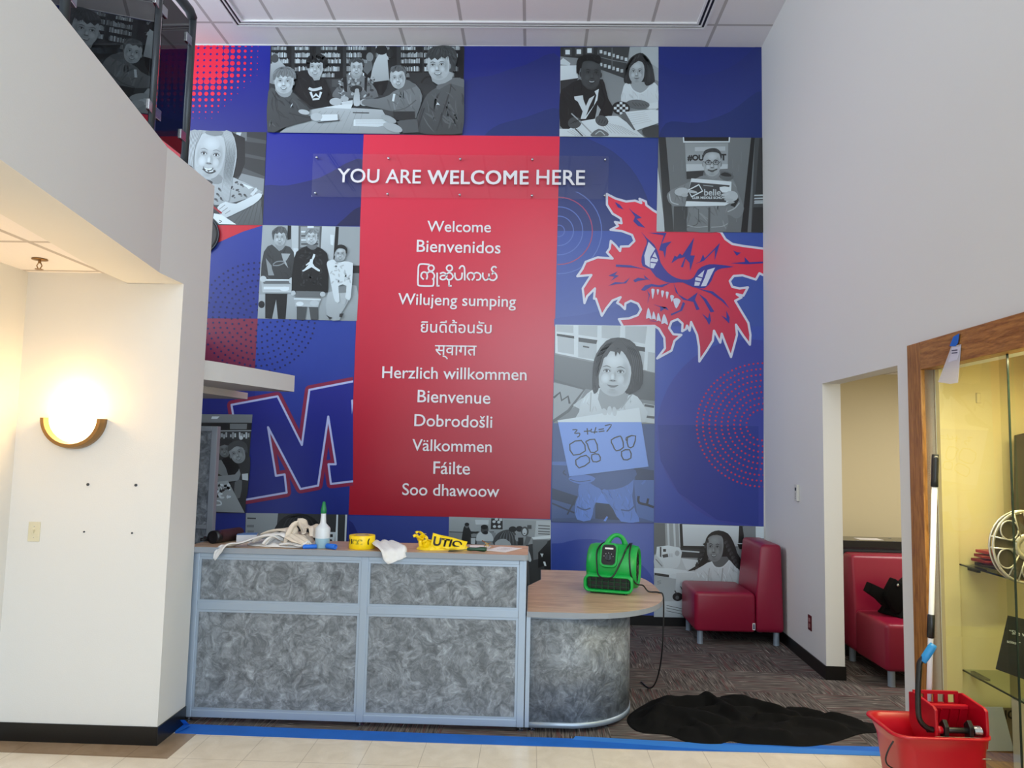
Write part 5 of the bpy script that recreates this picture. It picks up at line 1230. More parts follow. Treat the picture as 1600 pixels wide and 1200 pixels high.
bs = [(-0.012, FY+0.006), (0.2, FY+0.006)]+[(0.235+0.455*math.sin(t), 5.256-0.455*math.cos(t)) for t in [PI/2*i/14 for i in range(1, 15)]]+[(0.69, 5.7), (0.69, 6.2)]
def band(pts, off, z0, z1):
    n = len(pts); o2_ = []
    for i in range(n):
        a = Vector(pts[max(i-1, 0)]+(0,)); b = Vector(pts[min(i+1, n-1)]+(0,)); t = (b-a).normalized(); o2_.append((pts[i][0]-t.y*off, pts[i][1]+t.x*off))
    vs = [(x, y, z0) for x, y in pts]+[(x, y, z1) for x, y in pts]+[(x, y, z0) for x, y in o2_]+[(x, y, z1) for x, y in o2_]
    fs = []
    for i in range(n-1):
        fs += [(i, i+1, n+i+1, n+i), (2*n+i, 3*n+i, 3*n+i+1, 2*n+i+1), (i, 2*n+i, 2*n+i+1, i+1), (n+i, n+i+1, 3*n+i+1, 3*n+i)]
    fs += [(0, n, 3*n, 2*n), (n-1, 3*n-1, 4*n-1, 2*n-1)] if False else [(0, n, 3*n, 2*n), (n-1, 3*n-1, 4*n-1, 2*n-1)]
    return MB().add(vs, fs)
band(bs, 0.03, 0.06, 0.69).build('curved_panel', M['swirl'], PN, smooth=True)
band([(x, y-0.006) if i < 2 else (0.235+(x-0.235)*1.013, 5.256+(y-5.256)*1.013) for i, (x, y) in enumerate(bs)], 0.02, 0.03, 0.062).build('bottom_trim', M['alu'], PN, smooth=True)
band([(x, y-0.004) if i < 2 else (0.235+(x-0.235)*1.009, 5.256+(y-5.256)*1.009) for i, (x, y) in enumerate(bs)], 0.02, 0.688, 0.7005).build('top_trim', M['alu'], PN, smooth=True)
MB().box(-0.014, 0.014, FY-0.005, FY+0.04, 0.03, 0.70).build('post', M['alu'], PN, bevel=0.003)
for x, y in ((0.03, FY+0.03), (0.50, 4.93), (0.66, 5.6), (0.66, 6.15)):
    MB().lathe([(0, 0.031), (0.006, 0.031), (0.006, 0.012), (0.020, 0.008), (0.020, 0.0), (0, 0.0)], (x, y, 0.0), seg=14).build('leveller', M['steel'], PN)

# staff side: dark panel partition and a low return panel
M['dark_swirl'] = M['swirl']
T = thing('office_partition', (-2.7, 5.6, 0.0), 'tall grey framed partition panel behind the left end of the counter', 'partition')
MB().box(-3.02, -2.42, 5.61, 5.64, 0.06, 1.83).build('panel', M['swirl'], T)
for x0, x1, z0, z1, n in ((-2.42, -2.375, 0.0, 1.868, 'post'), (-3.05, -2.42, 1.83, 1.868, 'top_rail'), (-3.05, -2.42, 0.02, 0.06, 'bottom_rail'), (-3.05, -2.42, 1.10, 1.13, 'middle_rail')):
    MB().box(x0, x1, 5.595, 5.655, z0, z1).build(n, M['grey_edge'], T, bevel=0.003)
T = thing('low_partition', (-2.4, 5.5, 0.0), 'low grey partition with flat cap just right of the tall partition', 'partition')
MB().box(-2.36, -2.17, 5.61, 5.64, 0.04, 1.04).build('panel', M['swirl'], T); MB().box(-2.365, -2.16, 5.595, 5.655, 1.04, 1.085).build('cap', M['grey_edge'], T, bevel=0.003)
MB().box(-2.36, -2.17, 5.595, 5.655, 0.0, 0.04).build('bottom_rail', M['grey_edge'], T)
# office chair whose back shows between counter and desk
T = thing('office_chair', (-0.22, 5.95, 0.0), 'dark grey office chair tucked behind the counter end', 'chair')
cb = MB(); cpts = smooth_pts([(-0.20, 0, 0.60), (-0.22, 0, 0.75), (-0.20, 0, 0.92), (-0.12, 0, 0.975), (0.12, 0, 0.975), (0.20, 0, 0.92), (0.22, 0, 0.75), (0.20, 0, 0.60)], True, 4)
cb.prism([(-0.22+p.x, 5.74-0.06*(1-(p.x/0.22)**2), p.z) for p in cpts], (0, 0.05, 0)).build('backrest', mat('charcoal_mesh_fabric', rgb(58, 60, 64), 0.9), T, bevel=0.012)
MB().prism([(-0.22+x, 5.98+y, 0.45) for x, y in ((-0.23,-0.2),(0.23,-0.2),(0.25,0.0),(0.22,0.22),(-0.22,0.22),(-0.25,0.0))], (0, 0, 0.07)).build('seat', M['black_cloth'], T, bevel=0.02)
MB().cyl((-0.22, 5.96, 0.08), (-0.22, 5.96, 0.45), 0.025, 12).build('gas_lift', M['black_plastic'], T)
MB().tube([(-0.22, 5.95, 0.44), (-0.22, 5.72, 0.46), (-0.22, 5.72, 0.66)], 0.018, 8).build('back_support', M['black_plastic'], T)
sb = MB()
for k in range(5):
    a = 2*PI*k/5+0.3; e = (-0.22+0.27*math.cos(a), 5.96+0.27*math.sin(a), 0.055); sb.tube([(-0.22, 5.96, 0.10), e], [0.025, 0.016], 8)
sb.build('star_base', M['black_plastic'], T)
for k in range(5):
    a = 2*PI*k/5+0.3; MB().cyl((-0.22+0.27*math.cos(a)-0.012, 5.96+0.27*math.sin(a), 0.026), (-0.22+0.27*math.cos(a)+0.012, 5.96+0.27*math.sin(a), 0.026), 0.026, 14).build('castor', M['black_plastic'], T)

# ================================================================== things lying on the counter
def on_counter(u, v): return at_z(u, v, CT)
def heap(outline, z0, hmax, seed, folds=9.0, rings=14, around=72, edge=0.35, amp=0.5, hf=None):
    """a crumpled cloth lying inside an outline of (x, y) points"""
    o = smooth_pts([(x, y, 0) for x, y in outline], True, max(2, around//len(outline)))
    c = sum((Vector(p) for p in o), Vector())/len(o); mb = MB(); n = len(o); vs = [Vector((c.x, c.y, z0+hmax*0.8))]
    for i in range(1, rings+1):
        f = i/rings
        for k in range(n):
            q = c+(o[k]-c)*f
            h = hmax*(1-f**3)*(0.75)
            s1 = noise.noise(Vector((q.x*folds+seed, q.y*folds*1.6, seed*1.7))); s2 = abs(noise.noise(Vector((q.x*folds*1.9, q.y*folds*2.6+seed, 3.1))))
            s3 = abs(noise.noise(Vector((q.x*folds*0.9+7, q.y*folds*1.1-seed, 9.4))))
            h += hmax*amp*(s1*0.8+s2*0.7-s3*0.9)*(1-f**6)+ (0.006 if f < 1 else 0)
            if hf: vs.append(Vector((q.x, q.y, z0+hf(q, f)))); continue
            q2 = q+Vector((noise.noise(Vector((q.x*14, q.y*14, seed)))*0.018, noise.noise(Vector((q.x*14+9, q.y*14, seed)))*0.018, 0))*(1.0 if f > 0.2 else 0)
            vs.append(Vector((q2.x, q2.y, z0+max(0.003, h) if f < 1 else z0+0.003+0.006*max(0, s1))))
    fs = [(0, 1+k, 1+(k+1) % n) for k in range(n)]
    for i in range(rings-1):
        for k in range(n): fs.append((1+i*n+k, 1+(i+1)*n+k, 1+(i+1)*n+(k+1) % n, 1+i*n+(k+1) % n))
    b = [Vector((v.x, v.y, z0+0.0005)) for v in vs[1+(rings-1)*n:]]
    m0 = len(vs); vs += b; fs += [(1+(rings-1)*n+k, m0+k, m0+(k+1) % n, 1+(rings-1)*n+(k+1) % n) for k in range(n)]
    fs.append(tuple(m0+k for k in range(n-1, -1, -1)))
    return mb.add(vs, fs)
def drape(path, widths, seed, sag=0.012, n=9, thick=0.006, side=(1, 0, 0)):
    """a cloth strip following a 3D centre line"""
    pth = smooth_pts(path, False, 6); m = len(pth); vs = []; ws = smooth_pts([(w, 0, 0) for w in widths], False, 6)
    for i, p in enumerate(pth):
        t = (pth[min(i+1, m-1)]-pth[max(i-1, 0)]).normalized(); sd = Vector(side); sd = (sd-t*sd.dot(t)).normalized(); up = sd.cross(t)
        if up.z+(-up.y)*0.5 < 0: up = -up
        for k in range(n):
            f = k/(n-1)*2-1
            w = ws[min(i, len(ws)-1)].x
            h = sag*(0.5+0.5*math.sin(f*7+seed+i*0.25))*(0.5+0.5*noise.noise(p*9+Vector((f, seed, 0)))+0.4)
            vs.append(p+sd*(f*w/2)+up*(h+thick/2))
    fs = [(i*n+k, i*n+k+1, (i+1)*n+k+1, (i+1)*n+k) for i in range(m-1) for k in range(n-1)]
    return MB().add(vs, fs)
# cream rag pile, with its white towel hanging over the edge
T = thing('cleaning_rags', (-1.65, 4.93, CT), 'heap of crumpled cream and white rags left of the spray bottle', 'rags')
heap([(-1.86, 4.93), (-1.78, 4.85), (-1.66, 4.82), (-1.50, 4.82), (-1.42, 4.86), (-1.40, 4.96), (-1.44, 5.06), (-1.58, 5.09), (-1.72, 5.06), (-1.82, 5.01)], CT, 0.05, 3.3, folds=12, amp=0.6).build('lower_rag', M['white_cloth'], T, smooth=True, subsurf=1)
heap([(-1.64, 4.96), (-1.61, 4.88), (-1.52, 4.845), (-1.44, 4.87), (-1.42, 4.94), (-1.45, 5.01), (-1.53, 5.05), (-1.61, 5.03)], CT+0.025, 0.075, 8.1, folds=9, amp=0.5).build('upper_rag', M['cream_cloth'], T, smooth=True, subsurf=1)
for k, (pth, wd, mm_) in enumerate((
        ([(-1.78, 4.86, CT+0.02), (-1.72, 4.84, CT+0.055), (-1.65, 4.85, CT+0.07), (-1.60, 4.88, CT+0.05)], [0.05, 0.08, 0.09, 0.05], 'white_cloth'),
        ([(-1.70, 4.83, CT+0.008), (-1.66, 4.84, CT+0.05), (-1.60, 4.86, CT+0.075), (-1.53, 4.86, CT+0.05), (-1.50, 4.83, CT+0.012)], [0.05, 0.07, 0.08, 0.07, 0.05], 'white_cloth'),
        ([(-1.57, 4.83, CT+0.012), (-1.55, 4.86, CT+0.07), (-1.52, 4.91, CT+0.125), (-1.47, 4.95, CT+0.105), (-1.42, 4.93, CT+0.118), (-1.405, 4.88, CT+0.06)], [0.05, 0.09, 0.11, 0.12, 0.10, 0.06], 'cream_cloth'),
        ([(-1.55, 4.84, CT+0.07), (-1.50, 4.83, CT+0.05), (-1.45, 4.83, CT+0.03), (-1.41, 4.84, CT+0.012)], [0.08, 0.10, 0.08, 0.04], 'cream_cloth'),
        ([(-1.74, 4.87, CT+0.06), (-1.66, 4.89, CT+0.088), (-1.58, 4.90, CT+0.098), (-1.53, 4.89, CT+0.08)], [0.05, 0.09, 0.10, 0.06], 'cream_cloth'),
        ([(-1.60, 4.825, CT+0.01), (-1.52, 4.822, CT+0.022), (-1.45, 4.822, CT+0.016), (-1.41, 4.84, CT+0.03)], [0.03, 0.05, 0.05, 0.03], 'white_cloth'))):
    drape(pth, wd, 1.7*k+0.4, sag=0.016, n=10, side=(0.35+0.1*k, 0.9, 0.1)).build('rag_fold', M[mm_], T, smooth=True, solid=0.004)
d0 = drape([(-1.72, 4.93, CT+0.055), (-1.80, 4.86, CT+0.035), (-1.875, 4.80, CT+0.012), (-1.93, 4.765, CT+0.004), (-1.965, 4.758, CT-0.03), (-1.985, 4.760, CT-0.075)], [0.06, 0.10, 0.12, 0.125, 0.08, 0.025], 1.3, side=(0.8, -0.5, 0.3))
tag(d0.build('white_rag', M['white_cloth'], None, smooth=True, solid=0.004), 'white rag hanging over the counter front at the left of the heap', 'rag', 'white rags hanging over the counter edge')
d1 = drape([(-1.000, 5.02, CT+0.02), (-0.965, 4.92, CT+0.035), (-0.915, 4.82, CT+0.022), (-0.862, 4.766, CT+0.004), (-0.842, 4.757, CT-0.028), (-0.832, 4.757, CT-0.052)], [0.07, 0.13, 0.16, 0.17, 0.15, 0.12], 4.2, sag=0.02, side=(0.9, 0.35, 0))
tag(d1.build('white_rag', M['white_cloth'], None, smooth=True, solid=0.005), 'white rag hanging over the counter front right of the caution tape roll', 'rag', 'white rags hanging over the counter edge')
# squeeze bottle
mb_, tb_, bb_ = nt('milky_bottle_plastic'); bb_.inputs['Base Color'].default_value = rgb(214, 222, 230); bb_.inputs['Roughness'].default_value = 0.3; bb_.inputs['Subsurface Weight'].default_value = 0.3; bb_.inputs['Subsurface Radius'].default_value = (0.02, 0.02, 0.02)
pc = Vector((-1.340, 4.865, CT))
T = thing('squeeze_bottle', tuple(pc), 'translucent squeeze bottle of blue liquid with green cap on the counter', 'bottle')
MB().lathe([(0.047, 0.064), (0.0475, 0.122), (0.045, 0.130), (0.022, 0.154), (0.019, 0.162), (0.0165, 0.200), (0.016, 0.222)], pc, seg=28).build('body', mb_, T, smooth=True)
MB().lathe([(0, 0.0), (0.043, 0.0), (0.0465, 0.005), (0.047, 0.064)], pc, seg=28).build('liquid_section', mat('blue_cleaner', rgb(148, 186, 204), 0.28), T, smooth=True)
MB().lathe([(0.0165, 0.220), (0.0185, 0.222), (0.0185, 0.246), (0.014, 0.264), (0.010, 0.290), (0.006, 0.296), (0, 0.297)], pc, seg=22).build('cap', mat('dark_green_cap', rgb(10, 120, 72), 0.35), T, smooth=True)
# two blue rolls
for p0, p1, r, lab in (((-1.445, 4.795), (-1.365, 4.825), 0.014, 'blue foam plug lying in front of the rag heap'), ((-1.30, 4.83), (-1.235, 4.80), 0.0175, 'blue foam plug lying at the foot of the spray bottle')):
    T = thing('foam_plug', (p0[0], p0[1], CT), lab, 'plug', 'blue foam plugs on the counter edge')
    a = Vector((p0[0], p0[1], CT+r)); b = Vector((p1[0], p1[1], CT+r)); d = (b-a).normalized()
    MB().lathe([(r*0.9, 0), (r, 0.003), (r, (b-a).length-0.003), (r*0.92, (b-a).length), (r*0.62, (b-a).length-0.002), (r*0.55, (b-a).length-0.02), (0, (b-a).length-0.02)], a, d, 16).build('sleeve', M['blue_plastic'], T, smooth=True)
    MB().lathe([(0, 0.0005), (r*0.9, 0.0005), (r*0.9, 0.0)], a, d, 16).build('end', M['blue_plastic'], T)
# caution tape roll
pc = Vector((-1.09, 4.90, CT)); R0 = 0.083
T = thing('caution_tape_roll', tuple(pc), 'roll of yellow caution tape with black letters on the counter', 'tape roll')
MB().lathe([(0.045, 0.004), (R0, 0.0), (R0+0.002, 0.004), (R0, 0.085), (0.045, 0.083), (0.045, 0.004)], pc, seg=40).build('roll', M['yellow'], T, smooth=True, bevel=0.001)
M['ink'] = mat('black_print', rgb(16, 16, 16), 0.4); M['ink_olive'] = mat('olive_print', rgb(150, 140, 20), 0.45)
def wrap_text(body, a0, z, h, m, name):
    me = text_mesh(body, 0.05); ys_ = [v.co.y for v in me.vertices]; k = h/(max(ys_)-min(ys_))
    for v in me.vertices:
        a = a0+v.co.x*k/R0; v.co = (pc.x+(R0+0.0012)*math.sin(a), pc.y-(R0+0.0012)*math.cos(a), pc.z+z+(v.co.y-min(ys_))*k)
    me.materials.clear(); return link(name, me, m, T)
wrap_text('N', -1.12, 0.024, 0.042, M['ink'], 'printed_letter'); wrap_text('CC', -0.62, 0.026, 0.040, M['ink_olive'], 'printed_letter'); wrap_text('(', 0.62, 0.02, 0.05, M['ink'], 'printed_letter')
MB().lathe([(0.040, 0.001), (0.0445, 0.001), (0.0445, 0.086), (0.040, 0.086), (0.040, 0.001)], pc, seg=24).build('core', mat('cardboard', rgb(190, 160, 120), 0.8), T)
# crumpled caution tape
T = thing('caution_tape_bundle', (-0.60, 4.95, CT), 'crumpled bundle of yellow caution tape with black print on the counter', 'tape')
c0 = Vector((-0.60, 4.95, CT))
heap([(-0.73, 4.93), (-0.69, 4.87), (-0.60, 4.875), (-0.47, 4.90), (-0.40, 4.92), (-0.395, 4.95), (-0.47, 5.0), (-0.58, 5.02), (-0.69, 5.01)], CT, 0.05, 5.5, folds=14, amp=0.7, around=54).build('tape_mass', M['yellow'], T, smooth=False)
random.seed(11)
for k in range(9):
    q0 = Vector((random.uniform(-0.735, -0.60), random.uniform(4.89, 4.98), CT+random.uniform(0.02, 0.06)))
    pts = [q0]
    for _ in range(3): pts.append(pts[-1]+Vector((random.uniform(-0.05, 0.05), random.uniform(-0.03, 0.03), random.uniform(-0.01, 0.035))))
    pts = [Vector((min(max(p.x, -0.75), -0.5), p.y, min(max(p.z, CT+0.012), CT+0.135))) for p in pts]
    drape(pts, [0.02]*4, k, sag=0.003, n=4).build('tape_strand', M['yellow'], T, smooth=True, solid=0.001)
# the flat stretch of tape with its bold black print
N_, W_ = 26, 8; vs = []; fs = []
for i in range(N_+1):
    f = i/N_; x = -0.645+0.225*f
    for k in range(W_+1):
        g = k/W_; z = CT+0.012+(0.095-0.055*f)*g; y = 4.872+0.035*f+0.05*g+0.010*math.sin(f*9+g*3)+0.006*noise.noise(Vector((f*9, g*6, 2)))
        vs.append((x+0.012*g, y, z))
fs = [(i*(W_+1)+k, (i+1)*(W_+1)+k, (i+1)*(W_+1)+k+1, i*(W_+1)+k+1) for i in range(N_) for k in range(W_)]
me = bpy.data.meshes.new('tape_band'); me.from_pydata(vs, [], fs); me.materials.append(M['yellow'])
for p_ in me.polygons: p_.use_smooth = True
tm = text_mesh('UTIO', 0.03); xs = [v.co.x for v in tm.vertices]; xa, xb = min(xs), max(xs)
for v in tm.vertices:
    f = 0.06+0.82*(v.co.x-xa)/(xb-xa); g = 0.18+0.85*v.co.y; x = -0.645+0.225*f
    v.co = (x+0.012*g, 4.872+0.035*f+0.05*g+0.010*math.sin(f*9+g*3)+0.006*noise.noise(Vector((f*9, g*6, 2)))-0.0042, CT+0.012+(0.095-0.055*f)*g+0.003)
tm.materials.clear(); link('black_print', tm, M['ink'], T)
ob_ = link('tape_band', me, None, T); md = ob_.modifiers.new('Solidify', 'SOLIDIFY'); md.thickness = 0.0015
random.seed(7)
# putty knife, keys, papers
p0, p1 = on_counter(694, 858), on_counter(766, 858)
T = thing('putty_knife', (-0.45, 4.88, CT), 'putty knife with dark green handle beside the yellow tape bundle', 'putty knife')
MB().lathe([(0, 0), (0.009, 0.002), (0.012, 0.02), (0.011, 0.06), (0.015, 0.10), (0.0145, 0.118), (0.008, 0.128), (0, 0.129)], (-0.405, 4.865, CT+0.0155), (0.995, 0.09, 0), 14).build('handle', mat('dark_green_handle', rgb(16, 66, 44), 0.3), T, smooth=True)
MB().prism([(-0.405, 4.858, CT+0.012), (-0.405, 4.872, CT+0.012), (-0.47, 4.890, CT+0.005), (-0.52, 4.898, CT+0.002), (-0.52, 4.822, CT+0.002), (-0.47, 4.84, CT+0.005)], (0, 0, 0.0015)).build('blade', M['dark_metal'], T)
T = thing('paper_sheet', (-0.17, 4.95, CT), 'white printed paper sheet at the right end of the counter', 'paper', 'papers on the counter')
MB().prism([(-0.30, 4.93, CT+0.001), (-0.155, 4.865, CT+0.001), (-0.05, 5.08, CT+0.001), (-0.20, 5.14, CT+0.001)], (0, 0, 0.0008)).build('sheet', M['paper'], T)
sp_ = MB()
for k in range(4): sp_.obox((-0.185+0.012*k, 4.965+0.03*k, CT+0.0022), (0.03, -0.013, 0), (0.001, 0.002, 0), (0, 0, 0.0002))
sp_.build('print_lines', mat('grey_print', rgb(150, 140, 140), 0.7), T)
tag(MB().prism([(-0.40, 5.04, CT+0.001), (-0.27, 5.03, CT+0.001), (-0.26, 5.16, CT+0.001), (-0.41, 5.17, CT+0.001)], (0, 0, 0.001)).build('paper_sheet', M['paper']), 'white paper lying behind the putty knife', 'paper', 'papers on the counter')
T = thing('key_bunch', (-0.27, 5.0, CT), 'small bunch of brass keys on the counter by the papers', 'keys')
rg = [(-0.285+0.016*math.cos(a), 5.0+0.010*math.sin(a), CT+0.022+0.012*math.sin(a)) for a in [2*PI*i/14 for i in range(15)]]
MB().tube(rg, 0.0018, 6).build('key_ring', M['steel'], T)
for k, (ax, ay, az) in enumerate(((-0.04, 0.01, 0.0), (0.05, -0.01, -0.002), (0.03, 0.03, 0.0), (-0.01, -0.035, 0.0), (0.02, -0.03, 0.012), (-0.03, 0.03, 0.014))):
    b = Vector((-0.285, 5.0, CT+0.012+0.005*k)); d = Vector((ax, ay, az)).normalized(); s = Vector((-d.y, d.x, 0))
    kb = MB().lathe([(0.003, -0.0012), (0.011, -0.0012), (0.011, 0.0012), (0.003, 0.0012), (0.003, -0.0012)], b+d*0.008, (0, 0.2, 1), 14); kb.obox(b+d*0.032, d*0.016, s*0.004, (0, 0, 0.001)); kb.obox(b+d*0.036+s*0.005, d*0.010, s*0.002, (0, 0, 0.001))
    kb.build('key', M['brass'], T)
# tissue box and rolled mat at the left end
pb = Vector((-1.925, 5.115, CT))
T = thing('wipes_box', tuple(pb), 'small white and blue box behind the rag heap', 'box')
ex, ey = Vector((0.96, 0.28, 0)), Vector((-0.28, 0.96, 0))
MB().obox(pb+UP*0.0235, ex*0.065, ey*0.06, UP*0.0235).build('carton', mat('white_carton', rgb(206, 210, 216), 0.6), T, bevel=0.002)
MB().obox(pb+UP*0.0475, ex*0.064, ey*0.059, UP*0.0007).build('blue_lid', mat('blue_carton', rgb(98, 140, 192), 0.5), T)
T = thing('rolled_mat', (-2.08, 5.05, CT), 'black and dark red roll lying at the left end of the counter', 'roll')
a, d = Vector((-2.085, 4.93, CT+0.042)), Vector((0.30, 0.95, 0)).normalized()
MB().lathe([(0.006, 0.01), (0.034, 0.012), (0.041, 0.0), (0.042, 0.012), (0.042, 0.26), (0, 0.262)], a, d, 28).build('roll', mat('dark_red_roll', rgb(52, 26, 30), 0.6), T, smooth=True)
MB().lathe([(0.0, 0.008), (0.030, 0.008), (0.0425, -0.002), (0.0428, 0.05), (0.0422, 0.05)], a, d, 28).build('end_cap', M['black_plastic'], T, smooth=True)
T = thing('cord_coil', (-2.15, 5.10, CT), 'tangle of thin black cord at the far left end of the counter', 'cord')
random.seed(3); pts = [(-2.165+0.035*math.cos(t*1.9)+random.uniform(-.006, .006), 5.06+0.06*math.sin(t*1.3), CT+0.008+0.010*(1+math.sin(t*2.7))) for t in range(22)]
MB().tube(smooth_pts(pts, False, 3), 0.004, 6).build('cord', M['black_plastic'], T, smooth=True); random.seed(7)

# ================================================================== green air mover on the desk
DZT = 0.7348
AM = thing('air_mover', (0.555, 5.402, DZT), 'green carpet blower with black grille and cord on the low rounded desk', 'air mover', None, math.radians(-15.8))
def loc(mb): return mb.xf(lambda p: p+Vector((0.555, 5.402, DZT)))   # local shapes: x along the mouth, y back, z up
def roundsect(w, z0, z1, r, n=5):
    pts = []
    for cx, cz, a0 in ((w-r, z1-r, 0), (-w+r, z1-r, PI/2), (-w+r, z0+r, PI), (w-r, z0+r, 1.5*PI)):
        for i in range(n+1): pts.append((cx+r*math.cos(a0+PI/2*i/n), cz+r*math.sin(a0+PI/2*i/n)))
    return pts
def loft(secs, cap0=True, cap1=True):
    mb = MB(); n = len(secs[0]); vs = [p for s in secs for p in s]; fs = []
    for i in range(len(secs)-1): fs += [(i*n+k, i*n+(k+1) % n, (i+1)*n+(k+1) % n, (i+1)*n+k) for k in range(n)]
    if cap0: fs.append(tuple(range(n-1, -1, -1)))
    if cap1: fs.append(tuple((len(secs)-1)*n+k for k in range(n)))
    return mb.add(vs, fs)
secs = [[(x, 0.028, z) for x, z in roundsect(0.155, 0.030, 0.112, 0.026)], [(x, 0.0, z) for x, z in roundsect(0.160, 0.026, 0.116, 0.03)], [(x, -0.004, z) for x, z in roundsect(0.166, 0.020, 0.122, 0.034)], [(x, 0.0, z) for x, z in roundsect(0.175, 0.012, 0.130, 0.04)],
        [(x, 0.05, z) for x, z in roundsect(0.172, 0.010, 0.136, 0.04)], [(x, 0.12, z) for x, z in roundsect(0.166, 0.008, 0.20, 0.05)], [(x, 0.22, z) for x, z in roundsect(0.160, 0.008, 0.24, 0.05)]]
NOZ = loc(loft(secs, cap0=False)).build('nozzle', M['green'], AM, smooth=True)
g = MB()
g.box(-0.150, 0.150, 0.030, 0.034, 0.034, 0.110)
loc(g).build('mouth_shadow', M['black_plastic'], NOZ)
M['dark_green'] = mat('dark_green_grille', rgb(14, 74, 40), 0.5)
for k in range(7):
    loc(MB().box(-0.129+0.043*k-0.0025, -0.129+0.043*k+0.0025, 0.014, 0.032, 0.032, 0.112)).build('grille_bar', M['dark_green'], NOZ)
for z in (0.056, 0.086): loc(MB().box(-0.152, 0.152, 0.016, 0.030, z-0.002, z+0.002)).build('grille_bar', M['dark_green'], NOZ)
CY, CZc, RD = 0.205, 0.174, 0.157
loc(MB().lathe([(0.09, -0.172), (0.132, -0.172), (0.147, -0.164), (RD, -0.13), (RD+0.002, 0), (RD, 0.14), (0.148, 0.182), (0.136, 0.190), (0.125, 0.186), (0.125, 0.14)], (0, CY, CZc), (1, 0, 0), 44)).build('fan_housing', M['green'], AM, smooth=True)
INTK = loc(MB().lathe([(0, 0.140), (0.127, 0.144), (0.127, 0.148), (0, 0.146)], (0, CY, CZc), (1, 0, 0), 36)).build('intake_backing', M['black_plastic'], AM)
for r in (0.040, 0.068, 0.095, 0.120): loc(MB().tube([(0.172, CY+r*math.cos(a), CZc+r*math.sin(a)) for a in [2*PI*i/30 for i in range(31)]], 0.0035, 6)).build('intake_ring', M['black_plastic'], INTK, smooth=True)
for k in range(6):
    a = PI*k/6; loc(MB().tube([(0.173, CY-0.125*math.cos(a), CZc-0.125*math.sin(a)), (0.173, CY+0.125*math.cos(a), CZc+0.125*math.sin(a))], 0.003, 6)).build('intake_spoke', M['black_plastic'], INTK)
loc(MB().lathe([(0, -0.173), (0.11, -0.173), (0.11, -0.170), (0, -0.170)], (0, CY, CZc), (1, 0, 0), 30)).build('side_plate', M['dark_green'], AM)
# control boss on the front of the drum, plate, dial, label
tl = math.radians(24); fn = Vector((0, -math.cos(tl), math.sin(tl))); fu = Vector((0, math.sin(tl), math.cos(tl))); bc = Vector((-0.005, CY, CZc))+fn*0.156+fu*0.026
def plate(hw, hh, r, d0, d1):
    pts = [bc+Vector((x, 0, 0))+fu*z+fn*d0 for x, z in roundsect(hw, -hh, hh, r, 5)]
    return MB().prism(pts, fn*(d1-d0))
loc(plate(0.062, 0.088, 0.036, -0.06, 0.020)).build('control_boss', M['green'], AM, bevel=0.006)
CPLATE = loc(plate(0.050, 0.074, 0.028, 0.019, 0.0225)).build('control_plate', M['black_plastic'], AM)
dc = bc-fu*0.022+fn*0.022
DIAL = loc(MB().lathe([(0.024, 0), (0.022, 0.008), (0, 0.009)], dc, fn, 20)).build('dial', M['dark_metal'], AM)
loc(MB().obox(dc+fn*0.010, (0.004, 0, 0), fu*0.020, fn*0.004)).build('dial_grip', M['black_plastic'], DIAL)
loc(MB().obox(bc+fu*0.045+fn*0.0232, (0.030, 0, 0), fu*0.006, fn*0.0006)).build('plate_label', M['paper'], CPLATE)
for k in range(5):
    a = PI*(0.1+0.2*k); loc(MB().obox(dc+Vector((0.034*math.cos(a), 0, 0))+fu*0.034*math.sin(a)+fn*0.0012, (0.002, 0, 0), fu*0.002, fn*0.0005)).build('dial_mark', M['paper'], DIAL)
# handle arch
hp = smooth_pts([(-0.040, CY-0.055, 0.305), (-0.030, CY-0.045, 0.345), (0.0, CY-0.03, 0.385), (0.035, CY-0.012, 0.396), (0.068, CY+0.005, 0.375), (0.085, CY+0.015, 0.335), (0.092, CY+0.02, 0.300)], False, 5)
loc(MB().tube(hp, [0.026-0.011*math.sin(PI*i/(len(hp)-1)) for i in range(len(hp))], 14)).build('handle', M['green'], AM, smooth=True)
# feet
for x in (-0.12, 0.12):
    for y in (0.04, 0.19): loc(MB().cyl((x, y, 0.0005), (x, y, 0.014), 0.012, 12)).build('foot', M['black_plastic'], AM)
# cord: looped round the housing, over the desk edge and down to the carpet
Rz = Matrix.Rotation(math.radians(-15.8), 3, 'Z')
def amw(x, y, z): return Rz @ Vector((x, y, z))+Vector((0.555, 5.402, DZT))
rr = RD+0.009
def ring_pt(x, a): return amw(x, CY-rr*math.cos(a), CZc+rr*math.sin(a))
loop1 = [ring_pt(-0.02, 1.75), ring_pt(-0.07, 1.3), ring_pt(-0.095, 0.75), amw(-0.085, CY-rr*1.03, CZc+0.01), amw(-0.065, -0.002, CZc-0.045), amw(-0.01, -0.008, CZc-0.062), amw(0.04, -0.004, CZc-0.04), ring_pt(0.085, 0.35), ring_pt(0.11, 0.9), ring_pt(0.125, 1.5), ring_pt(0.12, 2.0)]
loop2 = [ring_pt(0.135, 1.7), ring_pt(0.14, 1.2), ring_pt(0.142, 0.6), amw(0.155, CY-rr*0.95, CZc-0.03), amw(0.185, CY-0.11, CZc-0.10), amw(0.225, CY-0.03, 0.05), Vector((0.86, 5.52, DZT+0.008)), Vector((0.93, 5.50, DZT+0.006)), Vector((0.962, 5.49, DZT-0.03)), Vector((0.958, 5.48, 0.45)), Vector((0.95, 5.52, 0.25)), Vector((0.93, 5.60, 0.09)), Vector((0.90, 5.70, 0.012)), Vector((0.86, 5.86, 0.008))]
cd = MB().tube(smooth_pts(loop1, False, 6), 0.0055, 8); cd.tube(smooth_pts(loop2, False, 6), 0.0055, 8)
co = cd.build('cord', M['black_plastic'], None, smooth=True)
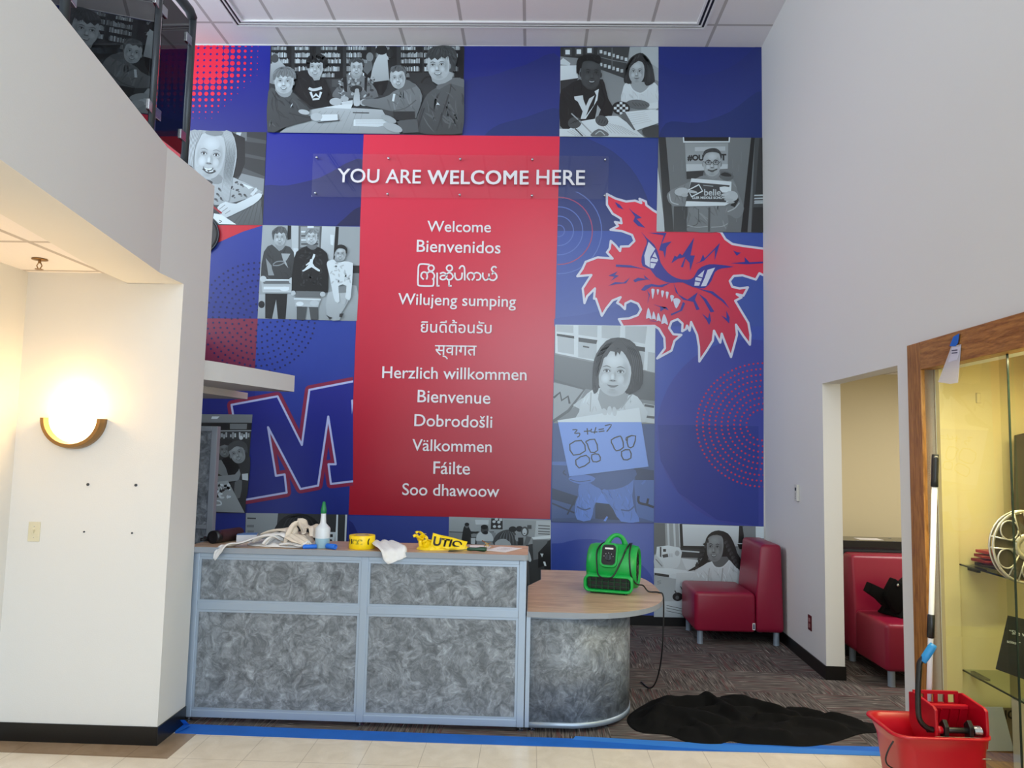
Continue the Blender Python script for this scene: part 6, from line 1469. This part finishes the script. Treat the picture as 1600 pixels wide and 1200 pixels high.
co.data.transform(Matrix.Translation(-Vector((0.555, 5.402, DZT)))); co.data.transform(Rz.transposed().to_4x4()); co.parent = AM

# ================================================================== burgundy lounge seats
def make_lounge(label):
    """modular seat: local x runs from the back (0) towards the front (-), y is the width"""
    T = thing('lounge_chair', (0, 0, 0), label, 'lounge chair', 'vinyl lounge chairs on silver legs')
    seat = [(-0.815, 0.118), (-0.815, 0.475), (-0.27, 0.475), (-0.258, 0.43), (-0.258, 0.118)]
    MB().prism([(x, 0, z) for x, z in seat], (0, 0.62, 0)).build('seat', M['vinyl'], T, bevel=0.035, seg=4, smooth=True)
    back = [(-0.257, 0.118), (-0.257, 0.44), (-0.208, 0.915), (-0.02, 0.915), (0.0, 0.118)]
    MB().prism([(x, 0.0, z) for x, z in back], (0, 0.62, 0)).build('backrest', M['vinyl'], T, bevel=0.035, seg=4, smooth=True)
    for x in (-0.755, -0.06):
        for y in (0.06, 0.56):
            MB().lathe([(0, 0.0), (0.028, 0.0), (0.028, 0.006), (0.027, 0.008), (0.027, 0.122), (0, 0.122)], (x, y, 0), seg=20).build('leg', M['alu'], T, smooth=False)
    ctg = MB().box(-0.292, -0.268, -0.0035, 0.0005, 0.145, 0.205).build('care_tag', M['white'], T, bevel=0.001)
    MB().box(-0.287, -0.273, -0.0045, -0.0030, 0.152, 0.198).build('tag_print', mat('tag_print_blue', rgb(40, 48, 92), 0.5), ctg)
    return T
def dup(root, loc_, rz, label):
    r = root.copy(); COL.objects.link(r); r.location = loc_; r.rotation_euler = (0, 0, rz); r['label'] = label
    for ch in list(root.children):
        c = ch.copy(); COL.objects.link(c); c.parent = r
        for g in list(ch.children):
            d = g.copy(); COL.objects.link(d); d.parent = c
    return r
l1 = make_lounge('burgundy vinyl lounge chair in the corner where mural and right wall meet')
l2_ = dup(l1, (3.34, 6.715, 0), PI/2+0.0, 'red vinyl lounge chair seen through the doorway with a black jacket on it')
l1.location = (2.335, 7.04, 0); l1.rotation_euler = (0, 0, 0.0)
# jacket on the second seat
T = thing('black_jacket', (3.05, 6.25, 0.475), 'black jacket thrown on the red seat beyond the doorway', 'jacket')
jk = heap([(2.86, 6.36), (2.88, 6.22), (2.98, 6.06), (3.14, 5.98), (3.30, 6.02), (3.33, 6.2), (3.32, 6.40), (3.18, 6.43), (3.0, 6.43)], 0.476, 0.27, 2.2, folds=7, amp=0.45)
jk.build('body', M['black_cloth'], T, smooth=False, subsurf=1)
jp = [at_y(u, v, 6.20) for u, v in ((1357, 926), (1363, 912), (1378, 919), (1392, 926), (1404, 936), (1402, 956), (1386, 950), (1374, 938))]
MB().prism(jp, (0.0, 0.10, 0.0)).build('sleeve', M['black_cloth'], T, bevel=0.012, seg=3, smooth=True)
jp = [at_y(u, v, 6.14) for u, v in ((1384, 932), (1399, 904), (1410, 912), (1420, 903), (1436, 906), (1436, 950), (1400, 960))]
MB().prism(jp, (0.0, 0.10, 0.0)).build('collar', M['black_cloth'], T, bevel=0.014, seg=3, smooth=True)
MB().ell(at_y(1403, 914.5, 6.136), 0.010, 0.005, 0.012).build('logo_badge', M['steel'], T, smooth=True)
# black case on the ledge behind the back
T = thing('black_case', (3.0, 6.74, 0.0), 'glossy black case lying on the cabinet behind the red lounge chair', 'case')
M['gloss_black'] = mat('glossy_black_plastic', rgb(26, 28, 34), 0.12)
MB().prism([(x+3.08, y+6.95, 0.925) for x, y, _ in rounded_rect(-0.36, 0.5, -0.17, 0.17, 0.05, 0)], (0, 0, 0.075)).build('body', M['gloss_black'], T, bevel=0.018, seg=3)
MB().box(2.95, 3.16, 6.86, 7.0, 1.0002, 1.0012).build('paper_label', M['paper'], T)
for x, y in ((2.76, 6.83), (2.76, 7.05), (2.90, 6.80), (3.22, 6.80), (3.3, 7.05)): MB().lathe([(0, 0.004), (0.013, 0.003), (0.016, 0)], (x, y, 1.0), seg=12).build('stud', M['steel'], T)
T = thing('storage_cabinet', (3.1, 6.95, 0.0), 'dark low cabinet just behind the red lounge chair, under the black case', 'cabinet')
MB().box(2.74, 3.6, 6.78, 7.12, 0.06, 0.905).build('body', M['dark_metal'], T, bevel=0.004); MB().box(2.73, 3.61, 6.77, 7.13, 0.905, 0.924).build('top', M['dark_metal'], T); MB().box(2.78, 3.56, 6.80, 7.10, 0.0, 0.06).build('plinth', M['black_plastic'], T)

# ================================================================== floor: cloth, tape
T = thing('black_cloth', (1.4, 5.1, 0), 'black cloth dropped in folds on the carpet in front of the doorway', 'cloth')
ol2 = [(0.66, 5.10), (0.69, 4.87), (0.875, 4.82), (0.98, 4.715), (1.15, 4.70), (1.243, 4.755), (1.313, 4.72), (1.516, 4.71), (1.702, 4.71), (1.897, 4.80), (2.103, 4.94), (2.243, 4.99), (2.30, 5.13), (2.17, 5.13), (2.03, 5.15), (1.95, 5.33), (1.77, 5.31), (1.65, 5.48), (1.46, 5.46), (1.28, 5.47), (0.954, 5.50), (0.82, 5.38)]
fold_lines = [((0.80, 5.15), (1.25, 4.95), 0.075, 0.06), ((0.85, 5.35), (1.45, 5.30), 0.07, 0.07), ((1.20, 5.40), (1.38, 5.02), 0.085, 0.05), ((1.36, 5.38), (1.75, 5.12), 0.075, 0.055), ((1.0, 4.84), (1.6, 4.80), 0.05, 0.05), ((1.5, 5.05), (2.0, 4.95), 0.06, 0.05), ((1.75, 5.22), (2.15, 5.05), 0.06, 0.05), ((0.78, 4.95), (0.98, 5.35), 0.06, 0.06), ((1.55, 4.86), (1.85, 5.1), 0.045, 0.045), ((1.12, 5.15), (1.5, 5.2), 0.05, 0.05), ((1.0, 5.05), (1.15, 4.75), 0.05, 0.04)]
def cloth_h(q, f):
    h = 0.038*(1-f**5)
    for (x0, y0), (x1, y1), hh, ww in fold_lines:
        dx, dy = x1-x0, y1-y0; t = max(0.0, min(1.0, ((q.x-x0)*dx+(q.y-y0)*dy)/(dx*dx+dy*dy)))
        wob = 0.03*noise.noise(Vector((q.x*4, q.y*4, hh*50)))
        d = math.hypot(q.x-x0-dx*t, q.y-y0-dy*t)+wob
        h = max(h, h*0.5+hh*math.exp(-(d/ww)**2)*(0.75+0.25*math.sin(t*PI)))
    h += 0.008*noise.noise(Vector((q.x*16, q.y*16, 1.0)))+0.012*noise.noise(Vector((q.x*6, q.y*6, 7.0)))
    return max(0.004, h)*(1-f**10)+0.003
heap(ol2, 0.0, 0.1, 4.4, rings=44, around=200, hf=cloth_h).build('folds', M['black_cloth'], T, smooth=True)
tp = MB()
tp.prism([(-2.19, 4.755, 0.0006), (-2.11, 4.755, 0.0006), (-1.0, 4.735, 0.0006), (0.1, 4.72, 0.0006), (0.85, 4.715, 0.0006), (2.20, 4.745, 0.0006), (2.14, 4.615, 0.0006), (0.85, 4.585, 0.0006), (-0.6, 4.585, 0.0006), (-2.11, 4.60, 0.0006)], (0, 0, 0.0008))
tag(tp.build('masking_tape_strip', M['blue_tape']), 'long blue masking tape strip along the carpet edge in front of the counter', 'tape')
tag(MB().prism([(0.30, 4.755, 0.0018), (1.2, 4.70, 0.0018), (2.16, 4.66, 0.0018), (2.15, 4.60, 0.0018), (1.2, 4.60, 0.0018), (0.28, 4.70, 0.0018)], (0, 0, 0.0008)).build('masking_tape_strip', mat('pale_blue_tape', rgb(52, 130, 222), 0.55)), 'second paler blue tape piece overlapping the strip below the black cloth', 'tape')
fl = MB().prism([(-2.19, 4.72, 0.002), (-2.11, 4.74, 0.002), (-2.06, 4.70, 0.012), (-2.10, 4.60, 0.004)], (0, 0, 0.001)); fl.prism([(-2.135, 4.74, 0.002), (-2.09, 4.745, 0.003), (-2.10, 4.70, 0.045), (-2.14, 4.68, 0.05)], (0.001, -0.001, 0.0))
tag(fl.build('masking_tape_flap', M['blue_tape']), 'loose folded end of blue tape against the base of the left wall', 'tape')

# ================================================================== oak display case in the right wall
DC = thing('display_case', tuple(rw(3.4, 0.3, CZ0)), 'oak framed glass display case lit yellow inside, set into the right wall', 'display case')
fm = MB(); rbox(fm, 4.415, 4.580, -0.022, 0.06, 0.04, 2.422); fm.build('oak_stile', M['oak'], DC, bevel=0.004)
fm = MB(); rbox(fm, CA0, 4.415, -0.022, 0.06, 2.258, 2.422); fm.build('oak_header', M['oak_h'], DC, bevel=0.004)
fm = MB(); rbox(fm, CA0, 4.415, -0.022, 0.06, 0.04, 0.16); fm.build('oak_sill', M['oak_h'], DC, bevel=0.004)
fm = MB(); rbox(fm, 4.398, 4.414, 0.145, 0.60, 0.10, 2.40); fm.build('end_panel', M['case_wall'], DC)
fm = MB(); rbox(fm, 4.375, 4.414, 0.06, 0.145, 0.16, 2.258); fm.build('jamb_lining', M['case_wall'], DC)
fm = MB(); rbox(fm, CA0, 4.398, 0.60, 0.62, 0.10, 2.40); fm.build('back_panel', M['case_wall'], DC)
fm = MB(); rbox(fm, CA0, CA0+0.02, 0.145, 0.60, 0.10, 2.40); fm.build('end_panel', M['case_wall'], DC)
fm = MB(); rbox(fm, CA0, 4.398, 0.145, 0.60, 2.36, 2.40); fm.build('case_top', M['case_wall'], DC)
fm = MB(); rbox(fm, CA0, 4.398, 0.062, 0.60, 0.10, 0.165); fm.build('wood_deck', M['oak_h'], DC)
M['case_glass'] = glass_mat('case_glass', (0.95, 0.97, 0.95, 1), 1.5, 0.01); M['glass_edge'] = mat('dark_green_glass_edge', rgb(34, 48, 40), 0.2)
fm = MB(); rbox(fm, 3.672, 4.374, 0.030, 0.036, 0.165, 2.258); fm.build('sliding_pane', M['case_glass'], DC)
fm = MB(); rbox(fm, 3.666, 3.672, 0.029, 0.037, 0.165, 2.258); fm.build('pane_edge', M['glass_edge'], DC)
fm = MB(); rbox(fm, CA0+0.02, 3.76, 0.044, 0.050, 0.165, 2.258); fm.build('sliding_pane', M['case_glass'], DC)
for z in (0.567, 1.150):
    fm = MB(); rbox(fm, 2.6, 4.39, 0.158, 0.52, z-0.008, z); fm.build('glass_shelf', glass_mat('shelf_glass', (0.86, 0.92, 0.88, 1), 1.5, 0.02), DC)
    fm = MB(); rbox(fm, 2.6, 4.39, 0.151, 0.158, z-0.008, z); fm.build('shelf_edge', M['glass_edge'], DC)
    fm = MB(); rbox(fm, 4.30, 4.396, 0.20, 0.22, z-0.035, z-0.0085); rbox(fm, 4.24, 4.30, 0.20, 0.22, z-0.018, z-0.0085); fm.build('shelf_bracket', M['black_plastic'], DC)
p = wall_frame(1528, 622, 0.3)
q = at_y(1528, 622, 4.39); MB().box(q.x-0.012, q.x+0.012, 4.378, 4.40, q.z-0.03, q.z+0.03).build('wall_hook', M['case_wall'], DC, bevel=0.004)
# contents of the case
SHZ = 1.1505
GRc = 'hinged red boards stacked in the display case'
random.seed(5)
for k, (dx, rz, col, lab) in enumerate(((0.06, 0.10, rgb(36, 34, 36), 'dark slate board lowest in the red stack of the display case'), (0.0, 0.22, rgb(120, 26, 28), 'red board second from the bottom in the display case stack'), (0.05, 0.05, rgb(130, 30, 30), 'red board second from the top in the display case stack'), (0.09, 0.30, rgb(166, 52, 46), 'lighter red hinged board on top of the display case stack'))):
    T = thing('clapperboard', (2.60+dx*0.3, 4.26, SHZ+0.024*k), lab, 'clapperboard', GRc, rz*0.4)
    c0 = Vector((2.60+dx*0.3, 4.26, SHZ+0.024*k)); mm_ = mat('clapper_paint', col, 0.4)
    MB().obox(c0+Vector((0.02, 0, 0.008)), (0.13, 0, 0), (0, 0.095, 0), (0, 0, 0.008)).build('slate', mm_, T, bevel=0.002)
    MB().obox(c0+Vector((-0.02+0.02*(k % 2), -0.082, 0.0195)), (0.165, 0, 0.0), (0, 0.014, 0), (0, 0, 0.0036)).build('clap_stick', mm_, T, bevel=0.001)
random.seed(7)
RC = at_y(1600, 846, 3.74); RC.z = SHZ+0.176
T = thing('film_reel', (RC.x, RC.y, SHZ), 'silver spoked film reel standing in the display case', 'film reel', None, 0.12)
def reel_flange(y):
    mb = MB(); N = 40
    for r0, r1 in ((0.164, 0.176), (0.030, 0.062)):
        ring_ = [(RC.x+r*math.cos(a), RC.y+y+e, RC.z+r*math.sin(a)) for (r, e) in ((r0, -0.002), (r1, -0.002), (r1, 0.002), (r0, 0.002)) for a in [2*PI*i/N for i in range(N)]]
        mb.add(ring_, [(j*N+i, j*N+(i+1) % N, ((j+1) % 4)*N+(i+1) % N, ((j+1) % 4)*N+i) for j in range(4) for i in range(N)])
    for k in range(5):
        for s in (-1, 1):
            a0 = 2*PI*k/5+0.5; p0 = Vector((RC.x+0.055*math.cos(a0+s*0.35), RC.y+y, RC.z+0.055*math.sin(a0+s*0.35))); p1 = Vector((RC.x+0.168*math.cos(a0+s*0.16), RC.y+y, RC.z+0.168*math.sin(a0+s*0.16)))
            mb.tube([p0, p1], 0.004, 6)
        a0 = 2*PI*k/5+0.5+PI/5; ctr = 0.115
        mb.tube([(RC.x+ctr*math.cos(a0)+0.046*math.cos(t), RC.y+y, RC.z+ctr*math.sin(a0)+0.046*math.sin(t)) for t in [2*PI*i/20 for i in range(21)]], 0.004, 6)
    return mb
M['reel'] = mat('silver_reel_paint', rgb(196, 192, 178), 0.35, metal=0.6)
reel_flange(-0.012).build('front_flange', M['reel'], T, smooth=True); reel_flange(0.012).build('back_flange', M['reel'], T, smooth=True)
MB().lathe([(0.010, -0.014), (0.034, -0.014), (0.034, 0.014), (0.010, 0.014), (0.010, -0.014)], RC, (0, 1, 0), 24).build('hub', M['reel'], T)
MB().lathe([(0.034, -0.008), (0.158, -0.008), (0.158, 0.008), (0.034, 0.008)], RC, (0, 1, 0), 40).build('film', mat('dark_film', rgb(70, 62, 44), 0.4), T)
def leaning(name, px, Y0, lean, thick, m, label, cat, parent=None):
    """a board whose outline is sighted; its foot stands at Y0 and it leans back"""
    zmin = min(at_y(u, v, Y0).z for u, v in px); pts = []
    for u, v in px:
        p = at_y(u, v, Y0); p = at_y(u, v, Y0+(p.z-zmin)*lean); pts.append(p)
    return MB().prism(pts, (0, thick, 0)), zmin
bq = [(1576, 962), (1640, 976), (1640, 1076), (1557, 1046)]
T = thing('quote_sign', tuple(at_y(1590, 1062, 4.0)), 'charcoal sign with white quotation text in the display case', 'sign')
mb1, _ = leaning('board', bq, 4.03, 0.25, 0.008, None, '', ''); mb1.build('board', M['black_sign'], T)
def sign_text(body, uL, vL, w, h0):
    me = text_mesh(body, 0.0); xs = [v.co.x for v in me.vertices]; k = w/(max(xs)-min(xs)); x0 = min(xs)
    z0 = min(at_y(u, v, 4.03).z for u, v in bq)
    for v in me.vertices:
        u_, v_ = uL+(v.co.x-x0)*k, vL-v.co.y*k+(v.co.x-x0)*k*0.2
        p = at_y(u_, v_, 4.03); p = at_y(u_, v_, 4.03+(p.z-z0)*0.25-0.0015); v.co = p
    me.materials.clear(); return link('sign_text', me, M['letter'], T)
sign_text('“She was', 1577, 990, 34, 8); sign_text('scious.”', 1573.5, 1004, 21, 8)
mb2, _ = leaning('b', [(1588, 680), (1640, 668), (1640, 880), (1586, 872)], 4.2, 0.12, 0.02, None, '', '')
tag(mb2.build('dark_framed_board', mat('olive_dark_board', rgb(62, 64, 48), 0.5), bevel=0.003), 'dark framed board standing behind the film reel', 'board')
mb3, _ = leaning('b', [(1512, 1105), (1567, 1105), (1585, 1174), (1530, 1174)], 4.28, 0.15, 0.008, None, '', '')
tag(mb3.build('pale_board', M['silver_board'], bevel=0.002), 'pale grey board leaning low in the display case behind the mop bucket', 'board')
T = thing('lettered_board', tuple(at_y(1580, 1172, 4.33)), 'brown board with dark capital letters at the bottom of the display case', 'board')
mb4, _ = leaning('b', [(1560, 1106), (1630, 1108), (1630, 1178), (1560, 1176)], 4.33, 0.08, 0.008, None, '', '')
mb4.build('board', mat('brown_card', rgb(128, 112, 86), 0.6), T)
me = text_mesh('IG', 0.03); xs = [v.co.x for v in me.vertices]; k = 17/(max(xs)-min(xs)); x0 = min(xs)
for v in me.vertices:
    u_, v_ = 1570+(v.co.x-x0)*k, 1123-v.co.y*k; v.co = at_y(u_, v_, 4.325)
me.materials.clear(); link('board_lettering', me, M['ink'], T)
p = at_y(1598, 1110, 3.9)
tag(MB().box(p.x-0.03, p.x+0.05, 3.88, 3.94, 0.1655, 0.555).build('display_pedestal', mat('pale_wood_pedestal', rgb(206, 194, 168), 0.5), bevel=0.003), 'pale pedestal block under the lower glass shelf of the display case', 'pedestal')
# plastic sleeve taped to the header
T = thing('hanging_plastic_sleeve', tuple(wall_frame(1488, 580, -0.024)), 'clear plastic sleeve with printed slip taped to the oak header', 'plastic sleeve')
def wpoly(pts, b, th):
    return MB().prism([wall_frame(u, v, b) for u, v in pts], -TBv*th)
SLV = mat('milky_plastic_film', rgb(226, 226, 236), 0.3); SLV.node_tree.nodes['Principled BSDF'].inputs['Alpha'].default_value = 0.6
wpoly([(1487, 541), (1502, 538), (1497, 598), (1485, 600), (1466, 597)], -0.026, 0.001).build('sleeve', SLV, T)
wpoly([(1488, 543), (1501, 541), (1496, 562), (1482, 566)], -0.0275, 0.0006).build('slip', mat('slip_paper', rgb(206, 206, 222), 0.6), T)
wpoly([(1490, 526), (1499, 521), (1497, 536), (1493, 541), (1484, 541)], -0.029, 0.0015).build('tape_tab', M['blue_tape'], T)
for v0 in (547, 551): wpoly([(1487, v0), (1496, v0-1), (1496, v0+0.8), (1487, v0+1.8)], -0.0285, 0.0004).build('print_line', mat('slip_ink', rgb(70, 70, 100), 0.7), T)

# ================================================================== mop bucket with wringer, mop
BY = 3.58
def bp(u, v, Y=BY): return at_y(u, v, Y)
Y0b, Y1b = 3.42, 3.74                       # near and far side of the tub
X0 = at_y(1381, 1140, 3.55).x; X1 = at_y(1546, 1140, 3.46).x; RZ = at_y(1396, 1150, Y0b).z
BK = thing('mop_bucket', ((X0+X1)/2, BY, 0), 'red mop bucket with side press wringer at the lower right', 'mop bucket')
def rr_sec(x0, x1, y0, y1, r, z): return [Vector((p[0], p[1], z)) for p in rounded_rect(x0, x1, y0, y1, r, 0, 5)]
tub = [rr_sec(X0+0.085, X1-0.03, Y0b+0.04, Y1b-0.04, 0.05, 0.075), rr_sec(X0+0.06, X1-0.02, Y0b+0.03, Y1b-0.03, 0.06, 0.16), rr_sec(X0+0.025, X1-0.008, Y0b+0.01, Y1b-0.01, 0.06, RZ-0.07), rr_sec(X0+0.004, X1-0.002, Y0b+0.004, Y1b-0.004, 0.06, RZ-0.018),
       rr_sec(X0-0.014, X1+0.004, Y0b-0.012, Y1b+0.012, 0.065, RZ-0.008), rr_sec(X0-0.012, X1+0.004, Y0b-0.010, Y1b+0.010, 0.065, RZ), rr_sec(X0+0.008, X1-0.008, Y0b+0.012, Y1b-0.012, 0.06, RZ-0.002), rr_sec(X0+0.035, X1-0.02, Y0b+0.025, Y1b-0.025, 0.055, RZ-0.09), rr_sec(X0+0.075, X1-0.04, Y0b+0.05, Y1b-0.05, 0.05, 0.17), rr_sec(X0+0.09, X1-0.05, Y0b+0.07, Y1b-0.07, 0.045, 0.10)]
loft(tub).build('tub', M['red_plastic'], BK, smooth=True)
loft([rr_sec(X0+0.05, X1-0.03, Y0b+0.045, Y1b-0.045, 0.05, 0.26), rr_sec(X0+0.05, X1-0.03, Y0b+0.045, Y1b-0.045, 0.05, 0.263)]).build('water', mat('dirty_water', rgb(60, 56, 50), 0.05), BK)
for x in (X0+0.12, X1-0.08):
    for y in (Y0b+0.07, Y1b-0.07):
        f_ = MB().cyl((x-0.014, y, 0.036), (x+0.014, y, 0.036), 0.036, 18); f_.obox((x, y, 0.066), (0.02, 0, 0), (0, 0.02, 0), (0, 0, 0.012)); f_.build('castor', M['black_plastic'], BK)
hb = [bp(1396, 1158, Y0b-0.015), bp(1389, 1170, Y0b-0.02), bp(1384, 1184, Y0b-0.02), bp(1386, 1194, Y0b-0.02), bp(1394, 1200, Y0b-0.015), bp(1404, 1206, Y0b-0.012)]
MB().tube(smooth_pts(hb, False, 4), 0.0035, 6).build('bail_handle', M['black_plastic'], BK, smooth=True)
# wringer: two cheek plates, slotted back plate, press plate, axle with cams and spring, rods
WF, WB = 3.45, 3.66
WX0 = at_y(1462, 1120, WF).x; WX1 = at_y(1545, 1120, WF).x
ZB, ZF = at_y(1480, 1080, WB).z, at_y(1470, 1106, WF).z
def cheek(x, th):
    prof = [(WF+0.01, RZ-0.06), (WF-0.005, RZ+0.02), (WF, ZF-0.01), (WF+0.02, ZF), (WB-0.02, ZB), (WB+0.02, ZB-0.012), (WB+0.02, RZ-0.02), (WB-0.02, RZ-0.07)]
    return MB().prism([(x, y, z) for y, z in prof], (th, 0, 0))
cheek(WX0-0.004, 0.014).build('cheek_plate', M['red_plastic'], BK, bevel=0.004)
cheek(WX1-0.014, 0.014).build('cheek_plate', M['red_plastic'], BK, bevel=0.004)
bpz = MB(); bpz.box(WX0+0.010, WX1-0.014, WB, WB+0.012, RZ-0.05, ZB-0.052); bpz.box(WX0+0.010, WX1-0.014, WB, WB+0.012, ZB-0.014, ZB)
nb = 4
for k in range(nb+1): x = WX0+0.010+(WX1-WX0-0.024-0.016)*k/nb; bpz.box(x, x+0.016, WB, WB+0.012, ZB-0.052, ZB-0.014)
bpz.build('back_plate', M['red_plastic'], BK)
ZT = at_y(1495, 1103, WB-0.07).z
MB().box(WX0+0.010, WX1-0.014, WB-0.085, WB-0.062, ZT-0.012, ZT+0.008).build('top_rim', M['red_plastic'], BK, bevel=0.005)
PRS = MB().prism([(WX0+0.010, WB-0.08, ZT-0.006), (WX1-0.014, WB-0.08, ZT-0.006), (WX1-0.014, WB-0.04, RZ-0.05), (WX0+0.010, WB-0.04, RZ-0.05)], (0, 0.012, 0.0)).build('press_plate', M['red_plastic'], BK)
for k in range(4):
    x = WX0+0.045+(WX1-WX0-0.1)*k/3; MB().prism([(x, WB-0.088, ZT-0.012), (x+0.008, WB-0.088, ZT-0.012), (x+0.008, WB-0.048, RZ-0.05), (x, WB-0.048, RZ-0.05)], (0, 0.01, 0)).build('press_rib', M['red_plastic'], PRS)
for v in (1153, 1185):
    z = at_y(1500, v, WF-0.012).z; MB().cyl((WX0-0.012, WF-0.012, z), (WX1-0.004, WF-0.012, z), 0.0032, 8).build('rod', M['steel'], BK)
zc = at_y(1500, 1166, WF).z
MB().box(WX0+0.010, WX1-0.014, WF+0.004, WF+0.016, zc-0.10, zc).build('front_plate', M['red_plastic'], BK, bevel=0.004)
MB().box(WX0+0.08, WX1-0.08, WF-0.001, WF+0.005, zc-0.085, zc-0.045).build('embossed_pad', M['red_plastic'], BK, bevel=0.003)
AY = WF+0.02; AZ = at_y(1490, 1141, AY).z
AXL = MB().cyl((WX0-0.03, AY, AZ), (WX1-0.02, AY, AZ), 0.0125, 16).build('axle', M['black_plastic'], BK, smooth=True)
MB().cyl((WX0+0.011, AY, AZ), (WX0+0.035, AY, AZ), 0.0165, 16).build('axle_collar', M['red_plastic'], AXL, smooth=True)
for x in (WX0+0.038, WX1-0.085):
    MB().prism([(x, AY-0.02, AZ-0.034), (x, AY-0.024, AZ+0.02), (x, AY+0.0, AZ+0.046), (x, AY+0.03, AZ+0.02), (x, AY+0.022, AZ-0.035)], (0.020, 0, 0)).build('cam', M['black_plastic'], AXL, bevel=0.004)
sp = [(WX1-0.060+0.034*i/60, AY+0.020*math.cos(2*PI*i/8.6), AZ+0.020*math.sin(2*PI*i/8.6)) for i in range(61)]
MB().tube(sp, 0.0026, 6).build('spring', M['steel'], AXL, smooth=True)
lv = [(WX0+0.02, AY, AZ), (WX0-0.016, AY-0.004, AZ+0.003), bp(1443, 1133, AY-0.006), bp(1436, 1121, AY-0.008), bp(1434.5, 1100, AY-0.01), bp(1434.5, 1075, AY-0.01), bp(1436, 1050, AY-0.01), bp(1437, 1036, AY-0.01), bp(1442, 1029, AY-0.01), bp(1449, 1020, AY-0.01)]
LEV = MB().tube(smooth_pts(lv, False, 5), 0.0118, 12).build('lever', M['black_plastic'], BK, smooth=True)
g0, g1 = bp(1441, 1034, AY-0.01), bp(1459, 1007, AY-0.01)
MB().lathe([(0.012, 0), (0.0155, 0.002), (0.0175, 0.03), (0.0175, (g1-g0).length-0.015), (0.0145, (g1-g0).length), (0, (g1-g0).length)], g0, (g1-g0).normalized(), 16).build('lever_grip', mat('blue_rubber_grip', rgb(36, 132, 196), 0.45), LEV, smooth=True)
# mop standing in the bucket
t0, t1 = at_y(1461.5, 710, 3.70), at_y(1452, 1075, 3.70)
dirn = (t1-t0).normalized(); t2 = t0+dirn*((t0.z-0.30)/-dirn.z)
T = thing('mop', (t2.x, t2.y, 0.30), 'mop with white pole and black grip standing in the red bucket', 'mop')
def along(s): return t0+dirn*s
MB().lathe([(0.008, 0.010), (0.0155, 0.0), (0.0165, 0.02), (0.0160, 0.12), (0.017, 0.155), (0.012, 0.158), (0.012, 0.10)], t0, dirn, 18).build('grip', M['black_plastic'], T, smooth=True)
L_ = (t2-t0).length
MB().cyl(along(0.15), along(L_), 0.0122, 16).build('pole', M['white'], T, smooth=True)
c0_, c1_ = (at_y(1457, 960, 3.70)-t0).length, (at_y(1454, 997, 3.70)-t0).length
MB().lathe([(0.012, 0), (0.0165, 0.003), (0.0165, c1_-c0_-0.003), (0.012, c1_-c0_)], along(c0_), dirn, 16).build('coupling', M['black_plastic'], T, smooth=True)
mh = heap([(t2.x-0.09, t2.y-0.05), (t2.x, t2.y-0.09), (t2.x+0.08, t2.y-0.06), (t2.x+0.07, t2.y-0.005), (t2.x-0.03, t2.y-0.005)], 0.264, 0.075, 6.1, folds=20, around=40, rings=8)
mh.build('mop_head', M['white_cloth'], T, smooth=True)
